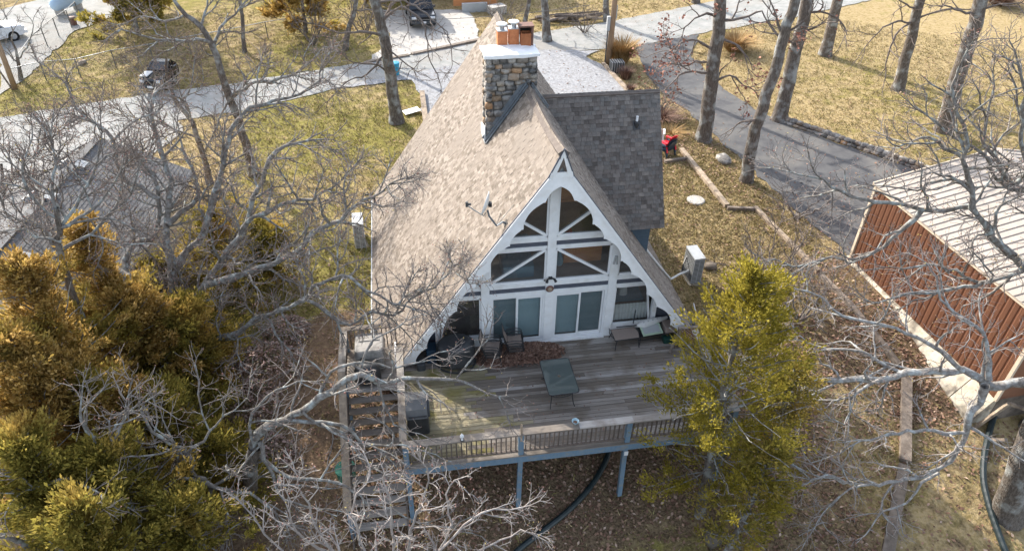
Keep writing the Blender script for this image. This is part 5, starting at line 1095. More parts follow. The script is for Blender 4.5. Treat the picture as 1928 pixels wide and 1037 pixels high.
# ================================================================ neighbour house at the left
NH = thing('neighbour_house', (-17.2, 5, -1.6), 'neighbouring house with grey shingle roof and white roof vents behind the left branches', 'house')
nA, nB = np.array((-16.75, 11.4, 3.05)), np.array((-17.8, 1.6, 3.05)); nd = (nB-nA)/np.linalg.norm(nB-nA); ns_ = np.array((nd[1], -nd[0], 0)); ns_ = ns_ if ns_[0] > 0 else -ns_
M['nshingle'] = mat('charcoal_shingle', None, rough=.93, ns=6, bump=.5, bs=50, bd=.01, ramp=[(0, (.165, .165, .165)), (.5, (.20, .20, .20)), (1, (.185, .18, .178))], spec=.15)
M['nshingle2'] = M['nshingle']
wN, dN = 3.5, 1.65; LN = np.linalg.norm(nB-nA)
wdg = MB().add([(-.5, 0, 0), (.5, 0, 0), (.5, 0, 1), (-.5, 0, 1), (-.5, 1, .1), (.5, 1, .1)], [(3, 2, 5, 4), (0, 1, 2, 3), (0, 3, 4), (1, 5, 2)])
for sg in (1, -1):
    sl3 = ns_*sg*wN+np.array((0, 0, -dN)); ll = np.linalg.norm(sl3); sl3 /= ll; nn = np.cross(nd, sl3); nn = nn if nn[2] > 0 else -nn
    q = [nA, nB, nB+sl3*ll, nA+sl3*ll]; rf = MB().prism(q, -nn*.15).build('roof_plane', M['nshingle'], NH)
    f = MB(); s = 0; r_ = random.Random(3+sg)
    while s < ll:
        u = -r_.random()*.3
        while u < LN:
            w = r_.choice([.3, .45, .6, .9]); u0, u1 = max(u, 0), min(u+w, LN); u += w+.006
            if u1-u0 < .05: continue
            th = .008+.008*r_.random(); a, b_ = nA+nd*u0+sl3*min(s+.15, ll)+nn*.003, nA+nd*u1+sl3*min(s+.15, ll)+nn*.003; c, d = b_-sl3*.16, a-sl3*.16
            f.add([a, b_, b_+nn*th, a+nn*th, d, c], [(3, 2, 5, 4), (0, 1, 2, 3)])
        s += .145
    f.build('shingles', M['nshingle'], rf, recalc=False, kind='stuff')
MB().beam(nA+(0, 0, .02), nB+(0, 0, .02), .3, .05).build('ridge_cap', M['nshingle'], NH)
w1 = nA+ns_*wN*.9; w2 = nA-ns_*wN*.9; zt = 3.05-dN*.9-.1
for e in (nA+nd*.3, nB-nd*.3): MB().prism([e+ns_*wN*.9+(0, 0, -4.8), e-ns_*wN*.9+(0, 0, -4.8), e-ns_*wN*.9+(0, 0, -dN*.9-.15), e+(0, 0, -.2), e+ns_*wN*.9+(0, 0, -dN*.9-.15)], tuple(nd*.1)).build('gable_wall', M['cream'], NH)
for sg in (1, -1): MB().beam(nA+ns_*sg*wN*.9+(0, 0, -3.4)+nd*.3, nB+ns_*sg*wN*.9+(0, 0, -3.4)-nd*.3, .1, 2.6).build('side_wall', M['cream'], NH)
def onplane(px, py, P0, n_): d = ray(px, py); return CAM+d*((P0-CAM)@n_)/(d@n_)
for (px, py, sg) in ((121, 312, -1), (152, 314, 1), (60, 373, -1), (95, 374, 1), (43, 489, 1)):
    sl3 = ns_*sg*wN+np.array((0, 0, -dN)); sl3 /= np.linalg.norm(sl3); nn = np.cross(nd, sl3); nn = nn if nn[2] > 0 else -nn; p = onplane(px, py, nA, nn)
    v = MB().add([p+nd*.23-sl3*.18+nn*.15, p-nd*.23-sl3*.18+nn*.15, p-nd*.23+sl3*.18+nn*.17, p+nd*.23+sl3*.18+nn*.17, p+nd*.2-sl3*.16, p-nd*.2-sl3*.16, p-nd*.2+sl3*.16, p+nd*.2+sl3*.16], [(0, 1, 2, 3), (0, 4, 5, 1), (1, 5, 6, 2), (2, 6, 7, 3), (3, 7, 4, 0)]); v.build('roof_vent', M['hvac'], NH)
# ================================================================ garage and things across the road
gz = TZ(0, 43)+.06
GA = thing('garage', (0, 46, gz), 'garage with a dark open doorway at the head of the concrete apron', 'garage')
gy = 44.2
MB().box(-6.5, -3.6, gy, gy+.2, gz, gz+2.8).build('front_wall', M['orangewood'], GA); MB().box(1.6, 6.0, gy, gy+.2, gz, gz+2.8).build('front_wall', M['orangewood'], GA); MB().box(-3.6, 1.6, gy, gy+.2, gz+2.3, gz+2.8).build('door_header', M['orangewood'], GA)
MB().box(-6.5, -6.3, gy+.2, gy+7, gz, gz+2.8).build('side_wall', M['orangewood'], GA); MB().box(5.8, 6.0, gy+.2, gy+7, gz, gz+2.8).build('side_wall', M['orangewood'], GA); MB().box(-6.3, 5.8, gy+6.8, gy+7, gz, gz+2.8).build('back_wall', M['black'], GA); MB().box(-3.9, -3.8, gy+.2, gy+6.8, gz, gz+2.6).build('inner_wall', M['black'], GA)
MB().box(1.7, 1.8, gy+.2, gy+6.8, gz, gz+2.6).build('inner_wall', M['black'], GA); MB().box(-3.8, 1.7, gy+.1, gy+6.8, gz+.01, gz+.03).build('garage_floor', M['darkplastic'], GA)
MB().prism([(-7, gy-.6, gz+2.7), (6.5, gy-.6, gz+2.7), (6.5, gy+3.6, gz+4.6), (-7, gy+3.6, gz+4.6)], (0, 0, .15)).build('roof_plane', M['nshingle'], GA); MB().prism([(-7, gy+7.8, gz+2.7), (6.5, gy+7.8, gz+2.7), (6.5, gy+3.6, gz+4.6), (-7, gy+3.6, gz+4.6)], (0, 0, .15)).build('roof_plane', M['nshingle'], GA)
p, q = G(870, 24), G(910, 22); wl = thing('timber_wall', (p+q)/2, 'grey and orange timber retaining wall beside the garage doorway', 'wall')
MB().beam(p+(0, 0, .35), q+(.3, 0, .35), .25, .7).build('lower_wall', M['hvac'], wl); MB().beam(p+(-.6, .8, .8), q+(1.2, .6, .8), .2, 1.0).build('upper_wall', M['orangewood'], wl); MB().beam(q+(.4, -.8, .3), q+(1.6, -.3, .3), .9, .6).build('step_block', M['concrete'], wl)
for k, (a, b_) in enumerate((((770, 106), (690, 119)), ((905, 76), (775, 104)))):
    p, q = G(*a), G(*b_); single(MB().beam(p+(0, 0, .03), q+(0, 0, .03), .3, .2), 'kerb_timber', M['greytimber'], ('left' if k == 0 else 'right')+' stretch of brown kerb timber along the front of the concrete apron', 'kerb')
# log pile / brush
p0 = G(1070, 40); lg = thing('brush_pile', p0, 'untidy pile of logs and brush across the road behind the chimney', 'brush pile'); r_ = random.Random(8)
for k in range(26):
    a = r_.uniform(-.35, .35); L_ = r_.uniform(.8, 2.4); c = p0+np.array((r_.uniform(-1.9, 1.9), r_.uniform(-.7, .7), r_.uniform(.05, .55))); d = np.array((math.cos(a), math.sin(a), r_.uniform(-.15, .15)))*L_/2
    MB().tube([c-d, c+d], r_.uniform(.05, .13), 6).build('log', M['twigdark'] if k % 3 else M['tan_wood'], lg)
# ================================================================ vehicles
def car(name, loc, rz_, paint, label, cat, L_=4.6, Wd=1.85, Hc=1.75, suv=True):
    t = lthing(name, loc, label, cat, None, rz_); w = Wd/2; f = MB()      # front towards -y
    prof = [(-L_/2, .45), (-L_/2, .80), (-L_/2+.12, .98), (-L_/2+1.25, 1.06), (L_/2-.05, 1.08), (L_/2, .9), (L_/2, .42), (L_/2-.3, .34), (-L_/2+.3, .34)]
    n = len(prof)
    for s, k in ((-1, .93), (-1, 1), (1, 1), (1, .93)): pass
    secs = [(-w, .42, .93), (-w*.96, .0, 1), (w*.96, .0, 1), (w, .42, .93)]
    f.v = []
    for x, dz, k in ((-w, .0, .94), (-w*.9, .0, 1.0), (w*.9, .0, 1.0), (w, .0, .94)):
        for (y, z) in prof: f.v.append((x, y*(1 if abs(x) < w else .99), z*k if z > .6 else z))
    for l in range(3): f.f += [(l*n+i, l*n+(i+1) % n, (l+1)*n+(i+1) % n, (l+1)*n+i) for i in range(n)]
    f.f += [tuple(range(n-1, -1, -1)), tuple(range(3*n, 4*n))]; f.build('body', M[paint], t)
    c = MB(); y0, y1, y2, y3 = -L_/2+1.2, -L_/2+1.75, L_/2-.45, L_/2-.1; zb, zt = 1.06, Hc
    c.v = [(-w*.93, y0, zb), (w*.93, y0, zb), (w*.93, y3, zb), (-w*.93, y3, zb), (-w*.74, y1, zt), (w*.74, y1, zt), (w*.74, y2, zt), (-w*.74, y2, zt)]; c.f = [(0, 1, 5, 4), (1, 2, 6, 5), (2, 3, 7, 6), (3, 0, 4, 7), (4, 5, 6, 7), (3, 2, 1, 0)]; c.build('cabin', M['carglass'], t)
    r = MB().prism([(-w*.75, y1-.04, zt), (w*.75, y1-.04, zt), (w*.75, y2+.04, zt), (-w*.75, y2+.04, zt)], (0, 0, .05)); r.build('roof', M['carsilver'] if paint == 'carpaint' else M[paint], t)
    for s in (-1, 1):
        for (ya, za, yb_, zb2) in ((y0, zb, y1, zt), (y3, zb, y2, zt), ((y0+y3)/2, zb, (y1+y2)/2, zt)): MB().beam((s*w*.935, ya, za), (s*w*.75, yb_, zb2), .07, .09, (1, 0, 0)).build('pillar', M[paint], t)
        MB().box(*sorted((s*w, s*(w+.16))), y0+.35, y0+.47, 1.05, 1.22).build('mirror', M[paint], t); MB().box(*sorted((s*w*.55, s*w*.92)), -L_/2-.02, -L_/2+.06, .74, .88).build('headlight', M['lens'], t)
        MB().box(*sorted((s*w*.7, s*w*.92)), L_/2-.05, L_/2+.015, .75, .95).build('tail_light', M['red'], t)
        for yy in (-L_/2+.85, L_/2-.9):
            wh = MB(); wh.lathe((0, 0, 0), [(.20, 0), (.34, .02), (.36, .08), (.36, .18), (.34, .23), (.2, .24)], 18); o = MB(); o.v = [((s*(w-.2))+(v[2] if s > 0 else -v[2]), yy+v[0], .36+v[1]) for v in wh.v]; o.f = wh.f; wo = o.build('wheel', M['tyre'], t)
            rm = MB(); rm.lathe((0, 0, 0), [(.03, .25), (.2, .245), (.21, .22)], 12); o = MB(); o.v = [((s*(w-.2))+(v[2] if s > 0 else -v[2]), yy+v[0], .36+v[1]) for v in rm.v]; o.f = rm.f; o.build('rim', M['carsilver'], wo)
    MB().box(-w*.98, w*.98, -L_/2-.1, -L_/2+.02, .40, .60).build('bumper', M['darkplastic'] if paint == 'carpaint' else M[paint], t); MB().box(-w*.5, w*.5, -L_/2-.03, -L_/2+.01, .64, .86).build('grille', M['black'], t); MB().box(-.17, .17, -L_/2-.118, -L_/2-.102, .44, .58).build('plate', M['plate'], t)
    MB().beam((-w*.8, y0-.03, zb+.02), (w*.8, y0-.03, zb+.02), .05, .03).build('wiper_cowl', M['black'], t); return t
p = G(792, 40); car('parked_car', (p[0], 38.3, TZ(p[0], 38.3)+.07), R_(4), 'carpaint', 'black off-road car with silver roof parked on the concrete apron', 'car', 4.6, 1.88, 1.85)
p = G(306, 163); u_ = car('parked_car', (p[0], p[1], p[2]), R_(-12), 'carpaint', 'small dark car with red lights parked on the leaves beside the road', 'car', 2.5, 1.35, 1.4)
MB().box(-.62, -.15, -1.1, -.3, 1.05, 1.10).build('white_hood_panel', M['carwhite'], u_)
p = G(-12, 88); car('parked_car', (p[0]-.5, p[1]+.6, p[2]+.03), R_(130), 'carwhite', 'white car on the gravel yard at the left edge', 'car', 4.5, 1.8, 1.5)
p = G(132, 24); t = thing('propane_tank', p, 'pale blue horizontal propane tank beyond the gravel yard fence', 'tank')
ax = np.array((.55, .83, 0)); c = p+np.array((0, 0, .85)); MB().tube([c-ax*1.35, c-ax*1.25, c-ax*1.0, c+ax*1.0, c+ax*1.25, c+ax*1.35], [.05, .3, .48, .48, .3, .05], 18).build('vessel', M['tankblue'], t, smooth=True)
for s in (-.8, .8): MB().box(*[v for k in range(2) for v in (c[k]+ax[k]*s-.3+.15*k, c[k]+ax[k]*s+.3-.15*k)], p[2], p[2]+.5).build('leg', M['concrete'], t)
MB().lathe((c[0], c[1], c[2]+.44), [(.16, 0), (.16, .14), (.1, .2), (.01, .22)], 12).build('valve_dome', M['tankblue'], t)
p = G(105, 12); single(MB().lathe(p, [(.5, 0), (.5, .06), (.3, .1), (.12, .55), (.2, .6), (.02, .62)], 14), 'bird_bath', M['darkplastic'], 'dark pedestal on a pale slab beside the propane tank', 'pedestal')
p = G(140, 48); single(MB().lathe(p, [(.22, 0), (.26, .5), (.2, .62), (.02, .65)], 10), 'rusty_bucket', M['rusttop'], 'small rusty bucket at the far corner of the chain-link fence', 'bucket')
# inside the house, dimly seen through the glass
t = thing('sofa', (-.95, 1.2, 2.38), 'sofa under a pale blue throw behind the left upper window', 'sofa'); rbox(-1.45, -.4, .5, 1.6, 2.39, 2.82, .08).build('seat', M['fabricblue'], t); rbox(-1.45, -.4, 1.6, 1.85, 2.39, 3.2, .06).build('backrest', M['fabricblue'], t)
t = thing('kitchen_counter', (1.35, 1.3, 2.38), 'orange wooden counter behind the right upper window', 'counter'); MB().box(.7, 2.0, 1.1, 1.5, 2.39, 3.3).build('cabinet', M['orangewood'], t); MB().box(.65, 2.05, 1.05, 1.55, 3.3, 3.35).build('counter_top', M['tan_wood'], t); MB().box(.75, .95, 1.15, 1.4, 3.35, 3.6).build('red_box', M['red'], t)
single(MB().lathe((.42, .6, 2.75), [(.02, .55), (.08, .4), (.15, .1), (.12, .0)], 10), 'hanging_bag', M['fabricblue'], 'pale blue bag hanging behind the right upper window', 'bag')
single(MB().box(.35, 1.15, 2.3, 2.7, 4.21, 4.85), 'loft_chest', M['orangewood'], 'orange wooden chest behind the right loft window', 'chest')
single(MB().lathe((2.85, .9, 1.05), [(.18, 0), (.14, .3), (.2, .45), (.12, .7), (.02, .75)], 12), 'table_lamp', M['curtain'], 'pale figure-shaped lamp behind the curtained window', 'lamp')
t = thing('indoor_table', (2.9, 1.0, 0), 'table with a blue-green cloth behind the curtained window', 'table'); MB().box(2.3, 3.5, .5, 1.4, .98, 1.04).build('cloth_top', M['fabricblue'], t); MB().box(2.4, 3.4, .6, 1.3, .0, .98).build('base', M['intdark'], t)
# ================================================================ trees
class TB:
    """collects tapered tubes of one side count and links them as one mesh"""
    def __init__(s, n): s.n = n; s.V = []; s.F = []; s.b = 0
    def add(s, pts, r):
        m = len(pts); n = s.n; t = np.gradient(pts, axis=0); t /= np.linalg.norm(t, axis=1, keepdims=True)+1e-9
        mt = np.abs(t.mean(0)); ref = np.zeros(3); ref[int(np.argmin(mt))] = 1
        u = np.cross(t, ref); u /= np.linalg.norm(u, axis=1, keepdims=True)+1e-9; w = np.cross(t, u)
        a = np.arange(n)*(2*math.pi/n); V = pts[:, None, :]+r[:, None, None]*(np.cos(a)[None, :, None]*u[:, None, :]+np.sin(a)[None, :, None]*w[:, None, :])
        s.V.append(V.reshape(-1, 3)); i = np.arange(m-1)[:, None]*n; k = np.arange(n)[None]; k2 = (k+1) % n
        s.F.append(np.stack([i+k, i+k2, i+n+k2, i+n+k], -1).reshape(-1, 4)+s.b); s.b += m*n
    def build(s, name, m, parent, kind=None, smooth=True):
        if not s.V: return None
        return npmesh(name, np.concatenate(s.V), np.concatenate(s.F), m, parent, kind, smooth)
def smoothline(P, step, r, jit=0.):
    """Catmull-Rom through P with a little gnarl"""
    P = np.array(P, float); out = []
    for i in range(len(P)-1):
        p0, p1, p2, p3 = P[max(0, i-1)], P[i], P[i+1], P[min(len(P)-1, i+2)]; n = max(2, int(np.linalg.norm(p2-p1)/step))
        for t in np.arange(n)/n: out.append(.5*((2*p1)+(-p0+p2)*t+(2*p0-5*p1+4*p2-p3)*t*t+(-p0+3*p1-3*p2+p3)*t**3))
    out.append(P[-1]); out = np.array(out)
    if jit: q = r.normal(0, jit, out.shape); q[0] = 0; out = out+q
    return out
def shoot(r, p, d, L, seg, wig, up):
    n = max(2, int(L/seg)); P = [p]; d = d/np.linalg.norm(d)
    for i in range(n):
        d = d+r.normal(0, wig, 3); d[2] += up; d /= np.linalg.norm(d); p = p+d*(L/n); P.append(p)
    return np.array(P)
LV = [dict(sp=.62, L=(.7, 2.1), seg=.24, wig=.20, up=.02, r=(.046, .019), n=5), dict(sp=.25, L=(.35, 1.15), seg=.17, wig=.22, up=.03, r=(.020, .009), n=4), dict(sp=.12, L=(.14, .60), seg=.13, wig=.22, up=.02, r=(.0095, .0045), n=3)]
def ramify(r, pts, rad, lv, T, buds, cfg, dens=1., scale=1., start=.12):
    c = cfg[lv]; seg = np.linalg.norm(np.diff(pts, axis=0), axis=1); S_ = np.concatenate([[0], np.cumsum(seg)]); tot = S_[-1]
    sp = c['sp']/dens; s = tot*start+r.uniform(0, sp); side = r.uniform(0, 6.28)
    while s < tot:
        i = min(len(seg)-1, int(np.searchsorted(S_, s)-1)); i = max(i, 0); f = (s-S_[i])/(seg[i]+1e-9); p = pts[i]*(1-f)+pts[i+1]*f; t = pts[i+1]-pts[i]; t /= np.linalg.norm(t)+1e-9
        pr = rad[i]*(1-f)+rad[i+1]*f; side += 2.4+r.normal(0, .5)
        a = np.cross(t, (0.3, .2, 1.)); a /= np.linalg.norm(a)+1e-9; b = np.cross(t, a); ang = r.uniform(.55, 1.15); d = t*math.cos(ang)+(a*math.cos(side)+b*math.sin(side))*math.sin(ang)
        fr = s/tot; L = r.uniform(*c['L'])*scale*(1.15-.5*fr); r0 = min(pr*.75, c['r'][0]*(.7+.6*r.random())); r1 = min(r0*.7, c['r'][1])
        q = shoot(r, p, d, L, c['seg'], c['wig'], c['up']); R = np.linspace(r0, r1, len(q)); T[lv+1].add(q, R)
        if lv+1 < len(cfg): ramify(r, q, R, lv+1, T, buds, cfg, dens, min(1, L/c['L'][1]*1.3+.25))
        elif buds is not None: buds.append(q[-1])
        s += sp*r.uniform(.6, 1.5)
    # leader tip keeps forking
    if lv+1 < len(cfg)+1 and lv < len(cfg):
        for k in range(2):
            d = (pts[-1]-pts[-2])+r.normal(0, .35, 3)*np.linalg.norm(pts[-1]-pts[-2]); q = shoot(r, pts[-1], d, c['L'][0]*r.uniform(.8, 1.5)*scale, c['seg'], c['wig'], c['up']); R = np.linspace(min(rad[-1]*.85, c['r'][0]), c['r'][1]*.8, len(q)); T[min(lv+1, 3)].add(q, R)
            if lv+1 < len(cfg): ramify(r, q, R, lv+1, T, buds, cfg, dens, scale)
def budmesh(P, r, size, m, root, name='buds'):
    P = np.array(P); n = len(P); d = r.normal(0, 1, (n, 4, 3))*size*.6+np.array([[0, 0, 1], [.9, 0, -.4], [-.5, .8, -.4], [-.5, -.8, -.4]])*size
    V = (P[:, None, :]+d).reshape(-1, 3); i = np.arange(n)[:, None]*4; F = np.concatenate([i+np.array([[0, 1, 2]]), i+np.array([[0, 2, 3]]), i+np.array([[0, 3, 1]]), i+np.array([[1, 3, 2]])], 0)
    return npmesh(name, V, F, m, root, 'stuff')
def tree(base, label, trunks, limbs, seed, cat='tree', group=None, dens=1., cfg=LV, bark='bark', limbm='limb', twigm='twig', buds=True, leaf=None, name='oak_tree', start=.12, trunkram=False, trunkstart=.45):
    """trunks/limbs: list of (3D points, radius at start, radius at end)"""
    r = np.random.default_rng(seed); root = thing(name, base, label, cat, group); T = [None, TB(cfg[0]['n']), TB(cfg[1]['n']), TB(cfg[2]['n'] if len(cfg) > 2 else 3)]; bd = [] if (buds or leaf) else None
    for P, r0, r1 in trunks:
        q = smoothline(P, .5, r, .025); R = np.linspace(1, 0, len(q))**.8*(r0-r1)+r1; R[0] *= 1.35
        if len(R) > 2: R[1] *= 1.1
        t = TB(10); t.add(q, R); t.build('trunk', M[bark], root)
        if trunkram: ramify(r, q, R, 0, T, bd, cfg, dens, 1.3, trunkstart)
    for P, r0, r1 in limbs:
        q = smoothline(P, .3, r, .03); R = np.linspace(r0, r1, len(q))*(1+r.normal(0, .11, len(q))); t = TB(8); t.add(q, R); t.build('limb', M[limbm], root); ramify(r, q, R, 0, T, bd, cfg, dens, 1., start)
    T[1].build('branches', M[limbm], root, 'stuff'); T[2].build('twigs', M[twigm], root, 'stuff'); T[3].build('twigs', M[twigm], root, 'stuff')
    if bd:
        if leaf:
            m, frac, size = leaf; P = np.array([p for p in bd if r.random() < frac]); 
            if len(P): P = np.repeat(P, 4, 0)+r.normal(0, .11, (len(P)*4, 3)); Nn = r.normal(0, 1, P.shape); Nn /= np.linalg.norm(Nn, axis=1, keepdims=True); leaves('dry_leaves', P, Nn, size, m, seed, root)
        if buds: budmesh([p for p in bd], r, .016, M['bud'], root)
    return root
def PL(px, y0, y1=None):
    """a limb followed along its sight lines at real depths running from y0 to y1"""
    y1 = y0 if y1 is None else y1; n = len(px); return [aty(p[0], p[1], y0+(y1-y0)*i/max(1, n-1)) for i, p in enumerate(px)]
def auto_limbs(r, trunk, n, h0, Lr, rr, up=.25):
    """limbs leaving a trunk polyline above fraction h0"""
    P = smoothline(trunk, .5, r); out = []
    for k in range(n):
        f = h0+(1-h0)*(k+.5)/n; i = min(len(P)-2, int(f*(len(P)-1))); a = k*2.4+r.uniform(-.5, .5); L = r.uniform(*Lr)*(1.1-.5*f); d = np.array((math.cos(a), math.sin(a), up+.5*f+r.uniform(-.2, .2))); q = shoot(r, P[i], d, L, .6, .16, .03); out.append((q, rr*(1.1-.6*f), .035))
    return out
def up(P, dz, dx=0, dy=0): p = np.array(P[-1]); return P+[p+np.array((dx, dy, dz))]

# the great spreading oak at the left
b = G(325, 705); yb = b[1]
A_l = [
 (PL([(303, 690), (304, 627), (294, 573), (277, 549), (243, 522), (233, 502), (236, 488), (256, 458), (283, 452), (296, 420), (300, 375), (285, 330), (262, 300)], yb, yb+3.5), .17, .05),
 (PL([(294, 573), (262, 548), (230, 536), (203, 540), (182, 539), (145, 522), (122, 502), (111, 475), (85, 440), (60, 415), (34, 418), (10, 400)], yb, yb+1.5), .13, .035),
 (PL([(243, 522), (210, 500), (170, 480), (140, 470), (118, 462), (100, 440), (78, 380), (60, 330)], yb+.8, yb+3.5), .11, .035),
 (PL([(334, 690), (324, 597), (326, 549), (327, 509), (314, 468), (314, 424), (317, 374), (321, 340), (309, 306), (296, 259), (283, 220), (290, 180)], yb, yb+5), .20, .05),
 (PL([(327, 509), (354, 472), (375, 455), (388, 421), (405, 374), (412, 340), (422, 300), (429, 266), (442, 233), (472, 203), (499, 196), (565, 176), (609, 146)], yb+1.5, yb+5), .14, .035),
 (PL([(338, 690), (358, 627), (354, 590), (371, 563), (388, 536), (405, 505), (429, 472), (449, 445), (466, 418), (473, 391), (493, 340), (510, 300), (540, 275), (590, 262)], yb, yb+1.), .17, .04),
 (PL([(388, 536), (439, 522), (490, 505), (540, 485), (567, 465), (591, 438), (640, 414), (670, 385), (700, 372), (735, 345)], yb, yb-2.), .13, .03),
 (PL([(381, 681), (415, 637), (439, 630), (483, 600), (527, 583), (574, 563), (591, 539), (640, 519), (675, 532), (712, 560), (760, 575)], yb-.5, yb-3.5), .11, .03),
 (PL([(466, 418), (500, 400), (545, 380), (590, 372), (640, 345)], yb+.5, yb-.5), .09, .03),
 (PL([(314, 424), (345, 400), (372, 372), (368, 330), (350, 300), (340, 262)], yb+2.2, yb+5), .10, .035),
 (PL([(300, 375), (262, 352), (230, 330), (213, 263), (186, 233), (143, 206), (126, 160)], yb+2.5, yb+4), .09, .03),
 (PL([(574, 563), (620, 590), (662, 612), (702, 584), (742, 592), (775, 560), (820, 540), (858, 500)], yb-2, yb-3.2), .06, .025),
]
tree(b, 'great spreading bare oak with lichen-grey limbs among the orange cedars at the left', [(PL([(322, 760), (318, 700), (312, 660)], yb, yb), .34, .26)], A_l, 11, dens=1.5)
# slim trees behind it
p = G(479, 330); tr = PL([(479, 330), (456, 249), (432, 183), (415, 130), (399, 83), (376, 50), (349, 27), (326, 0)], p[1], p[1]+1); r0 = np.random.default_rng(3)
tree(p, 'tall slim bare oak leaning left beside the road, rising from the left lawn', [(tr, .24, .07)], [(PL([(415, 130), (402, 93), (416, 53), (442, 27), (466, 0), (480, -40)], p[1]+.5, p[1]+2), .09, .03), (PL([(399, 83), (370, 75), (330, 78), (280, 70), (230, 55)], p[1]+.6, p[1]-1.5), .09, .03), (PL([(376, 50), (390, 10), (395, -40)], p[1]+.8, p[1]+2), .07, .03), (PL([(432, 183), (470, 160), (520, 150), (570, 130), (610, 90)], p[1]+.3, p[1]-2), .09, .03), (PL([(349, 27), (310, 40), (270, 30), (235, 45)], p[1]+.9, p[1]+2), .06, .03)], 12, dens=1.3, twigm='twigdark')
p = G(395, 345); tree(p, 'thin dark bare tree between the spreading oak and the road', [(PL([(395, 345), (382, 293), (362, 233), (336, 200), (318, 160), (312, 110)], p[1]), .16, .05)], [(PL([(362, 233), (345, 190), (300, 175), (270, 140)], p[1], p[1]-1), .06, .025), (PL([(382, 293), (410, 240), (420, 205), (455, 170), (490, 120)], p[1], p[1]+1), .06, .025), (PL([(336, 200), (360, 165), (365, 120)], p[1], p[1]+1), .05, .025), (PL([(372, 262), (330, 245), (290, 228), (250, 232), (225, 205)], p[1], p[1]-1), .05, .025)], 13, twigm='twigdark', dens=1.4)
p = G(30, 480); tree(p, 'thin bare tree growing in front of the neighbouring roof at the left edge', [(PL([(30, 480), (14, 420), (8, 360), (2, 310)], p[1]), .12, .05)], [(PL([(14, 420), (40, 375), (62, 330), (70, 290), (75, 240)], p[1]), .06, .02), (PL([(10, 395), (50, 420), (100, 405), (150, 380)], p[1], p[1]-1), .05, .02), (PL([(8, 360), (25, 320), (10, 280)], p[1]), .05, .02), (PL([(62, 330), (90, 330), (110, 300), (112, 250)], p[1]), .04, .02)], 14, dens=1.3, twigm='twigdark')
p = aty(118, 560, -.6); p[2] = TZ(p[0], p[1])
tree(p, 'slender twiggy tree standing among the cedars in front of the neighbouring roof', [([p]+[aty(q_[0], q_[1], -.6) for q_ in ((118, 500), (112, 440), (105, 390))], .13, .06)], [(PL([(112, 440), (140, 390), (170, 350), (185, 300), (190, 250)], -.6, .2), .055, .02), (PL([(105, 395), (95, 350), (105, 310), (95, 270)], -.6, 0), .05, .02), (PL([(108, 410), (70, 380), (45, 340), (40, 300)], -.6, -.4), .05, .02), (PL([(116, 470), (170, 440), (215, 400), (250, 350), (265, 300)], -.6, .2), .055, .02), (PL([(110, 430), (150, 410), (200, 370), (225, 320)], -.6, 0), .045, .02), (PL([(114, 455), (70, 440), (30, 430)], -.6, -.8), .045, .02)], 44, dens=1.4, twigm='twigdark')
p = G(40, 152); tree(p, 'small bare tree inside the corner of the chain-link fence', [(PL([(40, 152), (34, 112), (22, 78)], p[1]), .12, .05)], [(PL([(34, 112), (50, 90), (60, 60), (62, 40)], p[1]), .05, .02), (PL([(34, 118), (15, 100), (2, 92)], p[1]), .05, .02), (PL([(22, 78), (25, 60), (15, 42)], p[1]), .05, .02)], 15, twigm='twigdark', buds=False, dens=.8)
# straight oak on the left lawn
p = G(747, 231); tr = PL([(747, 231), (741, 190), (735, 140), (727, 90), (717, 45), (703, 0)], p[1], p[1]); tr = up(tr, 4, -1.2, .5)
tree(p, 'straight dark oak trunk standing on the left lawn beside the gravel', [(tr, .36, .15)], [(PL([(715, 40), (755, 15), (790, 35), (800, 57), (808, 106), (826, 148)], p[1], p[1]-2), .07, .025), (PL([(705, 5), (770, 5), (830, 50), (848, 85), (852, 115)], p[1], p[1]-2.5), .07, .025), (PL([(727, 90), (745, 105), (774, 128)], p[1], p[1]-1), .06, .03), (PL([(722, 70), (690, 60), (640, 62), (590, 45)], p[1], p[1]-2), .09, .03), (PL([(735, 140), (700, 120), (665, 118), (640, 100)], p[1], p[1]-1), .06, .025), (PL([(717, 45), (745, 0), (760, -40)], p[1], p[1]+1), .09, .03), (PL([(727, 100), (690, 140), (650, 155), (620, 190)], p[1], p[1]-1.5), .06, .025)], 16, dens=.7, bark='bark', limbm='twigdark', twigm='twigdark', buds=False)
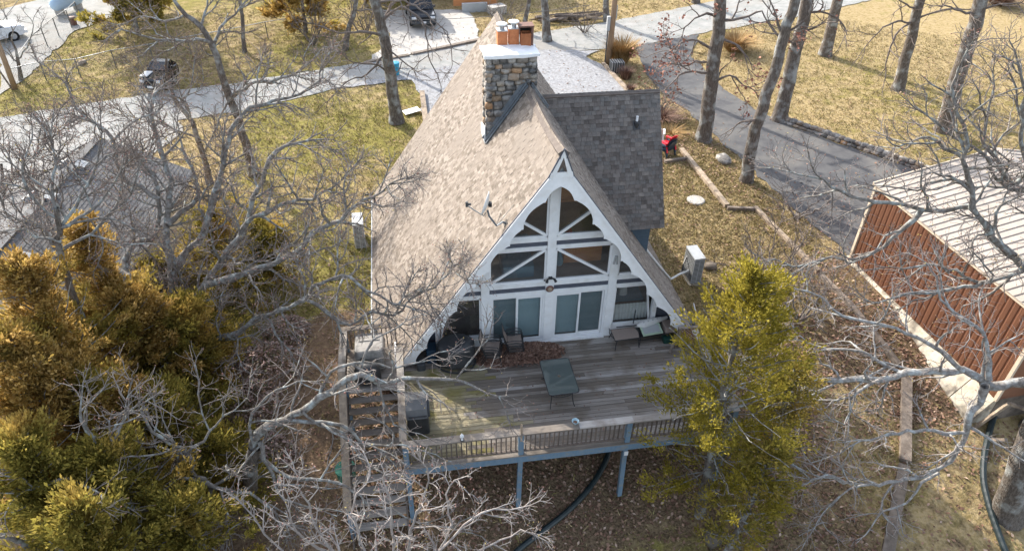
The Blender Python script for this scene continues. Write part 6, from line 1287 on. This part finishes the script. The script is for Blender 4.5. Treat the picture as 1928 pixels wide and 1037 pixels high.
# oaks along the right of the driveway
LVr = [dict(LV[0], sp=.8), dict(LV[1], sp=.36), dict(LV[2], sp=.24)]
RT = [((1325, 264), [(1334, 200), (1342, 130), (1352, 60), (1358, 0)], .42, 'stout oak with rust-brown leaves between the red chairs and the driveway', [([(1348, 31), (1320, 28), (1289, 53)], -1), ([(1356, 40), (1398, 35), (1433, 21), (1447, 49), (1465, 67)], -1.5), ([(1345, 95), (1305, 75), (1268, 92), (1240, 118)], -1), ([(1340, 140), (1300, 135), (1270, 150), (1250, 172)], -1.2), ([(1350, 70), (1392, 90), (1410, 130)], -1), ([(1338, 165), (1375, 140), (1400, 160), (1420, 170)], -.8), ([(1343, 120), (1310, 115), (1285, 125), (1262, 85)], .5)], (M['rustleaf'], .9, .18)),
      ((1405, 341), [(1415, 280), (1428, 225), (1443, 180), (1458, 140), (1470, 90), (1483, 45), (1500, -10)], .31, 'leaning grey-barked oak on the bank below the driveway bend', [([(1428, 225), (1400, 228), (1382, 240)], -.5), ([(1475, 75), (1460, 30), (1448, 0)], .5), ([(1478, 60), (1508, 45), (1530, 20)], -.7)], None),
      ((1467, 226), [(1480, 170), (1492, 120), (1503, 75), (1512, 40), (1522, -10)], .42, 'thick dark oak rooted at the start of the stone edging', [([(1512, 24), (1559, 25), (1591, 53), (1593, 69)], -1.5), ([(1500, 90), (1475, 70), (1440, 62)], -1), ([(1506, 60), (1530, 55), (1545, 45)], -1)], (M['rustleaf'], .2, .16)),
      ((1553, 104), [(1560, 75), (1567, 45), (1578, -5)], .40, 'oak with a flared foot on the crest of the dry lawn', [], None),
      ((1690, 168), [(1700, 130), (1711, 90), (1722, 45), (1735, -10)], .34, 'slim oak with drooping branches in the middle of the dry lawn', [([(1718, 42), (1686, 67), (1668, 123), (1665, 155)], -1), ([(1716, 42), (1672, 46), (1630, 88)], -.8), ([(1722, 40), (1760, 22), (1800, 18), (1850, 20)], -1), ([(1726, 20), (1700, 5), (1680, -10)], -.5)], None),
      ((1775, 246), [(1790, 190), (1806, 140), (1820, 95), (1835, 45), (1848, -5)], .44, 'thick straight oak on the dry lawn nearest the shed', [([(1838, 30), (1790, 15), (1760, 12)], -1), ([(1842, 15), (1880, 12), (1920, 5)], -1)], (M['rustleaf'], .06, .15))]
for i, (bp, tp, rad, lab, lm, lf) in enumerate(RT):
    p = G(*bp); tr = [p-(0, 0, .15)]+PL(tp, p[1]); q = np.array(tr[-1])-np.array(tr[-3]); q /= np.linalg.norm(q); zt = tr[-1][2]
    tr2 = tr+[tr[-1]+q*2.5+(.0, 0, .4), tr[-1]+q*5+(.3, .2, 1)]; r0 = np.random.default_rng(40+i)
    li = [(PL([l[0]]+l[1:], p[1], p[1]+dy), .075, .025) for l, dy in lm]+auto_limbs(r0, tr2[-3:], 6, .1, (2.5, 4.5), .10)
    tree(p, lab, [(tr2, rad, rad*.42)], li, 50+i, dens=.55 if not lm else .75, cfg=LVr, limbm='twigdark', twigm='twigdark', buds=False, leaf=lf, group='oaks beside the driveway')
# trees across the road at the top
for i, (bp, tp, rad, lab) in enumerate((((1030, 78), [(1028, 40), (1024, 0), (1020, -40)], .3, 'dark oak trunk across the road above the chimney'), ((1143, 40), [(1140, 15), (1143, -15)], .26, 'dark trunk across the road behind the utility pole'), ((461, 98), [(459, 70), (455, 30), (450, -20)], .14, 'thin dark trunk at the far end of the left lawn'), ((650, 95), [(655, 60), (668, 20), (672, -20)], .18, 'slender bare tree beside the kerb of the concrete apron'), ((985, 62), [(990, 30), (1000, -20)], .18, 'slender bare tree across the road left of the chimney flues'), ((1310, 6), [(1312, -20), (1315, -60)], .3, 'oak beyond the road at the top of the picture'))):
    p = G(*bp); tr = [p]+PL(tp, p[1]); tr = up(tr, 3.5, .2); r0 = np.random.default_rng(70+i)
    tree(p, lab, [(tr, rad, rad*.45)], auto_limbs(r0, tr, 7, .35, (2., 4.), .08), 80+i, dens=.6, cfg=LVr, limbm='twigdark', twigm='twigdark', buds=False, group='bare trees across the road')
LVs = [dict(LV[0], sp=.33, L=(.5, 1.5), r=(.022, .012)), dict(LV[1], sp=.22, L=(.25, .8), r=(.012, .008)), dict(LV[2], sp=.2, L=(.1, .3), r=(.008, .005))]
def shrub(bp, h, spread, n, seed, label, m='twigdark', dens=.8, name='bare_shrub', leaf=None, group=None, r0_=.05):
    p = G(*bp); r = np.random.default_rng(seed); li = []
    for k in range(n): a = 6.283*k/n+r.uniform(-.4, .4); q = shoot(r, p+np.array((math.cos(a)*.1, math.sin(a)*.1, 0)), np.array((math.cos(a)*spread, math.sin(a)*spread, 1)), h*r.uniform(.75, 1.15), .3, .10, .02); li.append((q, r0_*r.uniform(.7, 1.1), .012))
    return tree(p, label, [], li, seed, cat='shrub', cfg=LVs, limbm=m, twigm=m, buds=False, dens=dens, name=name, leaf=leaf, group=group, start=.2)
shrub((1447, 548), 3.4, .75, 9, 21, 'wide bare multi-stemmed shrub on the strip between the house and the shed', 'twigdark', 1.1)
shrub((1505, 600), 2.2, .9, 6, 22, 'low twiggy shrub beside the weathered border timber', 'twig', .9)
shrub((590, 85), 2.6, .7, 7, 23, 'brown brushy shrub at the roadside left of the concrete apron', 'twigdark', .8)
shrub((690, 60), 2.8, .6, 7, 24, 'brown brushy shrub beside the parked black car', 'twigdark', .8)
shrub((945, 58), 2.4, .7, 6, 25, 'bare brush behind the apex of the roof', 'twigdark', .8)
shrub((1100, 62), 2.2, .9, 6, 26, 'bare brush on the bank behind the log pile', 'twigdark', .8)
shrub((1500, 410), 2.0, .9, 6, 27, 'thin pale saplings at the lower edge of the driveway', 'twig', .7)
shrub((1240, 215), 1.2, .7, 6, 28, 'small brown shrub beside the right gable of the dormer', 'twigdark', .8)
# foreground trees below the camera
p = G(40, 1130); E_l = [(PL([(84, 1011), (114, 998), (140, 971), (157, 948), (164, 921), (187, 867), (181, 840), (165, 810), (150, 775)], -6.2, -5.2), .12, .035), (PL([(164, 931), (201, 937), (234, 944), (258, 961), (251, 984), (234, 1011), (240, 1040)], -6, -6.6), .085, .03), (PL([(258, 961), (294, 968), (324, 981), (350, 1000)], -6.2, -6.6), .06, .025), (PL([(251, 984), (278, 1001), (321, 1028), (360, 1050)], -6.3, -7), .05, .025), (PL([(187, 867), (215, 840), (225, 800), (240, 780)], -5.7, -5), .05, .025), (PL([(157, 948), (150, 910), (120, 900), (80, 915), (40, 930)], -6, -6.5), .06, .025), (PL([(60, 1037), (20, 1010), (0, 1012), (-30, 1000)], -6.5, -6.8), .07, .03)]
tree(p, 'grey crooked oak in the bottom left corner in front of the cedars', [([p]+PL([(50, 1075), (60, 1037), (84, 1011)], -6.6, -6.2), .2, .13)], E_l, 31, dens=.8)
p = G(385, 985); F2 = [(PL([(398, 985), (395, 951), (398, 917), (385, 907), (371, 897), (351, 854), (331, 840), (301, 824), (281, 804), (270, 770)], -4.6, -4.8), .085, .03), (PL([(385, 907), (428, 921), (468, 931), (508, 951), (540, 990)], -4.7, -5.4), .07, .025), (PL([(385, 907), (345, 897), (334, 874), (331, 840)], -4.7, -4.7), .06, .03), (PL([(351, 854), (380, 825), (410, 800), (440, 770)], -4.7, -4.2), .045, .02), (PL([(398, 917), (440, 890), (480, 850), (500, 820)], -4.7, -4.4), .045, .02)]
tree(p, 'small grey crooked oak among the cedars left of the stairs', [([p-(0, 0, .2)]+PL([(400, 985)], -4.6), .14, .09)], F2, 32, dens=.9)
p = G(470, 930); F_l = [(PL([(478, 850), (505, 875), (542, 897), (590, 902), (639, 911), (667, 926), (690, 945), (740, 960), (790, 985), (850, 990)], -4.3, -6.2), .06, .018), (PL([(478, 845), (488, 814), (535, 790), (569, 774), (602, 747), (639, 723), (679, 704), (717, 720), (763, 712), (810, 716), (856, 716), (891, 727), (937, 747)], -4.3, -4.6), .125, .025), (PL([(856, 716), (879, 685), (906, 650)], -4.4, -4.), .03, .018), (PL([(709, 715), (733, 781), (752, 805)], -4.5, -4.9), .035, .02), (PL([(488, 830), (498, 861), (515, 897), (525, 931), (552, 944), (600, 960)], -4.4, -5.4), .07, .025), (PL([(535, 790), (580, 795), (640, 800), (698, 839), (756, 835), (800, 850)], -4.4, -5.2), .06, .022), (PL([(602, 747), (610, 715), (640, 690), (690, 680), (740, 690), (790, 680)], -4.3, -3.9), .05, .022), (PL([(478, 840), (470, 800), (490, 760), (520, 735), (560, 720)], -4.4, -4.), .05, .022), (PL([(569, 774), (600, 800), (650, 815), (670, 850), (700, 880)], -4.5, -5.), .04, .02), (PL([(679, 704), (690, 660), (715, 630), (750, 618)], -4.2, -3.6), .04, .02)]
tree(p, 'bare oak whose long lichened limb reaches over the stairs and deck', [([p-(0, 0, .2)]+PL([(470, 890), (478, 840)], -4.3), .24, .17)], F_l, 33, dens=.62)
LVc = [dict(LV[0], sp=.5, L=(.35, .95), r=(.026, .015)), dict(LV[1], sp=.24, L=(.18, .5), r=(.0145, .009)), dict(LV[2], sp=.12, L=(.08, .28), r=(.0085, .0045))]
y0 = -8.2; p = G(760, 1330); G_l = [(PL([(770, 1160), (770, 1037), (775, 980), (800, 930), (805, 880)], y0), .045, .018), (PL([(775, 1120), (850, 1010), (905, 965), (950, 960), (985, 955)], y0, y0+.3), .042, .016), (PL([(760, 1160), (690, 1037), (665, 960), (690, 910), (700, 885)], y0, y0+.2), .042, .016), (PL([(750, 1140), (640, 1050), (590, 985), (560, 900)], y0, y0), .045, .018), (PL([(760, 1150), (740, 1040), (735, 960), (720, 905)], y0, y0-.3), .038, .016), (PL([(780, 1140), (830, 1037), (850, 985), (840, 930), (855, 905)], y0, y0+.3), .036, .016), (PL([(700, 1060), (600, 1030), (560, 1000), (545, 950)], y0, y0-.2), .035, .016), (PL([(790, 1150), (900, 1040), (960, 1010), (990, 1000)], y0, y0), .035, .016), (PL([(640, 1060), (560, 1060), (500, 1000), (470, 960)], y0, y0+.2), .04, .016)]
tree(p, 'pale twiggy treetop rising into view at the bottom centre in front of the deck', [([p]+PL([(765, 1230), (765, 1150)], y0), .16, .08)], G_l, 34, dens=1.3, cfg=LVc, limbm='twig_pale', twigm='twig_pale')
# leaning oak at the right edge
p = G(1897, 968); yr = p[1]
RO = [(PL([(1965, 715), (1928, 719), (1890, 722), (1855, 726), (1848, 712), (1813, 698), (1760, 699), (1707, 705), (1654, 715), (1584, 715), (1510, 713), (1475, 694), (1447, 680), (1419, 639), (1390, 620)], yr+1, yr+3.), .15, .03),
 (PL([(1855, 726), (1844, 761), (1827, 778), (1820, 814), (1809, 838), (1792, 863), (1767, 884), (1707, 901), (1637, 912), (1588, 905), (1559, 891), (1530, 900)], yr+1, yr+.4), .11, .025),
 (PL([(1820, 814), (1760, 812), (1707, 814), (1679, 819), (1619, 828), (1580, 849)], yr+.8, yr+.9), .06, .02), (PL([(1767, 890), (1735, 908), (1707, 947), (1665, 961), (1640, 990)], yr+.5, yr), .05, .02),
 (PL([(1813, 698), (1770, 660), (1740, 640), (1707, 625), (1637, 607), (1587, 597), (1550, 560), (1500, 545)], yr+1.6, yr+3.4), .075, .022), (PL([(1862, 715), (1862, 665), (1850, 625), (1800, 590), (1770, 560), (1765, 520)], yr+1.4, yr+2.6), .08, .025),
 (PL([(1707, 705), (1670, 690), (1620, 660), (1560, 655), (1500, 640)], yr+2, yr+3.6), .06, .02), (PL([(1654, 715), (1610, 740), (1595, 790), (1585, 798)], yr+2, yr+1.6), .045, .018), (PL([(1584, 715), (1540, 735), (1490, 735), (1450, 770), (1425, 778)], yr+2.3, yr+2.3), .045, .018), (PL([(1510, 713), (1470, 720), (1420, 700), (1380, 705)], yr+2.6, yr+2.8), .04, .018), (PL([(1637, 912), (1600, 920), (1560, 950), (1540, 985)], yr+.4, yr+.2), .035, .016), (PL([(1588, 905), (1550, 895), (1530, 905)], yr+.4, yr+.4), .03, .016)]
tR = [p-(0, 0, .1)]+PL([(1925, 870), (1965, 760), (1985, 680), (2010, 600)], yr, yr+1.2); tR = tR+[tR[-1]+np.array((.5, .3, 1.8)), tR[-1]+np.array((1.3, .5, 3.8)), tR[-1]+np.array((2.2, .9, 5.6))]
r0 = np.random.default_rng(91); RO += [(np.array([q_, q_+np.array((.8, s_*.5, .6)), q_+np.array((1.7, s_*1.3, 1.5)), q_+np.array((2.4, s_*1.8, 2.6))]), .10, .03) for q_, s_ in ((tR[-3], 1), (tR[-2], -1), (tR[-2], .6), (tR[-1], -.3))]
tree(p, 'leaning oak at the right edge with long grey limbs sweeping over the fallen leaves', [(tR, .42, .13)], RO, 35, dens=.95, limbm='limb_pale', twigm='twig_pale')
R2 = [(PL([(1990, 560), (1940, 510), (1900, 477), (1869, 449), (1855, 421), (1830, 389), (1830, 352), (1813, 299), (1822, 253), (1800, 215), (1795, 165), (1802, 130)], -3.2, -2.2), .15, .03), (PL([(1830, 389), (1777, 398), (1735, 393), (1697, 386), (1647, 380), (1619, 372), (1549, 340), (1500, 330)], -2.6, -1.8), .085, .022), (PL([(1735, 396), (1704, 428), (1665, 463), (1630, 481), (1602, 495), (1566, 484), (1510, 500), (1460, 490)], -2.4, -2.2), .07, .02), (PL([(1960, 515), (1928, 510), (1876, 523), (1848, 533), (1813, 540), (1742, 551), (1700, 551), (1672, 565), (1640, 570)], -3.2, -3.4), .085, .022), (PL([(1848, 533), (1800, 510), (1750, 500), (1700, 505), (1680, 500)], -3.2, -3), .05, .02), (PL([(1955, 300), (1928, 330), (1900, 345), (1880, 300), (1850, 250), (1860, 200), (1872, 160)], -2.6, -2.), .08, .025), (PL([(1940, 360), (1900, 355), (1868, 320), (1850, 285), (1800, 260), (1760, 230), (1740, 220)], -2.6, -2), .065, .02), (PL([(1985, 480), (1950, 400), (1935, 330), (1925, 250), (1928, 180), (1915, 120)], -3, -2.4), .10, .03), (PL([(1813, 299), (1780, 280), (1750, 262), (1720, 268), (1705, 280)], -2.3, -2), .05, .02), (PL([(1830, 352), (1790, 335), (1745, 345), (1730, 360), (1660, 350)], -2.4, -1.8), .05, .02), (PL([(1869, 449), (1880, 400), (1895, 380), (1925, 370)], -2.9, -3), .06, .02)]
p2 = np.array((16.6, -4.2, TZ(16.6, -4.2)))
tree(p2, 'grey bare oak spreading crooked limbs over the cream shed roof', [([p2, p2+np.array((.1, .3, 2.5)), aty(2010, 620, -3.2), aty(1990, 555, -3.2), aty(2005, 480, -3.2), aty(2040, 380, -3.)], .34, .13)], R2+[(PL([(2005, 480), (2030, 380), (2020, 280), (2040, 180)], -3.2, -2), .10, .03), (PL([(2030, 400), (2080, 330), (2130, 300)], -3., -3.4), .09, .03)], 36, dens=.95)
# ---------------------------------------------------------------- cedars
def cedar(base, h, rad, m, label, seed, tufts=240, per=62, gaps=0., group=None, length=.17, droop=.0, name='cedar_tree', crown=.10, shape=.6, clump=.75):
    r = np.random.default_rng(seed); base = np.array(base, float); root = thing(name, base, label, 'tree', group); wob = r.normal(0, .12, 2)
    P = [base-(0, 0, .1), base+(wob[0], wob[1], h*.5), base+(wob[0]*1.5, wob[1]*1.5, h*.96)]
    t = TB(8); q = smoothline(P, .6, r, .02); t.add(q, np.linspace(.05+.016*h, .02, len(q))); t.build('trunk', M['bark'], root)
    B = TB(4); C = []; D = []; nb = int(tufts/5)
    nb = int(tufts/3.2)
    for k in range(nb):
        f = crown+(1-crown)*((k+r.random())/nb)**.85; p0 = base+np.array((wob[0]*1.4*f, wob[1]*1.4*f, h*f)); prof = (1-f)**shape*min(1, .5+f*2.4); L = rad*prof*r.choice([.6, .85, 1.0, 1.15, 1.3])*r.uniform(.85, 1.1)+.16; a = k*2.399+r.uniform(-.5, .5)
        d = np.array((math.cos(a), math.sin(a), .08+.8*f)); q = shoot(r, p0, d, L, .3, .13, .045-droop); B.add(q, np.linspace(.028, .01, len(q)))
        for j in range(max(3, int(L*3.4))):
            u = r.uniform(.3, 1.03); i = min(len(q)-2, int(u*(len(q)-1))); c = q[i]+(q[i+1]-q[i])*r.random()+r.normal(0, .085+.05*L*u, 3)*np.array((1, 1, .55)); C.append(c); dd = q[-1]-q[max(0, len(q)-3)]; dd = dd/np.linalg.norm(dd)+r.normal(0, .3, 3); D.append(dd/np.linalg.norm(dd))
    B.build('branches', M['limb'], root, 'stuff')
    C = np.array(C); D = np.array(D)
    if gaps: 
        ck = np.array([vnoise(c[0]+c[2]*.7, c[1]-c[2]*.6, clump, seed) for c in C]); keep = ck > gaps*1.25*(1-.45*(C[:, 2]-base[2])/h); C, D = C[keep], D[keep]
    per = int(per*.62)
    n = len(C)*per; off = r.normal(0, 1, (n, 3)); off /= np.linalg.norm(off, axis=1, keepdims=True); rr = r.uniform(0, 1, n)**.6; sz = np.repeat(r.uniform(.10, .24, len(C)), per); DD = np.repeat(D, per, 0)
    off = off*(rr*sz)[:, None]; along = (r.uniform(-1.3, 1.5, n)*sz)[:, None]*DD; O = np.repeat(C, per, 0)+off+along
    d = off/(sz[:, None]+1e-6)*.7+DD*.8+np.array((0, 0, .3-droop*6))+r.normal(0, .3, (n, 3)); d /= np.linalg.norm(d, axis=1, keepdims=True)
    s = np.cross(d, r.normal(0, 1, (n, 3))); s /= np.linalg.norm(s, axis=1, keepdims=True); L = length*r.uniform(.5, 1.5, n)[:, None]; w = L*r.uniform(.13, .26, n)[:, None]
    V = np.stack([O-s*w*.4, O+d*L*.55+s*w, O+d*L, O+d*L*.5-s*w], 1).reshape(-1, 3); i = np.arange(n)[:, None]*4; F = np.concatenate([i, i+1, i+2, i+3], 1)
    npmesh('foliage', V, F, m, root, 'stuff'); return root
co, cl, cg = M['cedar_orange'], M['cedar_olive'], M['cedar_green']
CE = [((150, 425), .9, 1.5, co, 'slim orange-brown cedar in front of the neighbouring roof', 300), ((405, 395), 6.0, 2.3, cl, 'olive cedar behind the trunk fork of the spreading oak', 360), ((500, 440), 6.5, 1.5, cl, 'narrow dark olive cedar nearest the left lawn', 240), ((45, 500), -1.6, 2.5, co, 'broad bright orange cedar below the neighbouring roof at the left edge', 420), ((220, 560), .2, 2.4, co, 'orange cedar with feathery tips in front of the spreading oak', 420), ((335, 600), .4, 2.1, cl, 'olive cedar at the foot of the spreading oak', 360), ((5, 640), -3.6, 2.4, co, 'orange-tinged cedar halfway down the left edge', 400), ((125, 690), -3.2, 2.4, co, 'olive and orange cedar in the middle of the cedar stand', 420), ((285, 740), -2.6, 2.1, cl, 'olive cedar left of the pale leafy shrubs', 380), ((40, 830), -5.8, 2.2, cl, 'olive cedar behind the crooked oak in the bottom left corner', 380), ((200, 850), -5.6, 2.2, cl, 'low olive cedar at the bottom left between two crooked oaks', 380), ((390, 830), -3.6, 1.6, cl, 'small dark olive cedar left of the bare path', 260), ((300, 500), 4.2, 2.0, cl, 'olive cedar half hidden behind the spreading oak limbs', 300), ((330, 950), -6.4, 1.7, cl, 'low dark cedar at the bottom edge left of the bare path', 280), ((110, 960), -7.6, 1.9, cl, 'olive cedar below the crooked oak in the bottom left corner', 300)]
for i, (tp, y, rad, m, lab, nt_) in enumerate(CE):
    tpos = aty(*tp, y); b = np.array((tpos[0], y, TZ(tpos[0], y))); h = max(2.2, tpos[2]-b[2]); cedar(b, h, rad, m, lab, 200+i, nt_, 150, gaps=.33, group='cedars at the left', length=.115, clump=.9)
b = G(262, 66); cedar(b, 8.5, 3.9, cl, 'big olive cedar on the far left lawn beside the gravel yard', 230, 520, 80, length=.26); b = G(235, 40); cedar(b+(0, 3, 0), 8, 3.0, co, 'bronze cedar behind the big one on the far left lawn', 231, 300, 60, length=.3)
b = G(575, 62); cedar(b, 6.0, 2.7, co, 'bronze cedar across the road left of the concrete apron', 232, 280, 60, length=.28)
b = G(690, 30); cedar(b+(0, 2, 0), 5, 2.2, cl, 'dark cedar behind the brush left of the parked black car', 236, 200, 60, length=.28)
tpos = aty(1385, 520, -5.6); b = np.array((tpos[0]+.85, -5.6, TZ(tpos[0], -5.6))); cedar(b, tpos[2]-b[2]-.2, 2.75, cg, 'yellow-green cedar growing in front of the right end of the deck', 241, 400, 150, gaps=.43, length=.088, crown=.12, shape=.55, clump=.8)
tpos = aty(1500, 700, -5.0); b = np.array((tpos[0], -5.0, TZ(tpos[0], -5.0))); cedar(b, tpos[2]-b[2], 1.5, cl, 'smaller olive cedar to the right of the yellow-green cedar', 234, 190, 120, gaps=.3, length=.095, crown=.15)
tpos = aty(1430, 860, -7.0); b = np.array((tpos[0], -7.0, TZ(tpos[0], -7.0))); cedar(b, max(1.6, tpos[2]-b[2]), 1.3, cl, 'low olive cedar at the foot of the yellow-green cedar', 235, 130, 90, gaps=.2, length=.12)
# pale leafy undergrowth
def bush(bp, rad, h, n, m, label, seed, size=.10):
    p = G(*bp); r = np.random.default_rng(seed); a = r.uniform(0, 6.283, n); q = np.sqrt(r.uniform(0, 1, n))*rad; z = h*(1-(q/rad)**2)*r.uniform(.25, 1, n)+.03; P = np.stack([p[0]+q*np.cos(a), p[1]+q*np.sin(a), p[2]+z], 1); Nn = r.normal(0, .6, (n, 3)); Nn[:, 2] += 1; Nn /= np.linalg.norm(Nn, axis=1, keepdims=True)
    t = thing('leafy_shrub', p, label, 'shrub', 'pale leafy shrubs'); leaves('foliage', P, Nn, size, m, seed, t); st = TB(4)
    for k in range(9): aa = 6.283*k/9; d = np.array((math.cos(aa)*.7, math.sin(aa)*.7, 1)); qq = shoot(r, p, d, h*1.1, .3, .15, 0); st.add(qq, np.linspace(.02, .008, len(qq)))
    st.build('stems', M['twig'], t, 'stuff')
for i, (bp, rad, h, lab) in enumerate((((505, 690), 1.2, .9, 'pale pinkish leafy shrub beside the bare path near the left lawn'), ((470, 760), 1.1, .8, 'pale leafy shrub halfway along the bare path'), ((540, 625), .9, .6, 'low pale leafy shrub at the top of the bare path'), ((500, 860), 1.0, .6, 'dark leafy shrub on the left side of the bare path'), ((440, 670), 1.0, .8, 'pale leafy shrub against the olive cedars'), ((430, 870), .9, .6, 'small leafy shrub behind the blue tarpaulin'))): bush(bp, rad, h, 1500, M['paleleaf'], lab, 300+i)
# ---------------------------------------------------------------- ground cover
def cover():
    r = np.random.default_rng(77); LP_, GP, GG, RP = [], [], [], []
    polys = [ROAD, PARK, DRIVE, LOT, APRON, LOTFAR]; bb = [(min(q[0] for q in P), max(q[0] for q in P), min(q[1] for q in P), max(q[1] for q in P)) for P in polys]
    n = 150000; d = np.sqrt(r.uniform(0, 1, n))*58+4; X = np.empty(n); Y = np.empty(n)
    a = YAW+r.uniform(-.75, .75, n); X = CAM[0]+d*np.sin(a); Y = CAM[1]+d*np.cos(a)
    w = np.minimum(1, 22./d); ok = r.random(n) < w
    n2 = 34000; X2 = r.uniform(-11, 17, n2); Y2 = r.uniform(-10.5, 2.2, n2); Y3 = r.uniform(2, 20, 9000); X3 = r.uniform(5.6, 13.5, 9000)
    for x, y in zip(np.concatenate([X[ok], X3]), np.concatenate([Y[ok], Y3])):
        if -5.2 < x < 5.2 and -1 < y < 12 or x > 14.3 and x < 25 and -4 < y < 5: continue
        on = any(b_[0] < x < b_[1] and b_[2] < y < b_[3] and inpoly(x, y, P) for P, b_ in zip(polys, bb))
        if on:
            if r.random() < .08: LP_.append((x, y))
            continue
        lit, gr, so_ = zone(x, y); u = r.random()
        if u < lit*.85: LP_.append((x, y))
        elif lit > .45 and y < 2 and r.random() < .4: continue
        elif r.random() > so_: (GG if r.random() < gr*.9 else GP).append((x, y))
    for x, y in zip(X2, Y2):
        if r.random() < zone(x, y)[0]*.95*(.35+.9*vnoise(x, y, .8, 5)): LP_.append((x, y))
    for (L_, nm, m, sz) in ((LP_, 'leaf_litter', M['litter'], .125),):
        P = np.array([(x, y, TZ(x, y)+.02+r.uniform(0, .03)) for x, y in L_]); P[:, 2] += .05*np.array([1. if any(b_[0] < x < b_[1] and b_[2] < y < b_[3] for b_ in bb) else 0. for x, y in L_]); Nn = r.normal(0, .35, P.shape); Nn[:, 2] = 1; Nn /= np.linalg.norm(Nn, axis=1, keepdims=True)
        o = leaves(nm, P, Nn, sz, m, 9); tag(o, 'fallen oak leaves lying thickly over the ground around the house', 'leaves')
    for (L_, nm, m, lab) in ((GP, 'dry_grass', M['grass_dry'], 'short dry tan grass covering the lawns'), (GG, 'green_grass', M['grass_green'], 'greener patches of short grass on the lawns')):
        if not L_: continue
        P0 = np.array([(x, y, TZ(x, y)+.01) for x, y in L_]); k = 4; P = np.repeat(P0, k, 0)+np.concatenate([r.normal(0, .12, (len(P0)*k, 2)), np.zeros((len(P0)*k, 1))], 1); n = len(P); a = r.uniform(0, 6.283, n); s = np.stack([np.cos(a), np.sin(a), np.zeros(n)], 1)*.022; tip = np.stack([r.normal(0, .09, n), r.normal(0, .09, n), r.uniform(.04, .13, n)], 1)
        V = np.stack([P-s, P+s, P+tip], 1).reshape(-1, 3); F = np.arange(3*n).reshape(-1, 3); o = npmesh(nm, V, F, m, kind='stuff'); tag(o, lab, 'grass')
cover()
